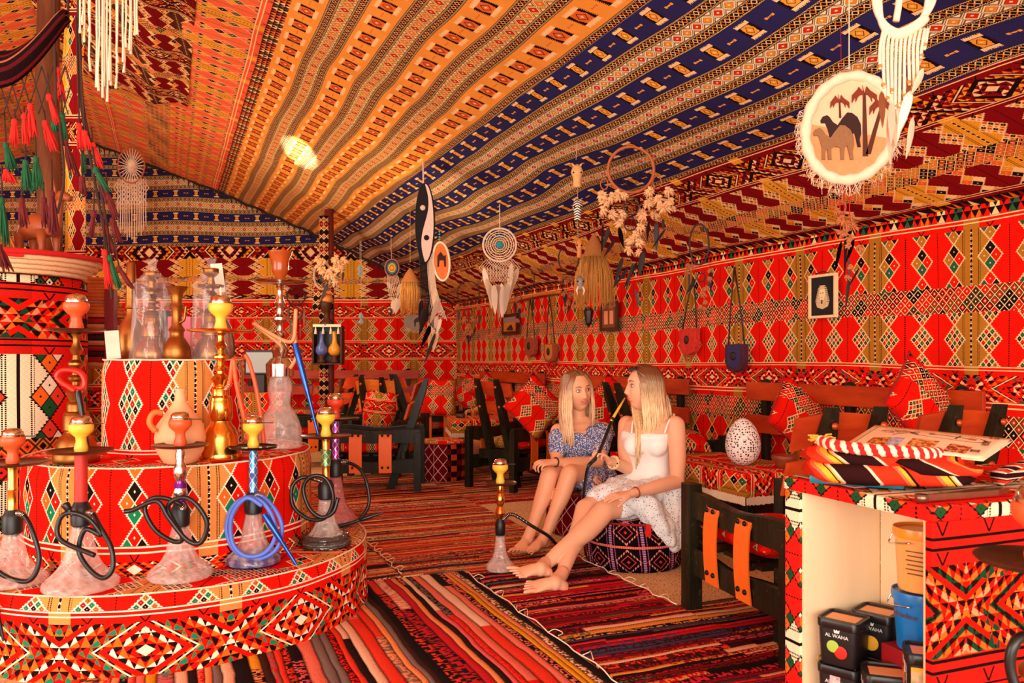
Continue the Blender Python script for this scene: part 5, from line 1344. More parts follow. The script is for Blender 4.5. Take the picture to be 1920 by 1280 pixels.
# ================================================================ hanging things
M_WOOL = plain('white_cord', srgb(238, 208, 176), .9, var=.08, nscale=60); M_WF = plain('white_feather', srgb(246, 220, 192), .8, var=.06); M_BF = plain('dark_feather', srgb(44, 22, 14), .6, var=.4, nscale=20); M_BRF = plain('brown_feather', srgb(190, 110, 60), .8, var=.4, nscale=30)
M_FLF = plain('cream_down', srgb(244, 184, 130), .95, var=.2, nscale=40); M_BLKY = plain('black_yarn', srgb(20, 12, 16), .9); M_HOOP = plain('brown_hoop', srgb(176, 86, 34), .6, var=.2); M_BHOOP = plain('dark_hoop', srgb(50, 26, 18), .6, var=.3)
M_RAF = plain('raffia', srgb(226, 156, 70), .9, var=.25, nscale=50); M_BEAD = plain('wood_bead', srgb(150, 60, 24), .4)
class Hang:
    def __init__(s, name, label, cat, px, py, Z=None, group=None, string=True, smat=None, sr=.0015, turn=0, upto=None):
        s.Z = Z or ceil_hit(px, py)-.02; s.px, s.py = px, py; p = W(px, py, s.Z)
        s.o = thing(name, label, cat, p, turn, group); s.k = s.Z/FPX
        if string:
            top = (ceil_h(p.x, p.y)-.045 if upto is None else upto)-p.z
            if top > .01: bm = B(); add_tube(bm, [(0, 0, 0), (0, 0, top)], sr, 5); obj('hanging_string', bm, smat or M_WOOL, s.o)
    def L(s, px, py, y=0): return Vector(((px-s.px)*s.k, y, -(py-s.py)*s.k))
    def part(s, name, bm, m, smooth=True, parent=None): return obj(name, bm, m, parent or s.o, smooth=smooth)
    def tube(s, name, pts, r, m, seg=6, sp=0, parent=None):
        P = [s.L(*p) for p in pts]; P = spl(P, sp) if sp else P
        rr = r if not isinstance(r, (list, tuple)) else r
        bm = B(); add_tube(bm, P, rr, seg); return s.part(name, bm, m, parent=parent)
    def ring(s, name, px, py, rx, rz, r, m, y=0, parent=None, ry=0, tilt=0):
        c = s.L(px, py, y); n = 48; ct, st = cos(tilt), sin(tilt); pts = []
        for i in range(n+1):
            a = 2*pi*i/n; x = rx*s.k*cos(a); z = rz*s.k*sin(a); pts.append(c+Vector((x*ct-z*st, ry*s.k*cos(a), x*st+z*ct)))
        bm = B(); add_tube(bm, pts, r, 7, cap=False); return s.part(name, bm, m, parent=parent)
    def web(s, px, py, rx, rz, m, n=10, rounds=3, y=0, r=.0009, ry=0):
        c = s.L(px, py, y); bm = B()
        for k in range(rounds):
            f = 1-k*.26; pts = []
            for i in range(2*n+1):
                a = 2*pi*i/(2*n)+k*.3; ff = f*(1 if i % 2 == 0 else .72); pts.append(c+Vector((rx*s.k*ff*cos(a), ry*s.k*ff*cos(a), rz*s.k*ff*sin(a))))
            add_tube(bm, pts, r, 4)
        return s.part('woven_web', bm, m)
_fm = {}
def feather_mesh(kind):
    if kind in _fm: return _fm[kind]
    bm = B(); n = 10; L_, R_, C = [], [], []
    for i in range(n+1):
        t = i/n; w_ = .5*(sin(pi*min(1, t*1.02)**.75))**.7*(1-.25*t)+.02; y = .25*t*t
        jag = .06*((i % 2)-.5) if kind == 'down' else 0
        C.append(bm.verts.new((0, -.06+y, -t))); L_.append(bm.verts.new((-w_-jag, y, -t-.03))); R_.append(bm.verts.new((w_+jag, y, -t-.03)))
    for i in range(n):
        bm.faces.new((L_[i], C[i], C[i+1], L_[i+1])); bm.faces.new((C[i], R_[i], R_[i+1], C[i+1]))
    me = bpy.data.meshes.new('feather_'+kind); 
    bmesh.ops.solidify(bm, geom=bm.faces[:], thickness=.05)
    bm.to_mesh(me); bm.free(); me.polygons.foreach_set('use_smooth', [True]*len(me.polygons)); _fm[kind] = me; return me
_fmats = {}
def feather(h, px, py, Lpx, wpx, lean=0, mat=None, y=0, turn=0, kind='blade', name='feather'):
    key = (kind, mat.name)
    if key not in _fmats: me = feather_mesh(kind).copy(); me.materials.append(mat); _fmats[key] = me
    o = bpy.data.objects.new(name, _fmats[key]); COL.objects.link(o); o.parent = h.o; o.location = h.L(px, py, y)
    o.rotation_euler = (0, -lean, turn); o.scale = (wpx*h.k, wpx*h.k, Lpx*h.k); return o
_dm = {}
def down(h, px, py, s_, mat, y=0):
    if mat.name not in _dm:
        bm = B(); rnd = random.Random(3)
        for i in range(46):
            a = rnd.uniform(0, 2*pi); e = rnd.uniform(-1.2, 1.5); d = Vector((cos(a)*cos(e), sin(a)*cos(e), sin(e)*1.2-.15)); q = Vector((0, 0, 0))
            add_tube(bm, [q, d*.5, d*1.0+Vector((0, 0, -.25))], [.16, .20, .02], 4)
        me = bpy.data.meshes.new('down'); bm.to_mesh(me); bm.free(); me.materials.append(mat); me.polygons.foreach_set('use_smooth', [True]*len(me.polygons)); _dm[mat.name] = me
    o = bpy.data.objects.new('down_feather', _dm[mat.name]); COL.objects.link(o); o.parent = h.o; o.location = h.L(px, py, y); o.scale = [s_*h.k]*3; o.rotation_euler = (random.random(), random.random(), random.random()*6); return o
def bead(h, px, py, r, m, y=0, name='bead'):
    bm = B(); add_lathe(bm, [(.0001, -r), (r*.7, -r*.7), (r, 0), (r*.7, r*.7), (.0001, r)], 10, Matrix.Translation(h.L(px, py, y))); return h.part(name, bm, m)
# --- white catcher with turquoise centre
h = Hang('dreamcatcher', 'round white crocheted dreamcatcher with turquoise centre and long white feathers', 'dreamcatcher', 937, 376, sr=.003)
h.tube('cord', [(937, 376), (937, 428)], .004, M_WOOL); bead(h, 937, 378, .010, M_WOOL, name='knot')
h.ring('hoop', 937, 459, 31, 31, .009, M_WOOL)
for r0, m, w_ in ((26, M_WOOL, .004), (22, M_FRI, .0035), (17, M_FRI, .004), (13, plain('pale_yarn', srgb(230, 190, 140), .9), .004), (9, M_FRI, .003)): h.ring('crochet_round', 937, 459, r0, r0, w_, m)
bm = B(); add_lathe(bm, [(7*h.k, -.003), (7*h.k, .003), (.0001, .005)], 20, Matrix.Translation(h.L(937, 459)) @ Matrix.Rotation(pi/2, 4, 'X')); h.part('turquoise_centre', bm, plain('turquoise_yarn', srgb(40, 150, 150), .9))
h.web(937, 459, 30, 30, M_WOOL, 14, 4, r=.0022)
# macrame net below
bm = B(); rnd = random.Random(5)
for i in range(11):
    x0 = 912+5*i
    for sgn in (-1, 1): add_tube(bm, [h.L(x0, 486), h.L(x0+sgn*14, 502), h.L(x0+sgn*2, 516), h.L(x0+sgn*10, 528)], .0022, 4)
h.part('macrame_net', bm, M_WOOL)
for i in range(9): h.tube('fringe_cord', [(914+5.8*i, 500), (914+5.8*i, 522+6*sin(i*2.1))], .0024, M_WOOL, 5)
for x_ in (916, 925, 934, 943, 953): bead(h, x_, 520, .006, M_BEAD)
for (x, y, L_, w_, ln) in ((906, 500, 62, 13, .22), (912, 520, 48, 13, .2), (960, 490, 70, 13, -.12), (966, 505, 58, 12, -.2), (972, 500, 46, 12, -.28), (918, 528, 50, 14, .1), (926, 532, 56, 15, .05), (935, 530, 66, 16, .0), (943, 534, 60, 15, -.03), (951, 530, 58, 15, -.08), (930, 530, 52, 14, .1), (948, 528, 50, 13, -.1), (940, 528, 66, 14, .05)):
    feather(h, x, y, L_, w_*.85, ln, M_WF, y=random.uniform(-.02, .02), turn=random.uniform(-.4, .4))
# --- yin and yang catcher, seen nearly edge on
h = Hang('dreamcatcher', 'tall black and white yin-yang dreamcatcher hanging nearly edge on', 'dreamcatcher', 793, 302, sr=.005)
h.tube('cord', [(793, 302), (794, 346)], .006, M_WOOL)
cx, cy, rz_, rx_ = 797, 418, 73, 16
def disc_half(sgn):
    bm = B(); n = 24; out = []
    for i in range(n+1): a = pi*i/n-pi/2; out.append((sgn*cos(a)*rx_, sin(a)*rz_))
    # s-curve back
    for i in range(1, n): t = i/n; z = rz_*(1-2*t); out.append((sin(2*pi*t)*rx_*.42*1, z))
    vs_f = [bm.verts.new(h.L(cx+x, cy-z, -.010+.0)) for x, z in out]; vs_b = [bm.verts.new(h.L(cx+x, cy-z, .012)) for x, z in out]
    bm.faces.new(vs_f); bm.faces.new(vs_b[::-1])
    for i in range(len(out)): j = (i+1) % len(out); bm.faces.new((vs_f[j], vs_f[i], vs_b[i], vs_b[j]))
    bm.normal_update(); bmesh.ops.triangulate(bm, faces=bm.faces[:]); return recalc(bm)
h.part('black_half', disc_half(-1), M_BLKY, False); h.part('white_half', disc_half(1), plain('pink_white_yarn', srgb(244, 206, 184), .9), False)
h.ring('hoop', cx, cy, rx_+1, rz_+1, .009, M_BLKY)
bm = B(); add_lathe(bm, [(.0001, 0), (5*h.k, 0), (5*h.k, .006), (.0001, .006)], 12, Matrix.Translation(h.L(cx-4, cy-28, -.012)) @ Matrix.Rotation(pi/2, 4, 'X')); h.part('white_dot', bm, M_WOOL)
bm = B(); add_lathe(bm, [(.0001, 0), (5*h.k, 0), (5*h.k, .006), (.0001, .006)], 12, Matrix.Translation(h.L(cx+3, cy+28, -.012)) @ Matrix.Rotation(pi/2, 4, 'X')); h.part('black_dot', bm, M_BLKY)
for i in range(9):
    x0 = 786+2.0*i; x1 = 792+3.2*i; h.tube('black_cord', [(x0, 470+8*sin(i)), (x0+3, 540), (x1, 590+i*4)], .004, M_BLKY, 5, 3)
for i in range(8):
    x0 = 800+1.8*i; x1 = 810+4.0*i; h.tube('white_cord', [(x0, 486-2*i), (x0+5, 540), (x1, 580+i*3)], .004, M_WOOL, 5, 3)
for (x, y, L_, w_, ln, m) in ((790, 560, 50, 12, -.1, M_BF), (796, 575, 45, 12, -.2, M_BF), (803, 575, 55, 12, -.3, M_BF), (812, 600, 58, 10, -.42, M_BF), (818, 622, 62, 7, -.35, M_BF), (812, 610, 44, 14, -.2, M_WF), (818, 616, 42, 13, -.15, M_WF), (822, 590, 46, 12, -.45, M_WF), (828, 596, 44, 12, -.5, M_WF), (824, 560, 48, 12, -.35, M_WF), (818, 540, 50, 11, -.3, M_WF), (806, 560, 44, 10, -.2, M_BF), (815, 575, 50, 11, -.3, M_WF)):
    feather(h, x, y, L_, w_, ln, m, y=random.uniform(-.04, .04), turn=random.uniform(-.6, .6))
# --- felt picture with camels, near upper right (an oval disc turned a little)
h = Hang('felt_camel_picture', 'round felt picture of two camels and palm trees with shaggy white rim', 'wall hanging', 1592, 130, Z=3.0, sr=.002)
cx, cy = 1594, 240; k = h.k
bm = B(); n = 56
for rr, m_ in (((86, 102), 0),):
    pass
tl = radians(-18)
def el(rx, rz, a):
    x, z = rx*cos(a), rz*sin(a); return (x*cos(tl)-z*sin(tl), x*sin(tl)+z*cos(tl))
def ell_disc(rx, rz, y0, y1, m, name):
    bm = B(); f = []; b = []
    for i in range(n): x, z = el(rx, rz, 2*pi*i/n); f.append(bm.verts.new(h.L(cx+x, cy-z, y0))); b.append(bm.verts.new(h.L(cx+x, cy-z, y1)))
    bm.faces.new(f); bm.faces.new(b[::-1])
    for i in range(n): j = (i+1) % n; bm.faces.new((f[j], f[i], b[i], b[j]))
    recalc(bm); return h.part(name, bm, m, False)
ell_disc(76, 94, -.004, .010, plain('cream_felt', srgb(240, 186, 146), .95, var=.06, nscale=60), 'felt_disc')
# sand
bm = B(); f = []; 
out = [el(75, 93, a) for a in [pi*1.06+i*(pi*.95)/24 for i in range(25)]]
vs = [bm.verts.new(h.L(cx+x, cy-z, -.0065)) for x, z in out]; bm.faces.new(vs); bmesh.ops.recalc_face_normals(bm, faces=bm.faces[:])
r = bmesh.ops.extrude_face_region(bm, geom=bm.faces[:]); [setattr(v.co, 'y', v.co.y+.002) for v in r['geom'] if isinstance(v, bmesh.types.BMVert)]
h.part('felt_sand', bm, plain('tan_felt', srgb(214, 140, 90), .95, var=.2, nscale=80), False)
pts = []
for i in range(57): x, z = el(82, 99, 2*pi*i/56); pts.append(h.L(cx+x, cy-z, 0))
bm = B(); add_tube(bm, pts, [.020+.003*sin(i*1.7) for i in range(57)], 10, cap=False); h.part('wool_rim', bm, M_WOOL)
bm = B(); rnd = random.Random(2)
for i in range(150):
    a = rnd.uniform(pi*.95, 2*pi*1.02); x, z = el(88, 105, a); p0 = h.L(cx+x, cy-z, rnd.uniform(-.01, .01)); d = Vector((x, 0, -0))*k*.1
    x2, z2 = el(94+rnd.uniform(0, 8), 112+rnd.uniform(0, 10), a+rnd.uniform(-.1, .1)); add_tube(bm, [p0, h.L(cx+x2, cy-z2, rnd.uniform(-.02, .02)), h.L(cx+x2+rnd.uniform(-6, 6), cy-z2+rnd.uniform(4, 16), 0)], .0011, 3)
o = h.part('loose_fringe', bm, M_WOOL); o['kind'] = 'stuff'
def flat(outline, m, name, y=-.0105, th=.004):
    bm = B(); f = [bm.verts.new(h.L(x, y_, y)) for x, y_ in outline]; b = [bm.verts.new(h.L(x, y_, y+th)) for x, y_ in outline]
    bm.faces.new(f); bm.faces.new(b[::-1])
    for i in range(len(outline)): j = (i+1) % len(outline); bm.faces.new((f[j], f[i], b[i], b[j]))
    bm.normal_update(); bmesh.ops.triangulate(bm, faces=bm.faces[:]); recalc(bm); return h.part(name, bm, m, False)
F_BLK = plain('black_felt', srgb(50, 22, 18), .95); F_TAU = plain('taupe_felt', srgb(140, 96, 60), .95, var=.2, nscale=90); F_BRN = plain('brown_felt', srgb(120, 44, 16), .95, var=.2); F_DBR = plain('dark_brown_felt', srgb(84, 36, 18), .95, var=.2)
camo = [(1537, 227), (1541, 220), (1549, 217), (1554, 221), (1560, 230), (1569, 236), (1577, 224), (1587, 212), (1596, 213), (1606, 221), (1612, 234), (1613, 250), (1610, 262), (1612, 277), (1606, 277), (1603, 262), (1600, 250), (1595, 255), (1594, 277), (1588, 277), (1587, 254), (1576, 252), (1570, 257), (1571, 277), (1565, 277), (1563, 256), (1559, 262), (1559, 277), (1553, 277), (1553, 254), (1550, 243), (1546, 232), (1538, 232)]
flat(camo, F_BLK, 'black_camel', -.0095)
flat([(x-14, y_+24) for x, y_ in camo], F_TAU, 'taupe_camel', -.013)
def palm(x0, y0, x1, y1, R_, m1, m2, tw=5):
    flat([(x0-tw*.5, y0), (x0+tw*.5, y0), (x1+tw, y1), (x1-tw, y1)], m2, 'palm_trunk', -.0085)
    for a in (-1.35, -.75, -.1, .6, 1.3):
        dx, dy = sin(a)*R_, -cos(a)*R_*.55; out = [(x0, y0), (x0+dx*.5-3, y0+dy*.9-5), (x0+dx, y0+dy*.6+R_*.15), (x0+dx*1.02, y0+dy*.3+R_*.75), (x0+dx*.8, y0+dy*.2+R_*.35), (x0+dx*.4, y0+dy*.3+3)]
        flat(out, m1, 'palm_frond', -.0115+.0005*a)
palm(1573, 192, 1574, 222, 18, F_BRN, F_DBR, 2); palm(1619, 178, 1621, 294, 24, F_BRN, F_DBR, 5); palm(1652, 200, 1626, 290, 24, F_BRN, F_DBR, 5)
# --- near white catcher, top right
h = Hang('dreamcatcher', 'blurred near white dreamcatcher with long white tassels at the top right', 'dreamcatcher', 1690, -60, Z=1.9, sr=.003)
for tl_, rx, rz, cx, cy in ((0, 50, 66, 1690, -6),): h.ring('hoop', cx, cy, rx, rz, .0075, M_WOOL)
h.tube('cord', [(1688, -60), (1686, 0), (1680, 40)], .008, M_WOOL, 8, 3)
h.tube('loop', [(1648, 0), (1652, 40), (1668, 62), (1700, 54), (1730, 34), (1748, 6), (1752, -20)], .0075, M_WOOL, 8, 4)
h.tube('loop', [(1668, 62), (1690, 66), (1716, 52), (1736, 34)], .011, M_WOOL, 8, 4)
for i, (x, y1) in enumerate(((1650, 130), (1656, 165), (1664, 190), (1672, 175), (1680, 205), (1688, 200), (1696, 185), (1704, 160), (1712, 170), (1720, 150), (1728, 110), (1734, 90))):
    h.tube('tassel_cord', [(x+6, 58-(.4*i)), (x, 90), (x+2*sin(i), y1)], .0038, M_WOOL, 6, 3)
    bead(h, x, y1-6, .0055, M_CLAYF)
for (x, y, L_, w_, ln) in ((1657, 165, 70, 14, .05), (1668, 190, 80, 16, .02), (1680, 190, 110, 20, -.02), (1692, 190, 90, 20, -.12), (1704, 170, 80, 18, -.25), (1712, 165, 70, 18, -.4), (1724, 110, 66, 18, -.25), (1735, 96, 80, 14, -.45), (1728, 130, 60, 16, -.5), (1674, 215, 60, 14, .2), (1715, 215, 82, 18, -.18)):
    feather(h, x, y, L_, w_, ln, M_WF, y=random.uniform(-.02, .02), turn=random.uniform(-.5, .5), name='white_tassel')
# --- brown hoop with fluffy cream feathers
h = Hang('dreamcatcher', 'brown hoop dreamcatcher with cream fluff and dark feathers above the women', 'dreamcatcher', 1183, 262)
h.ring('hoop', 1183, 318, 43, 43, .010, M_HOOP); h.web(1183, 318, 40, 40, M_BHOOP, 8, 4, r=.0012)
h.ring('small_hoop', 1133, 345, 7, 10, .004, M_HOOP); h.ring('small_hoop', 1232, 342, 8, 12, .004, M_HOOP); h.ring('small_hoop', 1184, 386, 14, 16, .004, M_BHOOP); h.ring('small_hoop', 1182, 420, 12, 12, .004, M_BHOOP); h.web(1184, 386, 13, 15, M_BHOOP, 6, 2)
for (x, y, s_) in ((1128, 366, 12), (1136, 378, 12), (1130, 394, 10), (1146, 370, 10), (1158, 364, 11), (1148, 400, 11), (1168, 368, 8), (1168, 398, 10), (1165, 414, 9), (1216, 360, 11), (1222, 376, 12), (1214, 384, 10), (1234, 374, 11), (1240, 390, 10), (1228, 400, 9), (1250, 360, 10), (1256, 378, 10), (1206, 396, 10), (1205, 408, 9), (1198, 428, 10), (1190, 440, 9), (1183, 450, 9), (1178, 466, 9), (1196, 456, 10), (1199, 472, 9), (1172, 430, 8), (1248, 392, 8), (1262, 392, 6)):
    down(h, x, y, s_*1.05, M_FLF, y=random.uniform(-.05, .05))
for (x, y, L_, w_, ln) in ((1131, 415, 60, 5, -.05), (1144, 422, 50, 9, -.3), (1160, 425, 40, 9, .2), (1152, 450, 40, 7, -.6), (1218, 410, 44, 6, -.1), (1229, 415, 56, 11, .0), (1245, 408, 22, 6, 0), (1246, 430, 45, 5, -.6), (1170, 478, 60, 9, -.3), (1186, 492, 56, 6, -.25), (1196, 488, 60, 8, -.5), (1205, 470, 46, 13, -.2), (1190, 540, 40, 5, .15), (1180, 500, 50, 6, -.7)):
    feather(h, x, y, L_, w_, ln, M_BF, y=random.uniform(-.05, .05), turn=random.uniform(-.6, .6))
for x0, y0, x1, y1 in ((1148, 345, 1131, 420), (1184, 362, 1184, 480), (1222, 345, 1228, 420), (1133, 340, 1150, 330), (1232, 340, 1222, 328)): h.tube('thread', [(x0, y0), (x1, y1)], .0012, M_BHOOP, 4)
# --- column of small animal masks
h = Hang('animal_mask_string', 'string of small animal masks, giraffe, zebra, antelope and elephant, one under another', 'ornament', 1082, 258, sr=.001)
h.tube('thread', [(1082, 258), (1080, 300)], .001, M_WOOL, 4); h.tube('thread', [(1083, 350), (1083, 372), (1083, 410), (1084, 446)], .001, M_WOOL, 4); h.tube('thread', [(1088, 480), (1088, 516)], .001, M_WOOL, 4)
def head_mask(px, py, w_, H_, m, name, horns=None, ears=True, tusks=False, mr=None):
    bm = B(); c = h.L(px, py)
    prof = [(0, .10), (.15, .38), (.35, .5), (.55, .34), (.8, .30), (.95, .34), (1.0, .16)]
    rings = []
    for t, ww in prof: rings.append([c+Vector((w_*h.k*ww*cos(2*pi*i/14), w_*h.k*ww*.7*sin(2*pi*i/14), -t*H_*h.k)) for i in range(14)])
    add_loft(bm, rings); recalc(bm); o = h.part(name, bm, m)
    if ears:
        for s in (-1, 1): bm = B(); add_tube(bm, [c+Vector((s*w_*h.k*.2, 0, -.1*H_*h.k)), c+Vector((s*w_*h.k*.42, 0, .06*H_*h.k))], [.010*w_/24, .003], 6); h.part('ear', bm, m, parent=o)
    for s in (-1, 1): bm = B(); add_lathe(bm, [(.0001, 0), (.006, 0), (.0001, .004)], 8, Matrix.Translation(c+Vector((s*w_*h.k*.3, -w_*h.k*.3, -.38*H_*h.k))) @ Matrix.Rotation(pi/2, 4, 'X')); h.part('eye', bm, M_BLKY, parent=o)
    if tusks:
        for s in (-1, 1): bm = B(); add_tube(bm, [c+Vector((s*w_*h.k*.25, -.01, -.75*H_*h.k)), c+Vector((s*w_*h.k*.42, -.02, -1.05*H_*h.k)), c+Vector((s*w_*h.k*.3, -.025, -1.35*H_*h.k))], [.007, .006, .002], 6); h.part('tusk', bm, M_WOOL, parent=o)
    return o
def zebra():
    m, n, bs = newmat('zebra_paint'); x, y, z = n.objc(); f = ((z*60+abs(x)*30)).fr() < .5; lnk(n, n.mix(f, srgb(240, 220, 200), srgb(26, 20, 20)), bs.inputs['Base Color']); return m
head_mask(1082, 308, 24, 44, plain('spotted_tan', srgb(226, 160, 96), .6, var=.5, nscale=120), 'giraffe_head'); head_mask(1083, 374, 20, 40, zebra(), 'zebra_head'); head_mask(1086, 446, 14, 38, M_CLAYF, 'antelope_head'); head_mask(1088, 518, 17, 26, plain('grey_paint', srgb(130, 110, 100), .5), 'elephant_head', tusks=True)
# --- raffia hangings
def raffia(px0, py0, px_c, top, brim, bot, wt, wb, label, Z=None, nst=160):
    h = Hang('raffia_lampshade', label, 'lampshade', px0, py0, Z, smat=M_RAF)
    bm = B(); H_ = (brim-top)*h.k; c = h.L(px_c, top); pr = [(.004, 0)]
    for i in range(11): pr.append((wt/2*h.k*(i/10)**.75+.004, -H_*i/10+.002*(i % 2)))
    add_lathe(bm, pr, 28, Matrix.Translation(c), cap=False); h.part('woven_cone', bm, plain('woven_straw', srgb(176, 108, 50), .9, var=.3, nscale=110, bump=.003))
    bm = B(); rnd = random.Random(int(px0))
    for i in range(nst):
        a = rnd.uniform(0, 2*pi); r0 = wt/2*h.k*rnd.uniform(.75, 1); r1 = wb/2*h.k*rnd.uniform(.6, 1.05); y1 = bot+rnd.uniform(-22, 10)
        p0 = Vector((c.x+r0*cos(a), r0*sin(a), h.L(0, brim-4).z)); p2 = Vector((c.x+r1*cos(a), r1*sin(a), h.L(0, y1).z)); pm = (p0+p2)/2+Vector((r1*.15*cos(a)+rnd.uniform(-.01, .01), r1*.15*sin(a), .01))
        add_tube(bm, [p0, pm, p2], [.0022, .0022, .0012], 3)
    o = h.part('raffia_strands', bm, M_RAF); o['kind'] = 'stuff'; return h
raffia(1111, 436, 1114, 438, 482, 570, 42, 76, 'woven cone lampshade with a long thick raffia skirt above the women', Z=6.6, nst=420)
raffia(769, 492, 769, 503, 530, 588, 34, 36, 'smaller raffia skirted cone beside the black and white dreamcatcher', Z=8.2, nst=200)
# --- small round camel picture and dark bag by the yin-yang
h = Hang('round_camel_picture', 'small oval orange picture with dark figures and white rim', 'wall hanging', 824, 430, Z=8.0, smat=M_BHOOP)
h.ring('white_rim', 828, 490, 15, 36, .012, M_WOOL, tilt=.08)
bm = B(); n = 32; f = [bm.verts.new(h.L(828+14*cos(2*pi*i/n), 490-34*sin(2*pi*i/n), 0)) for i in range(n)]; bm.faces.new(f); r = bmesh.ops.extrude_face_region(bm, geom=bm.faces[:]); [setattr(v.co, 'y', v.co.y+.01) for v in r['geom'] if isinstance(v, bmesh.types.BMVert)]; recalc(bm)
h.part('picture_disc', bm, plain('orange_print', srgb(220, 100, 36), .8, var=.4, nscale=10), False)
flat([(820, 480), (826, 472), (832, 480), (836, 478), (836, 500), (833, 500), (832, 488), (824, 488), (823, 500), (820, 500)], F_BLK, 'dark_figure', -.004, .003)
for i in range(4): bead(h, 824, 434+5*i, .010, plain('turquoise_bead', srgb(90, 170, 160), .4))
h = Hang('camel_pouch', 'grey pouch with a dark camel and fringe under the small raffia cone', 'pouch', 783, 588, Z=8.15, string=False)
flat([(757, 594), (772, 588), (796, 594), (792, 612), (784, 620), (758, 612)], plain('grey_cloth', srgb(110, 90, 80), .9), 'pouch', 0, .02)
flat([(776, 600), (780, 596), (786, 594), (790, 600), (789, 612), (787, 612), (786, 603), (780, 604), (779, 612), (777, 612)], F_BLK, 'camel_motif', -.004, .004)
bm = B(); [add_tube(bm, [h.L(760+2.4*i, 613+.5*i, .01), h.L(761+2.4*i, 622+.3*i, .01)], .0015, 3) for i in range(11)]; o = h.part('fringe', bm, M_FRI); o['kind'] = 'stuff'
h.o.location.z += 0
# --- left catcher with coloured rings
h = Hang('dreamcatcher', 'small dreamcatcher with green, orange and purple rings and white feathers', 'dreamcatcher', 733, 440)
bead(h, 733, 466, .016, M_CLAYF); h.tube('cord', [(733, 440), (734, 486)], .003, M_WOOL, 5)
for r0, c in ((13, srgb(170, 110, 80)), (11, srgb(70, 30, 90)), (8.5, srgb(30, 130, 120)), (6, srgb(230, 190, 60)), (3.5, srgb(230, 110, 30)), (1.5, srgb(240, 190, 60))): h.ring('ring', 735, 502, r0, r0*1.25, .0085, plain('yarn_%d' % int(r0*10), c, .9))
for i in range(8): h.tube('cord', [(727+2.6*i, 516), (728+3.4*i, 540), (732+4.5*i, 560+5*sin(i))], .0035, M_WOOL, 5, 3)
for (x, y, L_, w_, ln) in ((726, 528, 20, 7, .4), (738, 560, 28, 9, -.1), (744, 556, 32, 9, -.2), (750, 560, 30, 9, -.3), (756, 548, 30, 9, -.4), (752, 530, 30, 8, -.3)): feather(h, x, y, L_, w_, ln, M_WF)
bm = B(); add_lathe(bm, [(.0001, 0), (.02, .01), (.035, .05), (.03, .08), (.0001, .1)], 14, Matrix.Translation(h.L(731, 592))); h.part('shell_bell', bm, M_STL); h.tube('thread', [(731, 520), (731, 575)], .0012, M_BHOOP, 4)
# --- dark hoops with feathers near the right wall
def dark_catcher(px, py, Z, cx, cy, rx, rz, fl, label, subs=(), downs=(), m=M_BHOOP):
    h = Hang('dreamcatcher', label, 'dreamcatcher', px, py, Z, smat=M_BHOOP, sr=.001)
    h.ring('hoop', cx, cy, rx, rz, .0065, m); h.web(cx, cy, rx*.95, rz*.95, m, 8, 2, r=.0008)
    for (x, y, r_) in subs: h.ring('small_hoop', x, y, r_, r_, .004, m); h.tube('thread', [(x, y-r_), (cx, cy+rz)], .001, m, 4)
    for (x, y, s_) in downs: down(h, x, y, s_, M_BRF)
    for (x, y, L_, w_, ln) in fl: feather(h, x, y, L_, w_, ln, M_BF); h.tube('thread', [(x, y+3), (x+(cx-x)*.3, cy+rz*.8)], .0008, m, 4)
    return h
dark_catcher(878, 520, 9.1, 878, 549, 21, 22, [(860, 580, 20, 5, .0), (870, 615, 22, 4, .3), (878, 620, 28, 4, 0), (885, 618, 24, 4, -.2), (892, 612, 22, 4, -.3), (900, 590, 18, 5, -.1)], 'thin dark hoop dreamcatcher left of the white one, with a cluster of brown feathers', ((878, 585, 7), (879, 602, 5)), ((872, 598, 7), (886, 598, 7), (879, 612, 8), (874, 624, 6), (884, 622, 6), (858, 574, 6), (898, 576, 6)))
dark_catcher(984, 500, 8.0, 985, 523, 17, 22, [(965, 565, 26, 5, .1), (975, 575, 30, 5, 0), (1000, 560, 30, 5, -.1)], 'dark hoop dreamcatcher just right of the white feathered one', ((972, 560, 6), (970, 578, 5)), ((966, 560, 6), (974, 572, 6), (980, 590, 6), (970, 600, 5)))
dark_catcher(1065, 452, 7.3, 1066, 485, 19, 25, [(1062, 545, 30, 6, -.1), (1072, 560, 30, 6, -.3), (1055, 540, 24, 5, .1)], 'dark hoop dreamcatcher partly behind the large raffia skirt', ((1065, 525, 6),), ((1052, 522, 6), (1062, 528, 7), (1072, 522, 7), (1060, 548, 7), (1070, 552, 7), (1066, 566, 6)))
dark_catcher(1311, 415, 5.3, 1311, 458, 18, 38, [(1292, 505, 40, 5, 0), (1305, 522, 36, 7, -.55), (1333, 500, 48, 8, .0), (1338, 520, 36, 5, -.6)], 'tall dark hoop dreamcatcher with brown feathers over the red hanging bag', ((1315, 520, 8),), ((1290, 498, 7), (1298, 500, 7), (1288, 510, 6), (1334, 506, 6), (1330, 522, 6), (1325, 540, 7), (1318, 552, 7), (1322, 566, 6), (1314, 575, 6), (1320, 578, 5)))
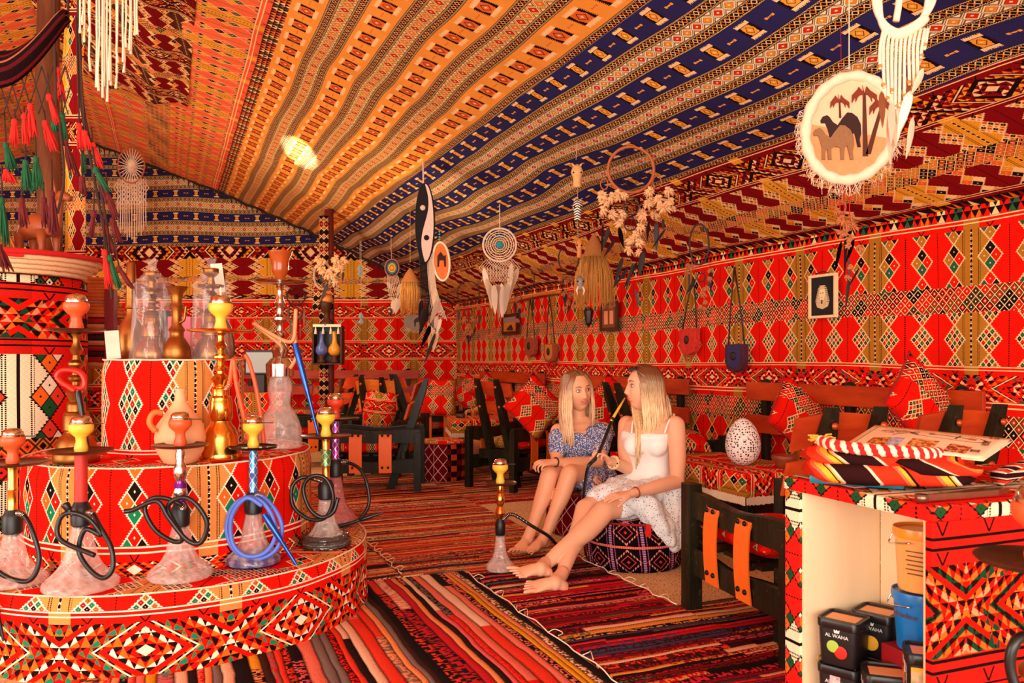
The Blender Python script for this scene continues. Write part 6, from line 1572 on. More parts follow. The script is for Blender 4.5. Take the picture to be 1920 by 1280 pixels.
# feather bunch under the felt picture
h = Hang('feather_bunch', 'bunch of brown and black feathers on red cords below the felt camel picture', 'ornament', 1578, 376, Z=3.3, string=False)
for x in (1574, 1582, 1592): h.tube('red_cord', [(x, 340), (x+1, 400), (x+2, 430)], .0022, M_REDF, 5)
h.ring('small_hoop', 1577, 388, 9, 11, .003, M_HOOP)
for (x, y, s_) in ((1570, 395, 9), (1578, 410, 10), (1588, 420, 10), (1600, 425, 10), (1596, 405, 7), (1584, 435, 10), (1594, 445, 9), (1590, 460, 9), (1610, 465, 8), (1588, 520, 7), (1594, 500, 7)): down(h, x, y, s_, plain('dusty_feather', srgb(170, 96, 50), .9, var=.4) if False else M_BRF)
for (x, y, L_, w_, ln) in ((1578, 450, 60, 8, -.2), (1586, 430, 90, 7, -.02), (1596, 420, 60, 10, -.2), (1602, 445, 50, 8, -.3), (1592, 520, 60, 7, -.1), (1612, 500, 44, 4, -.5), (1590, 480, 60, 5, .1)): feather(h, x, y, L_, w_, ln, M_BF)
bm = B(); top = ceil_h(h.o.location.x, h.o.location.y)-.045-h.o.location.z; add_tube(bm, [h.L(1580, 376), Vector((h.L(1580, 376).x, .02, top))], .001, 4); h.part('hanging_string', bm, M_REDF)
# --- pictures, bags and lantern on the right wall
def wallpt(px, py, off=.02):
    u = (px-960)/FPX; Y = (WA-(off+.03)*WL)/(WK+u); return Vector((u*Y, Y, CAMH-(py-HZ)/FPX*Y)), Y
WRZ = atan2(.395, .919)-pi/2
class OnWall(Hang):
    def __init__(s, name, label, cat, px, py, off=.03, group=None):
        p, Y = wallpt(px, py, off); s.Z = Y; s.px, s.py = px, py; s.k = Y/FPX; s.o = thing(name, label, cat, p, WRZ, group)
        s.f = 1/abs((.395*1+.919*0)) if 0 else None; s.u0 = (px-960)/FPX
    def L(s, px, py, y=0):
        # place on the wall plane through pixel px,py -> local coords (x along wall, y into the wall, z up)
        u = (px-960)/FPX; Y = (WA-.06*WL)/(WK+u); p = Vector((u*Y, Y, CAMH-(py-HZ)/FPX*Y)); q = Matrix.Rotation(-WRZ, 4, 'Z') @ (p-s.o.location); return Vector((q.x, q.y+y, q.z))
def wall_frame(px0, px1, py0, py1, label, mframe, mpic, name='picture_frame', wfr=6, extra=None):
    h = OnWall(name, label, 'picture', (px0+px1)/2, py0)
    c = (h.L(px0, (py0+py1)/2)+h.L(px1, (py0+py1)/2))/2; w_ = (h.L(px1, py0)-h.L(px0, py0)).length; hh = (py1-py0)*h.k; fw = wfr*h.k
    cz = h.L((px0+px1)/2, (py0+py1)/2).z
    for (x, z, a, b) in ((0, hh/2-fw/2, w_, fw), (0, -hh/2+fw/2, w_, fw), (-w_/2+fw/2, 0, fw, hh-2*fw), (w_/2-fw/2, 0, fw, hh-2*fw)):
        bm = B(); add_box(bm, (c.x+x, 0, cz+z), (a, .025, b), bev=.002); h.part('frame_side', bm, mframe, False)
    bm = B(); add_box(bm, (c.x, .003, cz), (w_-2*fw+.004, .008, hh-2*fw+.004)); h.part('picture', bm, mpic, False)
    if extra: extra(h, c.x, cz, w_-2*fw, hh-2*fw)
    return h
def desert(h, cx, cz, w_, hh):
    bm = B(); add_box(bm, (cx, -.003, cz+hh*.3), (w_, .003, hh*.35)); h.part('picture_sky', bm, plain('print_sky', srgb(150, 120, 130), .5), False)
    bm = B(); add_lathe(bm, [(w_*.16, 0), (w_*.1, hh*.2), (.001, hh*.4)], 8, Matrix.Translation((cx+w_*.1, -.004, cz-hh*.42))); h.part('picture_figure', bm, F_BLK)
wall_frame(942, 971, 588, 627, 'small dark framed desert picture under the white dreamcatcher', M_DKW2, plain('print_desert', srgb(206, 120, 40), .5, var=.2), extra=desert)
def arches(h, cx, cz, w_, hh):
    for s in (-.2, .2): bm = B(); add_box(bm, (cx+s*w_, -.003, cz-.05*hh), (w_*.26, .003, hh*.6), bev=.001); h.part('picture_arch', bm, plain('print_arch', srgb(230, 140, 90), .5), False)
wall_frame(1126, 1158, 566, 620, 'dark framed picture with two pale arches beside the lantern', M_DKW2, plain('print_brown', srgb(120, 50, 26), .5), extra=arches)
def tut(h, cx, cz, w_, hh):
    m = plain('gold_thread', srgb(214, 180, 130), .7, var=.35, nscale=90)
    def P(pts, name, y=-.004): 
        bm = B(); prism(bm, [(cx+x*w_, cz+z*hh) for x, z in pts], .004, Matrix.Translation((0, y, 0))); bm.normal_update(); bmesh.ops.triangulate(bm, faces=[f for f in bm.faces if len(f.verts) > 4]); return h.part(name, bm, m if y < -.0045 or name != 'face' else M_FRI, False)
    P([(-.10, .28), (.10, .28), (.18, .20), (.24, .02), (.30, -.14), (.14, -.16), (-.14, -.16), (-.30, -.14), (-.24, .02), (-.18, .20)], 'headdress')
    P([(-.28, -.16), (.28, -.16), (.22, -.28), (0, -.34), (-.22, -.28)], 'collar')
    bm = B(); prism(bm, [(cx+x*w_, cz+z*hh) for x, z in ((-.10, .18), (.10, .18), (.12, .04), (.06, -.10), (-.06, -.10), (-.12, .04))], .006, Matrix.Translation((0, -.006, 0))); bm.normal_update(); bmesh.ops.triangulate(bm, faces=[f for f in bm.faces if len(f.verts) > 4]); h.part('face', bm, plain('pale_gold_thread', srgb(244, 214, 160), .7), False)
    bm = B(); add_tube(bm, [(cx, -.008, cz-.10*hh), (cx, -.010, cz-.2*hh)], .004, 6); h.part('beard', bm, M_BHOOP)
    bm = B()
    for i in range(8):
        z = cz+hh*(.24-.05*i); w0 = w_*(.12+.02*i)
        for q in (-1, 1): add_box(bm, (cx+q*(w0+w_*.02), -.0068, z), (w_*.10, .001, hh*.014))
    for q in (-1, 1): add_box(bm, (cx+q*w_*.05, -.0095, cz+hh*.08), (w_*.05, .001, hh*.018))
    add_box(bm, (cx, -.0095, cz-hh*.03), (w_*.07, .001, hh*.012)); o_ = h.part('dark_stripes', bm, M_BHOOP, False); o_['kind'] = 'stuff'
h = wall_frame(1518, 1569, 514, 596, 'black cloth with a pale gold pharaoh mask in a cream frame', plain('cream_frame', srgb(244, 206, 150), .8), plain('black_cloth', srgb(24, 16, 18), .95), 'pharaoh_picture', 5, tut)
h.tube('nail_loop', [(1530, 514), (1543, 508), (1556, 513)], .004, M_BHOOP, 5)
def wall_bag(px, py, tops, body, label, m, m2, motif='camel'):
    h = OnWall('shoulder_bag', label, 'bag', px, py)
    x0, x1, y0, y1 = body
    a, b = h.L(x0, y0), h.L(x1, y0); c = (a+b)/2; w_ = (b-a).length; hh = (y1-y0)*h.k
    out = [(-w_/2, 0), (w_/2, 0), (w_/2, -hh*.65), (w_*.36, -hh*.9), (0, -hh), (-w_*.36, -hh*.9), (-w_/2, -hh*.65)]
    bm = B(); prism(bm, [(c.x+x, c.z+z) for x, z in out], .05); bmesh.ops.bevel(bm, geom=bm.edges[:], offset=.004, segments=1, affect='EDGES'); h.part('bag_body', bm, m, False)
    bm = B(); prism(bm, [(c.x+x*.72, c.z-hh*.05+z*.8) for x, z in out], .054); h.part('front_panel', bm, m2, False)
    bm = B(); add_lathe(bm, [(.0001, 0), (w_*.16, 0), (w_*.1, .004)], 12, Matrix.Translation((c.x, -.031, c.z-hh*.42)) @ Matrix.Rotation(pi/2, 4, 'X')); h.part('embroidered_motif', bm, M_BF)
    for xe in (x0+2, x1-2): h.tube('strap', [(px, py), ((px+xe)/2+ (1 if xe > px else -1), (py+y0)/2), (xe, y0+2)], .006, M_BHOOP, 5)
    bm = B(); rnd = random.Random(1)
    for i in range(9): add_tube(bm, [(c.x-w_*.3+w_*.6*i/8, 0, c.z-hh*.9), (c.x-w_*.3+w_*.6*i/8, 0, c.z-hh*1.07)], .002, 3)
    o = h.part('fringe', bm, M_REDF); o['kind'] = 'stuff'
    return h
M_BG1 = plain('red_embroidery', srgb(200, 40, 24), .9, var=.6, nscale=60); M_BG2 = plain('dark_embroidery', srgb(70, 20, 40), .9, var=.7, nscale=60); M_BG3 = plain('brown_tapestry', srgb(150, 64, 30), .9, var=.5, nscale=50); M_BG4 = plain('blue_embroidery', srgb(50, 40, 90), .9, var=.6, nscale=50)
wall_bag(1300, 520, 0, (1278, 1308, 616, 666), 'red embroidered shoulder bag hanging on the right wall', M_BG1, M_BG1)
wall_bag(1377, 500, 0, (1364, 1398, 645, 698), 'dark blue and red shoulder bag hanging right of the red one', M_BG2, M_BG4)
wall_bag(994, 560, 0, (986, 1005, 634, 668), 'small brown camel bag, left one of the two behind the woman in the blue dress', M_BG3, M_BG3)
wall_bag(1030, 556, 0, (1023, 1042, 644, 680), 'small brown camel bag, right one of the two behind the woman in the blue dress', M_BG3, M_CLAYF)
# lantern
h = OnWall('lantern', 'small dark metal lantern beside the arch picture', 'lantern', 1114, 574)
c = h.L(1114, 574); k = h.k
bm = B(); add_lathe(bm, [(.001, 0), (5*k, -4*k), (10*k, -9*k), (8*k, -9*k)], 6, Matrix.Translation(c+Vector((0, -.06, 0)))); h.part('cap', bm, M_BLK, False)
bm = B(); add_lathe(bm, [(8*k, -9*k), (5*k, -30*k)], 6, Matrix.Translation(c+Vector((0, -.06, 0)))); h.part('glass_body', bm, plain('smoky_pane', srgb(60, 36, 26), .15), False)
bm = B(); [add_tube(bm, [c+Vector((8.2*k*cos(a), -.06+8.2*k*sin(a), -9*k)), c+Vector((5.2*k*cos(a), -.06+5.2*k*sin(a), -30*k))], .005, 4) for a in [pi/3*i for i in range(6)]]; add_lathe(bm, [(5.5*k, -30*k), (6*k, -32*k), (2*k, -38*k), (.001, -40*k)], 6, Matrix.Translation(c+Vector((0, -.06, 0)))); h.part('metal_cage', bm, M_BLK, False)
# stick on the wall carrying things
h = OnWall('hanging_branch', 'bare brown branch fixed across the right wall behind the dreamcatchers', 'branch', 1008, 552)
h.tube('branch', [(962, 566, -.05), (985, 560, -.06), (1020, 552, -.05), (1058, 547, -.04)], [.02, .022, .018, .02]+[.018]*9, M_CLAYF, 7, 4)
# --- gable wall: small dark catcher, TV, pole with shelf
h = Hang('dreamcatcher', 'small dark dreamcatcher with grey tassels on the back wall', 'dreamcatcher', 555, 515, Z=BZ-.12, smat=M_BHOOP)
h.ring('hoop', 555, 555, 17, 17, .010, M_BHOOP); h.web(555, 555, 16, 16, M_BHOOP, 10, 4, r=.002); bead(h, 555, 555, .03, M_BLKY, name='stone'); h.ring('lower_loop', 555, 582, 13, 18, .006, M_BHOOP)
M_GRY = plain('grey_tassel', srgb(170, 140, 110), .9, var=.3)
for (x, y, L_) in ((540, 575, 30), (545, 596, 30), (552, 590, 20), (556, 590, 22), (562, 588, 18), (570, 578, 40), (548, 610, 20), (556, 625, 20), (563, 612, 22)): bead(h, x, y-2, .012, M_FRI); feather(h, x, y, L_, 4, 0, M_GRY, name='tassel')
# second pole (dark red) under the roof edge with its shelf
pz = 9.6; pp = Fp(617, pz)
bm = B(); add_tube(bm, [(0, 0, 0), (.01, 0, 1.2), (0, 0, ceil_h(pp.x, pp.y)-.06)], .055, 12); o = obj('tent_pole', bm, plain('red_brown_pole', srgb(110, 30, 18), .6, var=.3), None, smooth=True); o.location = pp; tag(o, 'dark red tent pole behind the vase shelf, under the roof edge', 'pole')
st = cloth_mat('pole_sadu', [(0, .11, 'T2'), (.11, .2, 'L')], dict(PR, panel=BLACK, ochre=MAROON), P=.3, per=.2, swap=True)
def ps(a, b): return pp+Vector((-.10+.11*a, -.075, .6+2.2*b)), (a*.11, b*2.2)
o = grid('pole_ribbon', 2, 20, ps, st, kind=None, thick=.004); tag(o, 'black, red and white diamond ribbon hanging down the dark red pole', 'ribbon')
def ps2(a, b): return pp+Vector((-.17+.24*a+.02*sin(b*3), -.14, 1.66+(.38)*b)), (a*.24, b*.38+.05)
o = grid('kilim_square', 4, 8, ps2, st, kind=None, thick=.006); tag(o, 'small black and red woven panel on the pole above the carved head', 'wall hanging')
h = Hang('dreamcatcher', 'beaded oval dreamcatcher with cream fluff hanging at the top of the dark red pole', 'dreamcatcher', 604, 478, Z=pz-.25, smat=M_BHOOP)
h.ring('hoop', 605, 517, 16, 25, .016, M_GRY); h.web(605, 517, 14, 22, M_BHOOP, 8, 3, r=.003)
for i, (x, y) in enumerate(((598, 486), (606, 490), (602, 500), (608, 506), (634, 490), (640, 496), (646, 488), (630, 502), (622, 506), (626, 518), (630, 528), (640, 505), (616, 514), (632, 484))): down(h, x, y, 8.5, M_FLF, y=-.05)
for (x, y, L_, w_, ln) in ((640, 505, 22, 5, -.4), (646, 510, 18, 5, -.1), (618, 530, 40, 7, -.4), (604, 510, 20, 5, 0)): feather(h, x, y, L_, w_, ln, M_BF, y=-.06)
# shelf box with two vases
sh = thing('wall_shelf', 'open wooden shelf box with tasselled top on the pole', 'shelf', W(616, 682, pz-.22)); k = sh.location.y/FPX
wS, hS = 52*k, 70*k
for (x, z, a, b) in ((0, 0, wS, .02), (0, hS, wS, .02), (-wS/2, hS/2, .02, hS), (wS/2, hS/2, .02, hS)): bm = B(); add_box(bm, (x, 0, z), (a, .16, b), bev=.002); obj('board', bm, M_DKW2, sh)
bm = B(); add_box(bm, (0, .085, hS/2), (wS, .01, hS)); obj('back_board', bm, M_BLK, sh)
bm = B(); add_box(bm, (0, -.085, hS+.008), (wS, .004, .03)); tr = obj('fringed_trim', bm, M_FRI, sh)
for i in range(4): bm = B(); add_lathe(bm, [(.002, 0), (.006, -.02), (.010, -.035), (.018, -.09), (.0001, -.09)], 8, Matrix.Translation((-wS*.4+wS*.27*i, -.088, hS))); obj('tassel', bm, M_FRI, tr, smooth=True)
for x, m, lab in ((-.25, plain('blue_glass_mosaic', srgb(90, 100, 160), .3, var=.5, nscale=90), 'blue mosaic bottle lamp on the left of the pole shelf'), (.22, plain('orange_glass_mosaic', srgb(240, 150, 40), .3, var=.3, nscale=90), 'orange mosaic bottle lamp on the right of the pole shelf')):
    t = thing('bottle_lamp', lab, 'lamp', sh.location+Vector((x*wS, -.0, .011)))
    bm = B(); add_lathe(bm, [(.055, 0), (.06, .02), (.03, .05), (.05, .09)], 20); obj('foot', bm, M_DKW2, t, smooth=True)
    bm = B(); add_lathe(bm, [(.05, .09), (.075, .13), (.07, .18), (.035, .23), (.025, .28), (.028, .36), (.022, .37)], 24); obj('glass', bm, m, t, smooth=True)
# carved head on top of the shelf
t = thing('wooden_bust', 'dark carved wooden head of a woman on top of the pole shelf', 'sculpture', sh.location+Vector((-.02, 0, hS+.011)))
bm = B(); add_lathe(bm, [(.09, 0), (.08, .04), (.04, .08), (.033, .14), (.05, .17), (.068, .22), (.07, .27), (.055, .32), (.02, .345), (.0001, .35)], 20)
for v in bm.verts:
    if v.co.z > .15: v.co.y *= 1.15; v.co.x -= .012*(v.co.z > .16)
obj('head', bm, M_DKW2, t, smooth=True)
bm = B(); add_tube(bm, [(-.06, -.05, .235), (-.082, -.075, .21)], [.006, .013], 6); obj('nose', bm, M_DKW2, t, smooth=True)
bm = B(); add_lathe(bm, [(.074, .27), (.085, .30), (.065, .345), (.03, .37), (.0001, .375)], 20); obj('headwrap', bm, M_CLAYF, t, smooth=True)
# glass drops
for (px, py, Z_, lab) in ((675, 488, 10.4, 'upper pale glass drop hanging right of the pole'), (677, 578, 10.4, 'lower pale glass drop hanging right of the pole')):
    h = Hang('glass_drop', lab, 'ornament', px, py, Z_, upto=None, sr=.002, smat=M_FRI)
    for j in range(2): bm = B(); add_lathe(bm, [(.0001, .05-.0), (.03, 0), (.035, -.02), (.0001, -.05)], 4, Matrix.Translation(h.L(px, py+14+10*j))); h.part('drop', bm, plain('pale_blue_glass', srgb(190, 220, 220), .1), False)
    bm = B(); add_box(bm, h.L(px, py), (.10, .02, .012)); h.part('bar', bm, M_RAF, False)
# small television
tv = thing('television', 'small television with grey screen on the back bench behind the silver pipe', 'television', W(488, 706, 9.0))
bm = B(); add_box(bm, (0, 0, .16), (.34, .06, .28), bev=.01); obj('casing', bm, M_BLK, tv); bm = B(); add_box(bm, (0, -.032, .16), (.30, .006, .23), bev=.002); obj('screen', bm, plain('grey_screen', srgb(120, 112, 100), .12), tv)
bm = B(); add_box(bm, (0, 0, -.09), (.12, .10, .22), bev=.004); obj('stand', bm, M_BLK, tv)
o = slab('side_cabinet', Fp(488, 9.0), (.6, .4, .72), (0, 0, 0), M_SADU, 'low cabinet covered in red cloth under the television', 'cabinet'); box_uv(o)
# black pouch bag behind blue hose
# --- macrame at left
h = Hang('macrame_hanging', 'cream macrame hanging with round woven top, left of the roof slope', 'wall hanging', 246, 268, sr=.002)
h.ring('hoop', 246, 310, 25, 33, .010, M_HOOP)
for i in range(26):
    a = 2*pi*i/26; h.tube('spoke_cord', [(246+25*cos(a), 310-33*sin(a)), (246, 312)], .0065, M_WOOL, 4)
bm = B()
for i in range(9):
    for sgn in (-1, 1): add_tube(bm, [h.L(224+5.5*i, 336), h.L(224+5.5*i+sgn*11, 352), h.L(224+5.5*i, 368), h.L(224+5.5*i+sgn*8, 384)], .006, 4)
h.part('macrame_net', bm, M_WOOL)
for i in range(13): x = 221+4.4*i; h.tube('fringe_cord', [(x, 335), (x+.8*sin(i), 400), (x, 452-abs(i-6)*4+6*sin(i*2))], .007, M_WOOL, 5)
h = Hang('macrame_hanging', 'near cream macrame fringe hanging from the top edge, left', 'wall hanging', 200, -120, Z=2.4, sr=.003)
h.tube('dowel', [(140, -100), (262, -100)], .012, M_HOOP, 8)
for i in range(24):
    x = 150+4.6*i; L_ = 185-abs(x-197)*2.0+14*sin(i*1.9); yo = .012*sin(i*2.3)
    if x < 172: L_ = 62+16*sin(i*2)
    h.tube('fringe_cord', [(x, -100, yo), (x+1.5*sin(i), L_*.4, yo), (x-1.2*sin(i*1.7), L_*.8, yo*1.5), (x, max(20, L_), yo)], [.0028, .0028, .0030, .0044], M_WOOL, 6)
# --- camel harness: dark striped swag with net and tassels
M_SWAG = stripe_cloth('dark_swag', [(0, srgb(26, 10, 12)), (.3, srgb(90, 20, 20)), (.42, srgb(26, 10, 12)), (.6, srgb(150, 80, 50)), (.68, srgb(26, 10, 12)), (.85, srgb(80, 16, 22))], .085, True)
hr = thing('camel_harness', 'dark woven camel harness swag with red, green and maroon tassels, upper left', 'harness', W(70, 60, 2.7))
def HL(px, py, y=0): p = W(px, py, 2.7)-hr.location; return Vector((p.x, y, p.z))
def swag(a, b):
    x = -110+240*a; top = 68+34*sin(pi*min(1, a*1.05))-60*max(0, a-.55)**1.3*2.0; bot = top+ (66*(1-a**2.6))*(.9)+10
    py = top+(bot-top)*b; q = HL(x, py, -.03*sin(b*pi)); return q, (a*.4, b*.13)
bm = B(); ul = bm.loops.layers.uv.new('UVMap'); vs = []; uvs = {}
for j in range(11):
    row = []
    for i in range(31): p, q = swag(i/30, j/10); v = bm.verts.new(p); uvs[v] = q; row.append(v)
    vs.append(row)
for j in range(10):
    for i in range(30):
        f = bm.faces.new((vs[j][i], vs[j][i+1], vs[j+1][i+1], vs[j+1][i]))
        for l in f.loops: l[ul].uv = uvs[l.vert]
o = obj('woven_swag', bm, M_SWAG, hr, smooth=True); s_ = o.modifiers.new('thickness', 'SOLIDIFY'); s_.thickness = .012
M_CORD = plain('dark_net_cord', srgb(60, 30, 18), .9); M_TR = plain('red_tassel', srgb(206, 26, 14), .9, var=.25, nscale=80); M_TG = plain('green_tassel', srgb(12, 84, 44), .9, var=.3, nscale=80); M_TM = plain('maroon_tassel', srgb(96, 14, 14), .9, var=.3, nscale=80)
bm = B()
for i in range(7):
    x = -10+22*i
    for sgn in (-1, 1): add_tube(bm, [HL(x, 124), HL(x+sgn*11, 160), HL(x, 196), HL(x+sgn*6, 214)], .0026, 4)
obj('knotted_net', bm, M_CORD, hr, smooth=True)
def tassel(px, py, L_, w_, m, lean=0, up=0):
    k = 2.7/FPX; bm = B(); c = HL(px, py, random.uniform(-.03, .02)); rnd = random.Random(px*31+py)
    for i in range(26):
        a = rnd.uniform(0, 2*pi); r = w_*k*rnd.uniform(.3, 1); l = L_*k*rnd.uniform(.8, 1.05)
        add_tube(bm, [c, c+Vector((r*.6*cos(a)+lean*l*.4, r*.6*sin(a), -l*.45)), c+Vector((r*cos(a)+lean*l, r*sin(a), -l))], [.004, .004, .0015], 4)
    add_lathe(bm, [(.0001, .006), (.009, 0), (.010, -.012), (.008, -.02)], 8, Matrix.Translation(c)); t = obj('tassel', bm, m, hr, smooth=True)
    if up: bm = B(); add_tube(bm, [c, c+Vector((-lean*up*k*.3, 0, up*k))], .0028, 5); obj('tassel_cord', bm, M_CORD, t, smooth=True)
for (x, y, L_, w_, m, ln, up) in ((22, 222, 52, 9, M_TR, 0, 20), (42, 212, 60, 9, M_TR, .1, 15), (64, 200, 60, 9, M_TR, .12, 10), (80, 225, 56, 11, M_TR, .3, 20), (92, 178, 56, 8, M_TR, .25, 40), (104, 126, 60, 8, M_TR, .15, 30), (100, 228, 18, 9, M_TG, .1, 10), (112, 210, 50, 7, M_TG, .1, 60), (8, 268, 52, 12, M_TG, .2, 60), (44, 300, 60, 13, M_TG, .1, 70), (74, 298, 60, 12, M_TG, .1, 70), (10, 318, 24, 14, M_TR, .3, 10), (42, 372, 54, 10, M_TM, .1, 30), (80, 370, 56, 9, M_TM, .1, 30), (100, 360, 84, 9, M_TM, .05, 60), (118, 260, 66, 9, M_TM, .25, 60), (4, 372, 90, 14, M_TG, .0, 60), (4, 460, 50, 14, M_TM, .25, 30),
                              (154, 236, 46, 8, M_TR, .1, 200), (166, 250, 34, 8, M_TR, .2, 200), (158, 292, 34, 5, M_TG, 0, 60), (162, 335, 36, 7, M_TM, .05, 50), (176, 270, 46, 8, M_TR, .35, 30), (186, 318, 44, 7, M_TG, .5, 40), (190, 340, 50, 8, M_TM, .45, 40), (204, 366, 44, 8, M_TM, .35, 40), (212, 410, 44, 8, M_TM, .3, 40), (190, 404, 60, 6, M_TR, .2, 60), (184, 400, 48, 5, M_TM, -.1, 40), (200, 440, 36, 7, M_TM, .3, 30), (198, 470, 70, 7, M_TR, .12, 60), (206, 480, 60, 7, M_TG, .3, 60), (222, 500, 40, 6, M_TM, .6, 60)): tassel(x, y, L_, w_, m, ln, up)
for pts in ([(150, -150), (146, 60), (150, 180), (170, 300), (196, 440), (210, 560)], [(152, -150), (150, 60), (156, 200), (180, 310), (200, 420)], [(104, -150), (102, 60), (106, 200)], [(112, 230), (120, 330), (108, 400)], [(-60, -120), (-100, 60)], [(126, -130), (128, 52)]):
    bm = B(); add_tube(bm, spl([HL(x, y) for x, y in pts], 5) if len(pts) > 2 else [HL(x, y) for x, y in pts], .005, 6); obj('harness_cord', bm, M_CORD, hr, smooth=True)
# ================================================================ the two women
def mat_skin(name, c):
    m, n, bs = newmat(name); tc = n.t.nodes.new('ShaderNodeTexCoord'); g = n.noise(tc.outputs['Object'], 9, 3); g2 = n.noise(tc.outputs['Object'], 160, 2)
    lnk(n, n.mix(g, tuple(x*.92 for x in c), tuple(min(1, x*1.06) for x in c)), bs.inputs['Base Color']); bs.inputs['Roughness'].default_value = .48; bs.inputs['Specular IOR Level'].default_value = .4
    bs.inputs['Subsurface Weight'].default_value = .12; bs.inputs['Subsurface Radius'].default_value = (.012, .004, .002); bs.inputs['Subsurface Scale'].default_value = 1.0
    bp = n.t.nodes.new('ShaderNodeBump'); bp.inputs['Distance'].default_value = .0004; lnk(n, g2, bp.inputs['Height']); lnk(n, bp.outputs[0], bs.inputs['Normal']); return m
SK1 = mat_skin('skin_one', srgb(238, 176, 138)); SK2 = mat_skin('skin_two', srgb(240, 172, 130))
M_LIP = plain('lips', srgb(206, 100, 90), .35, var=.05); M_EYEW = plain('eye_white', srgb(246, 236, 228), .15, var=.01); M_IRIS = plain('iris', srgb(70, 70, 60), .15); M_BROW = plain('eyebrow', srgb(120, 70, 40), .9); M_LASH = plain('eyelash', srgb(50, 26, 18), .8); M_TEETH = plain('teeth', srgb(252, 244, 232), .25, var=.01); M_NAIL = plain('dark_red_nail', srgb(120, 20, 24), .25)
def mat_hair(name, root, tip, z0, z1):
    m, n, bs = newmat(name); x, y, z = n.objc()
    g = n.noise(n.vec(x*60, y*60, z*3), 3.0, 3, .6); f = n.m('ADD', (z-z0)*(1/(z1-z0)), (g-.5)*.5, clamp=True)
    c = n.mix(f, root, tip); c = n.mix((g > .56)*.45, c, root); lnk(n, c, bs.inputs['Base Color']); bs.inputs['Roughness'].default_value = .34; bs.inputs['Specular IOR Level'].default_value = .6
    bp = n.t.nodes.new('ShaderNodeBump'); bp.inputs['Distance'].default_value = .003; lnk(n, g, bp.inputs['Height']); lnk(n, bp.outputs[0], bs.inputs['Normal']); return m
def mat_print(name, base, inks, sc1, thr):
    m, n, bs = newmat(name); tc = n.t.nodes.new('ShaderNodeTexCoord'); c = base
    for i, (ink, t) in enumerate(zip(inks, thr)):
        vo = n.t.nodes.new('ShaderNodeTexVoronoi'); vo.inputs['Scale'].default_value = sc1*(1+.3*i); vo.inputs['Randomness'].default_value = 1; lnk(n, tc.outputs['Object'], vo.inputs['Vector'])
        nz = n.noise(tc.outputs['Object'], sc1*1.3, 2); c = n.mix((E(n, vo.outputs['Distance'])+(nz-.5)*.3) < t, c, ink)
    lnk(n, c, bs.inputs['Base Color']); bs.inputs['Roughness'].default_value = .9; bs.inputs['Specular IOR Level'].default_value = .15
    g = n.noise(tc.outputs['Object'], 22, 3); bp = n.t.nodes.new('ShaderNodeBump'); bp.inputs['Distance'].default_value = .006; lnk(n, g, bp.inputs['Height']); lnk(n, bp.outputs[0], bs.inputs['Normal']); return m
M_BLUED = mat_print('blue_ditsy_cotton', srgb(86, 106, 160), (srgb(240, 232, 226), srgb(60, 50, 90)), 120, (.42, .22))
M_SPECK = mat_print('white_speckled_cotton', srgb(236, 238, 236), (srgb(60, 60, 80), srgb(120, 150, 160)), 85, (.22, .16))
M_WTOP = plain('white_ribbed_cotton', srgb(250, 244, 236), .85, var=.02, nscale=60)
def chain(bm, pts, rad, seg=26, sub=8, flat=None):
    seg = max(seg, 24)
    """tapered limb through joints; rad: radius per joint (or (a,b) pairs with flat axis)"""
    P = spl(pts, sub); n = len(P); R = []
    for i in range(n):
        u = i/sub; k = min(len(rad)-2, int(u)); f = u-k; f = f*f*(3-2*f); R.append(rad[k]*(1-f)+rad[min(k+1, len(rad)-1)]*f)
    add_tube(bm, P, R, seg)
    for q, r in ((P[0], R[0]), (P[-1], R[-1])): bmesh.ops.create_icosphere(bm, subdivisions=3, radius=r*.985, matrix=Matrix.Translation(q))
def ell_rings(bm, secs, seg=28, pw=2.4):
    """secs: (centre, half width, half depth, yaw, [pitch]) superellipse rings"""
    rings = []
    for s in secs:
        c, a, b, yaw = s[:4]; tilt = s[4] if len(s) > 4 else 0
        M = Matrix.Rotation(yaw, 3, 'Z') @ Matrix.Rotation(tilt, 3, 'X'); r = []
        for i in range(seg):
            t = 2*pi*i/seg; x = a*abs(cos(t))**(2/pw)*(1 if cos(t) >= 0 else -1); y = b*abs(sin(t))**(2/pw)*(1 if sin(t) >= 0 else -1); r.append(Vector(c)+M @ Vector((x, y, 0)))
        rings.append(r)
    add_loft(bm, rings)
def smooth_secs(secs, n=5):
    cs = spl([s[0] for s in secs], n); out = []
    for i, c in enumerate(cs):
        u = i/n; k = min(len(secs)-2, int(u)); f = u-k; f = f*f*(3-2*f); A, B_ = secs[k], secs[min(k+1, len(secs)-1)]
        out.append((c, *[A[j]*(1-f)+B_[j]*f for j in range(1, len(A))]))
    return out
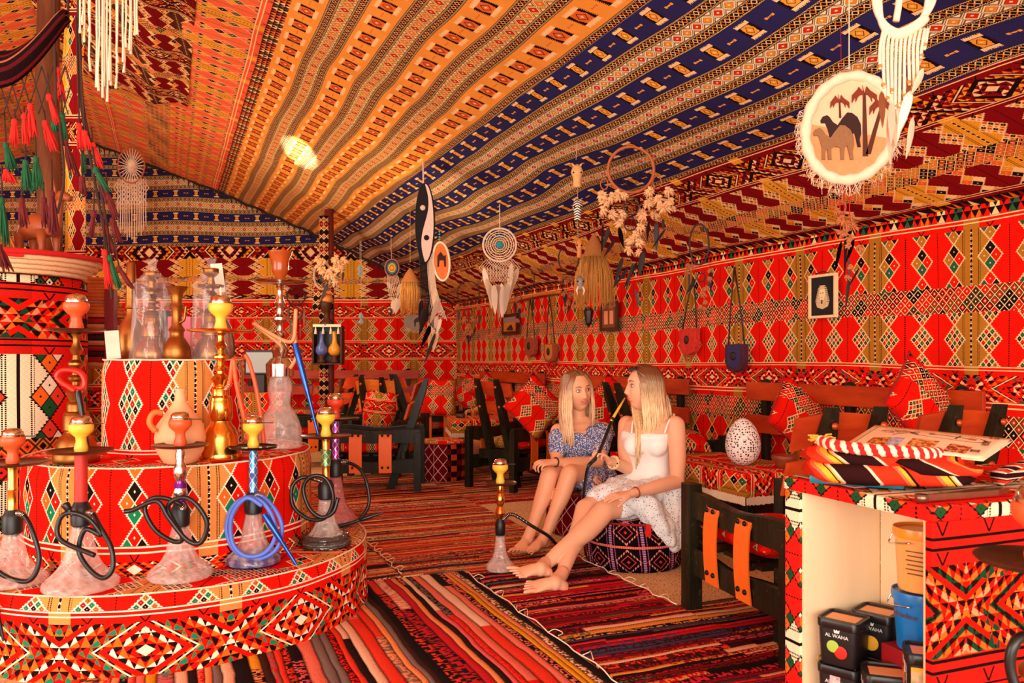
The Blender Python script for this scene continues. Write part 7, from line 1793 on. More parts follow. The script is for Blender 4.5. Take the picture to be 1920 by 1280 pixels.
def fuse(name, bm, mat, parent, voxel=.0045, sm_it=6, disp=0, sc_=9.0):
    recalc(bm); me = bpy.data.meshes.new('tmp'); bm.to_mesh(me); bm.free(); o = bpy.data.objects.new('tmp', me); COL.objects.link(o)
    r = o.modifiers.new('r', 'REMESH'); r.mode = 'VOXEL'; r.voxel_size = voxel; s = o.modifiers.new('s', 'SMOOTH'); s.factor = .5; s.iterations = sm_it
    dg = bpy.context.evaluated_depsgraph_get(); me2 = bpy.data.meshes.new_from_object(o.evaluated_get(dg)); o.modifiers.clear(); o.data = me2; o.name = name
    if disp:
        n = len(me2.vertices); co = [0.0]*(3*n); nr = [0.0]*(3*n); me2.vertices.foreach_get('co', co); me2.vertex_normals.foreach_get('vector', nr)
        for k in range(n):
            x, y, z = co[3*k:3*k+3]; f = disp*noise.noise(Vector((x*sc_*1.6, y*sc_*1.6, z*sc_*.6)))
            co[3*k] = x+nr[3*k]*f; co[3*k+1] = y+nr[3*k+1]*f; co[3*k+2] = z+nr[3*k+2]*f
        me2.vertices.foreach_set('co', co)
    me2.polygons.foreach_set('use_smooth', [True]*len(me2.polygons)); me2.materials.clear(); me2.materials.append(mat)
    o.parent = parent; return o
def finger(bm, p, d, n, lens, rads, curls):
    pts = [Vector(p)]; dd = Vector(d).normalized(); nn = Vector(n).normalized()
    for L_, c in zip(lens, curls):
        ax = dd.cross(nn); R_ = Matrix.Rotation(c, 3, ax); dd = (R_ @ dd).normalized(); nn = (R_ @ nn).normalized(); pts.append(pts[-1]+dd*L_)
    q = [pts[0]]
    for a, b in zip(pts, pts[1:]): q += [(a+b)/2, b]
    n_ = len(q); add_tube(bm, q, [rads*(1.08-.28*i/(n_-1)) for i in range(n_)], 10)
    for c, r in ((q[-1], rads*.80), (q[0], rads*1.05)): bmesh.ops.create_icosphere(bm, subdivisions=2, radius=r, matrix=Matrix.Translation(c))
    return pts[-1], dd
def hand(bm, wrist, d, n, side, curls, s=1.0, thumb=(.9, .5, .3), spread=.10, fs=None):
    """d: towards the fingers, n: direction the palm faces, side: +1 thumb on the d x n side"""
    d = Vector(d).normalized(); n = Vector(n); n = (n-d*n.dot(d)).normalized(); l = d.cross(n)*side; w_ = Vector(wrist); rings = []
    for t, a, b in ((-.01, .024, .018), (.02, .028, .017), (.05, .037, .015), (.075, .039, .013), (.088, .036, .011)):
        c = w_+d*t*s; rings.append([c+l*(a*s*cos(2*pi*i/16))+n*(b*s*sin(2*pi*i/16)) for i in range(16)])
    add_loft(bm, rings); tips = []
    for k, (off, L_) in enumerate(((.0305, .068), (.0105, .076), (-.0100, .071), (-.0300, .056))):
        base = w_+d*(.082-.004*abs(k-1))*s+l*off*s*.98; dd = d+l*(off/.029)*spread; c = curls[k] if isinstance(curls[0], (list, tuple)) else curls
        tips.append(finger(bm, base, dd, n, (L_*.44*s, L_*.31*s, L_*.25*s), .0072*s, c))
    base = w_+d*.026*s+l*.026*s+n*.004; tips.append(finger(bm, base, d*cos(thumb[0])+l*sin(thumb[0])+n*.25, n*.6-l*.5, (.038*s, .030*s, .024*s), .0092*s, (0, thumb[1], thumb[2])))
    return tips
def foot(bm, ankle, heel, toes, up, side, s=1.0):
    """side: +1 big toe lies on the (dir x up) side"""
    a, h, t = Vector(ankle), Vector(heel), Vector(toes); d = (t-h).normalized(); L_ = (t-h).length; up = Vector(up); up = (up-d*up.dot(d)).normalized(); l = d.cross(up)*side
    prof = ((0, .024, .026, .024), (.10, .030, .036, .034), (.28, .030, .046, .046), (.50, .034, .036, .036), (.62, .040, .026, .027), (.70, .042, .019, .020), (.77, .040, .013, .014))
    rings = []
    for f, w_, hh, cz in prof:
        c = h+d*(f*L_)+up*(cz*.85*s); rings.append([c+l*(w_*s*cos(2*pi*i/16))+up*((hh*(.8 if sin(2*pi*i/16) < 0 else 1))*s*.8*sin(2*pi*i/16)) for i in range(16)])
    add_loft(bm, rings); bmesh.ops.create_icosphere(bm, subdivisions=2, radius=.027*s, matrix=Matrix.Translation(h+d*.02+up*.027*s))
    chain(bm, [a+up*.02, (a+h+d*L_*.3)/2+up*.025, h+d*L_*.30+up*.04], [.030*s, .034*s, .036*s], 24)
    tips = []
    for k, (off, r, Lt) in enumerate(((.030, .0110, .052), (.0095, .0078, .050), (-.0075, .0074, .045), (-.0235, .0070, .040), (-.038, .0068, .034))):
        b = h+d*(L_*(.745-.016*k))+l*off*s*.92+up*.014*s; tp = finger(bm, b, d+l*.16*(off/.03), -up, (Lt*.5*s, Lt*.6*s), r*s, (-.1, .30)); tips.append((tp[0], tp[1], r*s, up))
    return tips
# --- head, local frame: face towards -y, chin about z=-.115, crown about z=.115
def head_surface(a, e, smile=0):
    """a: azimuth, 0 = straight ahead (-y); e: elevation"""
    ce, se = cos(e), sin(e); x = sin(a)*ce*.079; y = -cos(a)*ce*.096; z = se*.118
    fr_ = max(0, cos(a))*ce
    if z < -.01:
        t = min(1, (-.01-z)/.10); x *= 1-.27*t**1.5; y = y*(1-.10*t) if y < 0 else y*(1-.45*t); y -= .006*t
    if y > 0: y *= 1.0; z += .0
    g = lambda px, pz, sx, sz: math.exp(-((x-px)/sx)**2-((z-pz)/sz)**2)
    if fr_ > .2:
        y += .010*fr_**3*(1 if z > -.06 else .5)                      # flatter face plane
        y -= .0035*g(0, .045, .05, .02)                              # brow
        for s in (-1, 1): y += .0085*g(s*.031, .010, .016, .011); y -= .0045*g(s*.040, -.028, .020, .020); y -= .0035*g(s*.030, .034, .02, .007)
        nz = max(0, min(1, (.020-z)/.052)); 
        if z > -.048: y -= (.005*max(0, min(1, (.034-z)/.022))+.0185*nz**1.25)*math.exp(-(x/(.0085+.006*nz))**2)*(1 if z > -.032 else max(0, (z+.048)/.016))
        for s in (-1, 1): y -= .0055*g(s*.0125, -.031, .007, .008)
        y -= .0065*g(0, -.056, .024, .010); y -= .0025*g(0, -.0665, .018, .006); y += .0035*g(0, -.076, .03, .006); y -= .0085*g(0, -.099, .022, .014)
    return Vector((x, y, z))
def on_face(x, z, dy=0):
    # solve for the surface point with given x, z
    a, e = x/.085, z/.118
    for _ in range(18):
        p = head_surface(a, e); a += (x-p.x)*9; e += (z-p.z)*6
    return head_surface(a, e)+Vector((0, dy, 0))
def build_head_bm(M):
    bm = B(); na, ne = 96, 72; rows = []
    for j in range(1, ne):
        e = -pi/2+pi*j/ne; rows.append([bm.verts.new(M @ head_surface(2*pi*i/na, e)) for i in range(na)])
    b, t = bm.verts.new(M @ head_surface(0, -pi/2)), bm.verts.new(M @ head_surface(0, pi/2))
    for r0, r1 in zip(rows, rows[1:]):
        for i in range(na): j = (i+1) % na; bm.faces.new((r0[i], r0[j], r1[j], r1[i]))
    for i in range(na): j = (i+1) % na; bm.faces.new((b, rows[0][j], rows[0][i])); bm.faces.new((t, rows[-1][i], rows[-1][j]))
    return bm
def face_parts(body, M, gaze=0.0, smile=1, eye_s=1.0):
    def put(name, bm, m, smooth=True, parent=None): bm.transform(M); return obj(name, bm, m, parent or body, smooth=smooth)
    for s in (-1, 1):
        c = on_face(s*.031, .010)+Vector((0, .0060, 0)); bm = B(); bmesh.ops.create_uvsphere(bm, u_segments=20, v_segments=12, radius=.0115, matrix=Matrix.Translation(c)); e = put('eye', bm, M_EYEW)
        gd = Vector((sin(gaze), -cos(gaze), -.02)).normalized(); q = gd.to_track_quat('Z', 'Y').to_matrix().to_4x4()
        bm = B(); add_lathe(bm, [(.0064, .0098), (.0058, .0108), (.0001, .0117)], 16, Matrix.Translation(c) @ q); put('iris', bm, M_IRIS, parent=e)
        bm = B(); add_lathe(bm, [(.0030, .0112), (.0024, .0118), (.0001, .0120)], 12, Matrix.Translation(c) @ q); put('pupil', bm, M_LASH, parent=e)
        def arc(z0, hgt, w_=.0150, n=9, dy=-.0012): return [on_face(s*.031+w_*(-1+2*i/(n-1)), z0+hgt*(1-(-1+2*i/(n-1))**2), dy) for i in range(n)]
        # lids
        bm = B(); up = arc(.0098, .0058); rim = arc(.0108, .0105, .0168); rings = [up, [(a+b)/2+Vector((0, -.0012, 0)) for a, b in zip(up, rim)], rim]; add_loft(bm, rings, cap=False, closed=False); r = bmesh.ops.solidify(bm, geom=bm.faces[:], thickness=.0012); put('upper_eyelid', bm, body.data.materials[0], parent=e)
        bm = B(); lo = arc(.0088, -.0046, .0145); rim = arc(.0080, -.0085, .016); add_loft(bm, [lo, rim], cap=False, closed=False); bmesh.ops.solidify(bm, geom=bm.faces[:], thickness=.001); put('lower_eyelid', bm, body.data.materials[0], parent=e)
        bm = B(); add_tube(bm, arc(.0100, .0060, .0162, 9, -.0026), [.0004, .0008, .0010, .0011, .0011, .0011, .0011, .0009, .0005], 5); put('eyelashes', bm, M_LASH, parent=e)
        bm = B(); add_tube(bm, [on_face(s*(.014+.036*t), .0285+.0065*sin(pi*min(1, t*.85+.05)), -.0008) for t in [i/8 for i in range(9)]], [.0012, .0022, .0026, .0026, .0024, .0022, .0018, .0012, .0005], 6); put('eyebrow', bm, M_BROW)
    # mouth
    w_ = .0275 if smile else .018; cz = -.0575
    def lipline(f, z0, curve, dy=0, n=11): return [on_face(w_*f*(-1+2*i/(n-1)), z0+curve*((-1+2*i/(n-1))**2), dy) for i in range(n)]
    corner = .0085 if smile else 0
    gap = .0046 if smile else .0006
    for nm, z0, cv, sg in (('upper_lip', cz+gap, corner-gap, 1), ('lower_lip', cz-gap*1.3, corner+gap*1.3, -1)):
        pts = lipline(1, z0, cv, -.0012); bm = B(); rr = [.0008+.0026*(1-(-1+2*i/10)**2)**.7*(1.0 if sg > 0 else 1.25) for i in range(11)]; add_tube(bm, pts, rr, 8); put(nm, bm, M_LIP)
    if smile:
        bm = B(); a = lipline(.84, cz+gap, corner-gap, -.0022); b = lipline(.84, cz-gap*.9, corner+gap*.7, -.0018); add_loft(bm, [a, b], cap=False, closed=False); bmesh.ops.solidify(bm, geom=bm.faces[:], thickness=.002); put('teeth', bm, M_TEETH)
def ears(bm, M):
    for s in (-1, 1):
        b2 = bmesh.new(); bmesh.ops.create_uvsphere(b2, u_segments=16, v_segments=10, radius=1, matrix=M @ Matrix.Translation((s*.074, .012, -.004)) @ Matrix.Rotation(s*.4, 4, 'Z') @ Matrix.Diagonal((.008, .017, .029, 1)))
        me = bpy.data.meshes.new('t'); b2.to_mesh(me); b2.free(); bm.from_mesh(me); bpy.data.meshes.remove(me)
def hair(body, M, mat, fall, part_x=0.0, seed=1, n=150, back=True, phi0=52, side_bias=None, tuck=None):
    """locks start at the parting, follow the skull and then hang; fall(phi, side) -> list of (dx,dy,dz) world offsets from the leave point"""
    rnd = random.Random(seed); bm = B(); Mi = M.to_3x3()
    for s in (-1, 1):
        for k in range(n):
            t = k/(n-1); phi = radians(phi0+(178-phi0)*t); lay = 1.05+.05*rnd.random()
            y0 = -.062+.135*min(1, t*1.15); top = Vector((part_x+s*.004, y0, .112*sqrt(max(.05, 1-(y0/.10)**2))*lay+.002))
            P = [M @ top]
            e0 = 58 if t > .15 else 50; leave = 2 if t < .5 else -12
            for e in range(e0, leave-1, -12):
                er = radians(e); ph = phi*(1-.55*max(0, (e-14)/44)**1.2*max(0, 1-t*2.2)); q = head_surface(s*ph, er); q.x *= lay*1.03; q.y = q.y*lay+.004; q.z = q.z*1.04+.004
                
                P.append(M @ q)
            w0 = P[-1].copy(); off = fall(s, t, rnd)
            for dx, dy, dz in off: P.append(w0+Vector((dx, dy, dz)))
            if rnd.random() < .02: continue
            S = spl(P, 3); m_ = len(S); r0 = .0062+.003*rnd.random(); add_tube(bm, S, [r0*(.55+.45*min(1, i/4))*(1-.75*max(0, (i/m_-.72)/.28)) for i in range(m_)], 5)
    return obj('hair', bm, mat, body, smooth=True)

# ------------------------------------------------- woman in the white top
wr = thing('person', 'woman in a white camisole and speckled white skirt smoking the water pipe on a pouf', 'person', (.70, 4.42, 0))
# children are written in world coordinates: undo the parent's place
def settle(root):
    inv = Matrix.Translation(-Vector(root.location))
    done = set()
    def rec(o, top):
        for c in o.children:
            if top and c.type == 'MESH' and c.data.name not in done:
                done.add(c.data.name); c.data.transform(inv)
            elif c.type == 'MESH' and c.data.name not in done: done.add(c.data.name); c.data.transform(inv)
            rec(c, False)
    rec(root, True)
hipN, hipF = Vector((.80, 4.36, .345)), Vector((.70, 4.54, .345))
kneeN, kneeF = W(1134, 957, 4.10), W(1098, 955, 4.20)
ankN, ankF = W(1020, 1061, 3.89), W(1053, 1079, 3.84)
pel = Vector((.755, 4.46, .36)); yawR = radians(-40)
bm = B()
TS = [(pel+Vector((0, 0, -.05)), .150, .105, yawR), (pel+Vector((0, 0, .04)), .158, .112, yawR), (W(1218, 888, 4.44), .128, .090, yawR), (W(1216, 862, 4.43), .120, .088, yawR), (W(1214, 835, 4.40), .132, .103, yawR), (W(1215, 812, 4.40), .142, .100, yawR), (W(1218, 793, 4.41), .150, .078, yawR), (W(1219, 782, 4.42), .110, .06, yawR), (W(1217, 772, 4.42), .06, .05, yawR)]
ell_rings(bm, smooth_secs(TS))
# bust
for px, Z in ((1190, 4.335), (1232, 4.29)): bmesh.ops.create_uvsphere(bm, u_segments=20, v_segments=12, radius=.055, matrix=Matrix.Translation(W(px, 832, Z+.02)))
hcR = W(1207, 727, 4.38); MR = Matrix.Translation(hcR) @ Matrix.Rotation(radians(-80), 4, 'Z') @ Matrix.Rotation(radians(-3), 4, 'X') @ Matrix.Scale(1.04, 4)
chain(bm, [W(1218, 785, 4.42), W(1214, 768, 4.42), W(1213, 748, 4.41)], [.058, .050, .052])
hb_ = build_head_bm(MR); me = bpy.data.meshes.new('t'); hb_.to_mesh(me); hb_.free(); bm.from_mesh(me); ears(bm, MR)
# near (her left) arm: hangs, forearm laid over the lap
shN, elN, wrN = W(1266, 797, 4.30), W(1270, 902, 4.18), W(1184, 925, 4.02)
chain(bm, [shN, (shN*.5+elN*.5)+Vector((.006, 0, 0)), elN], [.052, .045, .037]); chain(bm, [elN, elN*.6+wrN*.4, wrN], [.037, .036, .022])
hand(bm, wrN, W(1122, 934, 3.96)-wrN, (-.1, .1, -1), 1, (.12, .15, .12), thumb=(.5, .15, .1), spread=.06)
# far (her right) arm: elbow at the waist, hand up holding the hose
shF, elF, wrF = W(1176, 795, 4.50), W(1176, 877, 4.42), W(1143, 864, 4.28)
chain(bm, [shF, (shF+elF)/2+Vector((-.012, 0, 0)), elF], [.050, .042, .036]); chain(bm, [elF, elF*.5+wrF*.5, wrF], [.036, .032, .023])
hd = (W(1122, 845, 4.23)-wrF).normalized(); hn = W(1104, 856, 4.20)-W(1122, 845, 4.23); hn = (hn-hd*hn.dot(hd)).normalized()
HOLD = wrF+hd*.088+hn*.024
hand(bm, wrF, hd, hn, -1, ((.40, 1.15, .95), (.45, 1.2, 1.0), (.5, 1.25, 1.0), (.6, 1.3, 1.0)), thumb=(.55, .55, .5), spread=.08, s=.92)
# legs
chain(bm, [hipN, hipN*.45+kneeN*.55+Vector((0, 0, .012)), kneeN], [.092, .078, .056]); chain(bm, [kneeN, kneeN*.66+ankN*.34+Vector((.012, .01, -.006)), kneeN*.3+ankN*.7, ankN], [.056, .056, .038, .031])
chain(bm, [hipF, hipF*.45+kneeF*.55+Vector((0, 0, .012)), kneeF], [.092, .076, .056]); chain(bm, [kneeF, kneeF*.66+ankF*.34+Vector((.012, .01, -.006)), kneeF*.3+ankF*.7, ankF], [.055, .055, .038, .031])
heelN, toeN = W(1030, 1082, 3.84), W(956, 1076, 3.76); heelF, toeF = W(1060, 1107, 3.78), W(978, 1104, 3.70)
tN = foot(bm, ankN, heelN, toeN, (.25, -.25, .95), 1); tF = foot(bm, ankF, heelF, toeF, (.1, -.35, .9), -1)
body = fuse('body', bm, SK1, wr, .0034, 6)
face_parts(body, MR, gaze=0, smile=0)
# hair (long, blonde lengths, brown roots), falls in front of the near shoulder and down the back
def fallR(s, t, rnd):
    j = rnd.uniform(-.006, .006); j2 = rnd.uniform(-.008, .008)
    if s > 0:      # far side: short of view
        L_ = .30*rnd.uniform(.9, 1.05); return [(.012+j, .01, -.10), (.02+j, .0+j2, -.2), (.005+j, .0, -L_)]
    if t < .72:
        f = t/.72; L_ = (.43-.17*f)*rnd.uniform(.84, 1.05)
        return [(.0+j, -.020, -.06), (.004-.018*f+j, -.050-.025*(1-f), -.15), (.006-.03*f+j, -.10-.06*(1-f)+j2, -.24), (.0-.035*f+j, -.10-.085*(1-f)+j2, -.32), (.0-.035*f+j, -.10-.085*(1-f)+j2, -max(.33, L_))]
    return [(.03+j, .02, -.06), (.05+j, .03+j2, -.14), (.055+j, .04, -.24*rnd.uniform(.9, 1.1))]
M_HR = mat_hair('blonde_hair_one', srgb(120, 66, 34), srgb(244, 200, 140), .13, -.10)
def hair_mat_world(z_root, z_tip, nm, root, tip): return mat_hair(nm, root, tip, z_root, z_tip)
hair(body, MR, hair_mat_world(hcR.z+.08, hcR.z-.10, 'blonde_hair', srgb(112, 60, 30), srgb(246, 206, 150)), fallR, seed=4, n=150, phi0=62)
# sunglasses pushed up on the hair
sg = thing('sunglasses', 'dark sunglasses pushed up on the hair of the woman in the white top', 'sunglasses', hcR)
Ms = Matrix.Rotation(radians(-80), 4, 'Z')
for s in (-1, 1):
    bm = B(); add_lathe(bm, [(.0001, 0), (.024, .001), (.026, .003), (.0001, .006)], 20, Ms @ Matrix.Translation((s*.032, -.066, .104)) @ Matrix.Rotation(radians(35), 4, 'X') @ Matrix.Diagonal((1.1, .8, 1, 1))); obj('lens', bm, M_BLK, sg, smooth=True)
    bm = B(); add_tube(bm, [Ms @ Vector((s*.060, -.064, .098)), Ms @ Vector((s*.083, -.03, .070)), Ms @ Vector((s*.090, .012, .030))], .0022, 6); obj('temple_arm', bm, plain('grey_metal', srgb(150, 150, 156), .3, metal=.6), sg, smooth=True)
# camisole
bm = B(); g = .007
T2S = [(c, a+g, b+g, y) for c, a, b, y in TS]
ell_rings(bm, smooth_secs([(W(1220, 908, 4.45), .150, .110, yawR)]+T2S[2:5]+[(W(1215, 818, 4.385), .148, .118, yawR), (W(1215, 808, 4.39), .150, .104, yawR)]))
for px, Z in ((1190, 4.335), (1232, 4.29)): bmesh.ops.create_uvsphere(bm, u_segments=20, v_segments=12, radius=.063, matrix=Matrix.Translation(W(px, 834, Z+.018)))
top = fuse('camisole', bm, M_WTOP, wr, .005, 28, .004, 9)
for pts in ([W(1184, 812, 4.32), W(1187, 790, 4.36), W(1194, 776, 4.45)], [W(1246, 812, 4.245), W(1254, 790, 4.27), W(1264, 778, 4.36), W(1262, 776, 4.45)]):
    P = spl(pts, 5); bm = B(); add_tube(bm, P, .0055, 8); obj('shoulder_strap', bm, M_WTOP, top, smooth=True)
# skirt
bm = B()
ell_rings(bm, smooth_secs([(pel+Vector((0, 0, -.06)), .175, .13, yawR), (pel+Vector((0, 0, .02)), .172, .128, yawR), (W(1219, 896, 4.45), .143, .104, yawR), (W(1219, 886, 4.44), .138, .100, yawR)]))
mN, mF = hipN*.30+kneeN*.70, hipF*.30+kneeF*.70
chain(bm, [hipN, (hipN+mN)/2+Vector((0, 0, .014)), mN+Vector((0, 0, .012))], [.112, .102, .086], 20); chain(bm, [hipF, (hipF+mF)/2+Vector((0, 0, .012)), mF+Vector((0, 0, .014))], [.108, .10, .086], 20)
chain(bm, [W(1180, 930, 4.12), W(1215, 952, 4.13), W(1240, 985, 4.12), W(1256, 1014, 4.10)], [.055, .075, .06, .035], 16)
chain(bm, [W(1262, 930, 4.25), W(1266, 980, 4.17), W(1268, 1022, 4.12)], [.08, .06, .035], 16)
chain(bm, [W(1150, 925, 4.22), W(1115, 932, 4.25)], [.06, .045], 14)
skirt = fuse('skirt', bm, M_SPECK, wr, .0055, 7, .016, 14)
# bracelets
def bangle(c, ax, r, rt, m, name, parent, beads=0, m2=None):
    q = Vector(ax).normalized().to_track_quat('Z', 'Y').to_matrix(); n = 28
    if not beads: bm = B(); add_tube(bm, [c+q @ Vector((r*cos(2*pi*i/n), r*sin(2*pi*i/n), 0)) for i in range(n+1)], rt, 7, cap=False); return obj(name, bm, m, parent, smooth=True)
    for i in range(beads): a = 2*pi*i/beads; bm = B(); bmesh.ops.create_icosphere(bm, subdivisions=2, radius=rt, matrix=Matrix.Translation(c+q @ Vector((r*cos(a), r*sin(a), 0)))); obj('bracelet_bead', bm, m if i % 2 else m2, parent, smooth=True)
bangle(elF*.22+wrF*.78, wrF-elF, .030, .010, mat_print('leopard_scrunchie', srgb(240, 200, 150), (srgb(60, 34, 22),), 70, (.34,)), 'scrunchie', wr)
bangle(elN*.10+wrN*.90, wrN-elN, .026, .004, M_BEAD, 'bracelet', wr)
bangle(elF*.30+wrF*.70, wrF-elF, .032, .0022, M_WOOL, 'thin_bracelet', wr)
settle(wr)
# the long hose from the floor pipe to her mouth
MTH = MR @ Vector((0, -.101, -.058))
hp = [HOSE_START, HOSE_START+Vector((.05, -.02, .03)), W(998, 986, 4.06), W(1030, 1006, 4.12), W(1052, 1030, 4.22), W(1072, 1030, 4.34), W(1088, 985, 4.40), W(1092, 945, 4.34), W(1097, 905, 4.22), W(1104, 872, 4.16), HOLD, W(1150, 782, 4.22)]
t = thing('smoking_hose', 'long black hose with yellow mouthpiece held by the woman in the white top', 'hose', HOSE_START)
off = -HOSE_START
bm = B(); add_tube(bm, [p+off for p in spl(hp, 10)], .0085, 10); h_ = obj('hose', bm, M_HB, t, smooth=True)
bm = B(); add_tube(bm, [W(1104, 872, 4.16)+off, HOLD+off, W(1146, 789, 4.215)+off], [.0105, .0085, .0065], 10); obj('rigid_tube', bm, M_HB, t, smooth=True)
p0 = W(1146, 789, 4.215); bm = B(); add_tube(bm, [p0+off, p0.lerp(MTH, .1)+off, p0.lerp(MTH, .6)+off, MTH+off], [.006, .0085, .0065, .004], 10); obj('mouthpiece', bm, M_RUB_Y, t, smooth=True)
sp = []; P = spl(hp[:4], 30); fr = frames(P)
for i in range(150): k = int(i/150*52); t_, a, b_ = fr[k]; an = i*.55; sp.append(P[k]+a*cos(an)*.0105+b_*sin(an)*.0105+off)
bm = B(); add_tube(bm, sp, .0015, 4); obj('spring', bm, M_CHR, h_, smooth=True)

# ------------------------------------------------- woman in the blue dress
wl = thing('person', 'woman in an off-shoulder blue ditsy dress sitting on the dark red pouf, smiling', 'person', (.47, 5.1, 0))
hipA, hipB = Vector((.40, 5.08, .355)), Vector((.545, 5.02, .355))           # image left, image right
knA, knB = W(1030, 890, 4.66), W(1068, 887, 4.62); anA, anB = W(994, 1001, 4.55), W(1023, 1005, 4.54)
yawL = radians(14); pl = Vector((.475, 5.06, .37)); bm = B()
TL = [(pl+Vector((0, 0, -.05)), .150, .105, yawL), (pl+Vector((0, 0, .04)), .150, .108, yawL), (W(1096, 880, 5.03), .115, .085, yawL), (W(1092, 857, 5.01), .112, .085, yawL), (W(1089, 835, 4.99), .125, .095, yawL), (W(1089, 812, 4.99), .146, .090, yawL), (W(1090, 797, 5.0), .150, .070, yawL), (W(1089, 788, 5.01), .115, .058, yawL), (W(1086, 780, 5.01), .060, .050, yawL)]
ell_rings(bm, smooth_secs(TL))
for px, Z in ((1072, 4.925), (1102, 4.91)): bmesh.ops.create_uvsphere(bm, u_segments=20, v_segments=12, radius=.052, matrix=Matrix.Translation(W(px, 834, Z)))
hcL = W(1082, 733, 4.96); ML = Matrix.Translation(hcL) @ Matrix.Rotation(radians(24), 4, 'Z') @ Matrix.Rotation(radians(-7), 4, 'Y') @ Matrix.Rotation(radians(2), 4, 'X') @ Matrix.Scale(1.06, 4)
chain(bm, [W(1087, 796, 5.01), W(1085, 780, 5.0), W(1083, 756, 4.99)], [.058, .046, .048])
hb_ = build_head_bm(ML); me = bpy.data.meshes.new('t'); hb_.to_mesh(me); hb_.free(); bm.from_mesh(me); ears(bm, ML)
shA, elA, wrA = W(1047, 808, 5.0), W(1045, 872, 4.86), W(1096, 886, 4.76)
chain(bm, [shA, (shA+elA)/2+Vector((-.008, 0, 0)), elA], [.050, .043, .036]); chain(bm, [elA, (elA+wrA)/2, wrA], [.034, .030, .021])
hand(bm, wrA, W(1112, 893, 4.75)-wrA, (-.3, .6, -.9), -1, (.35, .5, .4), s=.95, thumb=(.5, .2, .2))
shB, elB, wrB = W(1131, 806, 4.97), W(1121, 866, 4.80), W(1037, 866, 4.60)
chain(bm, [shB, (shB+elB)/2+Vector((.010, 0, 0)), elB], [.052, .045, .037]); chain(bm, [elB, elB*.6+wrB*.4, wrB], [.035, .033, .022])
hand(bm, wrB, W(1004, 868, 4.54)-wrB, (-.1, .3, -1), -1, ((.5, .9, .5), (.55, 1.0, .6), (.6, 1.0, .6), (.7, 1.05, .6)), s=.98, thumb=(.35, .4, .2), spread=.05)
chain(bm, [hipA, hipA*.45+knA*.55+Vector((0, 0, .01)), knA], [.086, .070, .052]); chain(bm, [knA, knA*.66+anA*.34+Vector((.006, .012, 0)), knA*.3+anA*.7, anA], [.052, .050, .036, .029])
chain(bm, [hipB, hipB*.45+knB*.55+Vector((0, 0, .01)), knB], [.086, .070, .052]); chain(bm, [knB, knB*.66+anB*.34+Vector((.006, .012, 0)), knB*.3+anB*.7, anB], [.052, .050, .036, .029])
z0 = .024
hA, tA = Vector((.115, 4.60, z0)), Vector((.01, 4.41, z0)); hB, tB = Vector((.205, 4.58, z0)), Vector((.075, 4.39, z0))
ftA = foot(bm, anA, hA, tA, (0, 0, 1), 1, .95); ftB = foot(bm, anB, hB, tB, (0, 0, 1), -1, .95)
bodyL = fuse('body', bm, SK2, wl, .0034, 6)
face_parts(bodyL, ML, gaze=.35, smile=1)
for lst in (ftA, ftB):
    for tp, dd, r, up in lst: bm = B(); bmesh.ops.create_icosphere(bm, subdivisions=1, radius=1, matrix=Matrix.Translation(tp+up*r*.55+dd*r*.2) @ Matrix.Diagonal((r*.5, r*.5, r*.3, 1))); obj('painted_toenail', bm, M_NAIL, bodyL, smooth=True)
def fallL(s, t, rnd):
    j = rnd.uniform(-.006, .006); j2 = rnd.uniform(-.008, .008)
    if s > 0:      # her left, image right: swept behind the shoulder, part in front
        if t < .35: return [(.004+j, -.005, -.06), (.008+j, -.012, -.13), (.004+j, -.02+j2, -.22*rnd.uniform(.85, 1.05))]
        return [(.012+j, .02, -.07), (.03+j, .05, -.14), (.035+j, .06, -.22)]
    if t < .6: return [(-.004+j, -.012, -.07), (-.006+j, -.030, -.15), (.002+j, -.045+j2, -.24), (.008+j, -.05+j2, -.325*rnd.uniform(.88, 1.04))]
    return [(-.004+j, .01, -.08), (-.004+j, .02, -.18), (.01+j, .03, -.26)]
hair(bodyL, ML, hair_mat_world(hcL.z+.09, hcL.z-.06, 'blonde_hair', srgb(136, 80, 44), srgb(240, 200, 150)), fallL, seed=9, n=140, phi0=50)
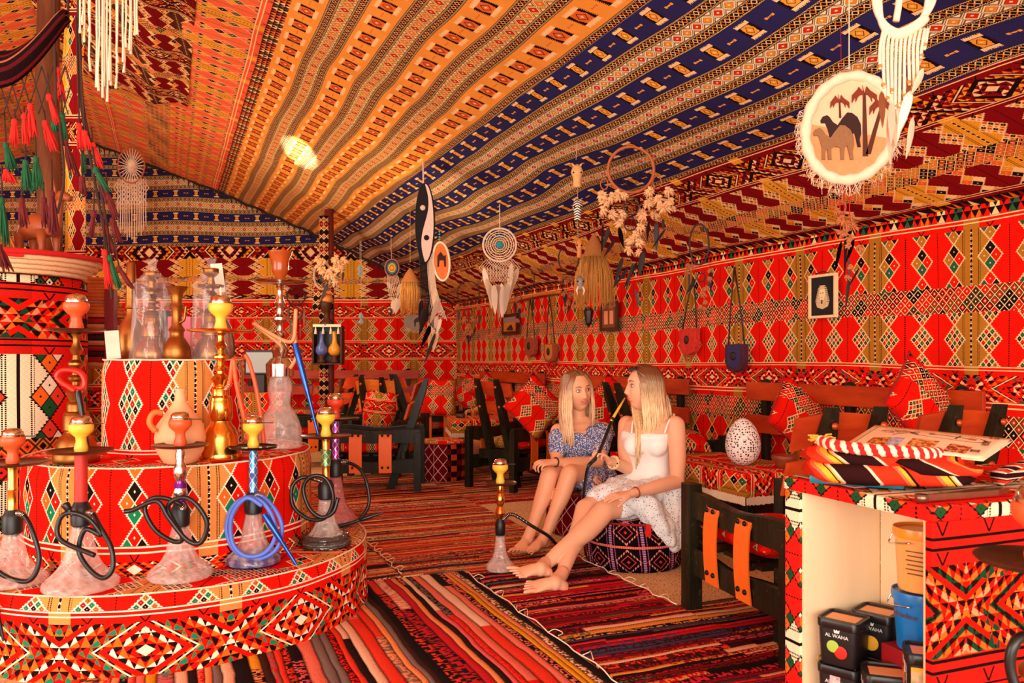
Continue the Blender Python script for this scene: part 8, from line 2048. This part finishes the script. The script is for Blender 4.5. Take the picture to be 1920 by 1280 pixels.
# dress
g = .012; bm = B(); D2 = [(c, a+g, b+g, y) for c, a, b, y in TL]
ell_rings(bm, smooth_secs([(pl+Vector((0, 0, -.06)), .170, .13, yawL), (pl+Vector((0, 0, .03)), .160, .12, yawL)]+D2[2:5]+[(W(1089, 822, 4.985), .156, .112, yawL), (W(1089, 810, 4.985), .158, .104, yawL)]))
for px, Z in ((1072, 4.925), (1102, 4.91)): bmesh.ops.create_uvsphere(bm, u_segments=20, v_segments=12, radius=.064, matrix=Matrix.Translation(W(px, 832, Z)))
mA, mB = hipA*.42+knA*.58, hipB*.32+knB*.68
chain(bm, [hipA, (hipA+mA)/2, mA], [.105, .095, .082], 20); chain(bm, [hipB, (hipB+mB)/2+Vector((.01, 0, 0)), mB+Vector((.008, 0, .0))], [.108, .100, .080], 20)
chain(bm, [W(1128, 890, 4.95), W(1140, 910, 4.92), W(1120, 925, 4.84)], [.09, .07, .06], 16)
chain(bm, [W(1112, 905, 4.78), W(1104, 925, 4.76)], [.055, .045], 14)
dress = fuse('dress', bm, M_BLUED, wl, .005, 9, .010, 13)
# off-shoulder sleeves
bm = B(); chain(bm, [shA*.80+elA*.20, shA*.42+elA*.58], [.062, .056], 18); chain(bm, [shB*.88+elB*.12, shB*.40+elB*.60], [.066, .058], 18)
chain(bm, [shB+Vector((-.02, .0, .0)), W(1108, 812, 4.93)], [.050, .04], 14)
sl_ = fuse('sleeves', bm, M_BLUED, wl, .005, 5, .008, 18)
bangle(elB*.06+wrB*.94, wrB-elB, .025, .0045, M_BHOOP, 'bracelet', wl)
bm = B(); add_tube(bm, spl([W(1064, 792, 4.93), W(1078, 806, 4.90), W(1096, 806, 4.90), W(1110, 792, 4.93)], 6), .0011, 5); obj('necklace', bm, M_GOLD, wl, smooth=True)
settle(wl)

# ---- things of one kind carry one group
GR = dict(low_armchair='low wooden armchairs with leather straps', cushion='patterned cushions on the seats', wall_bench='wall benches with red back boards', water_pipe='water pipes on show', dreamcatcher='dreamcatchers hanging in the tent', tobacco_tub='black tubs stacked in the counter', bucket='buckets in the counter', shoulder_bag='bags on the right wall', rag_rug='striped rag rugs', pouf='round embroidered poufs', person='two women on poufs', bottle_lamp='bottle lamps on the pole shelf', glass_drop='glass drops by the pole', low_table='low tables', tablecloth='fringed tablecloths', plastic_wrap='plastic wraps over brass pipes', menu_card='cards on the blanket', macrame_hanging='cream macrame hangings', raffia_lampshade='raffia skirted cones', tent_pole='tent poles', egg_lamp='egg-shaped lamps', tall_brass_bottle='tall brass bottles', picture_frame='dark framed pictures')
for o in COL.objects:
    if o.parent is None and o.get('label') and not o.get('group'):
        g = GR.get(o.name.split('.')[0])
        if g: o['group'] = g
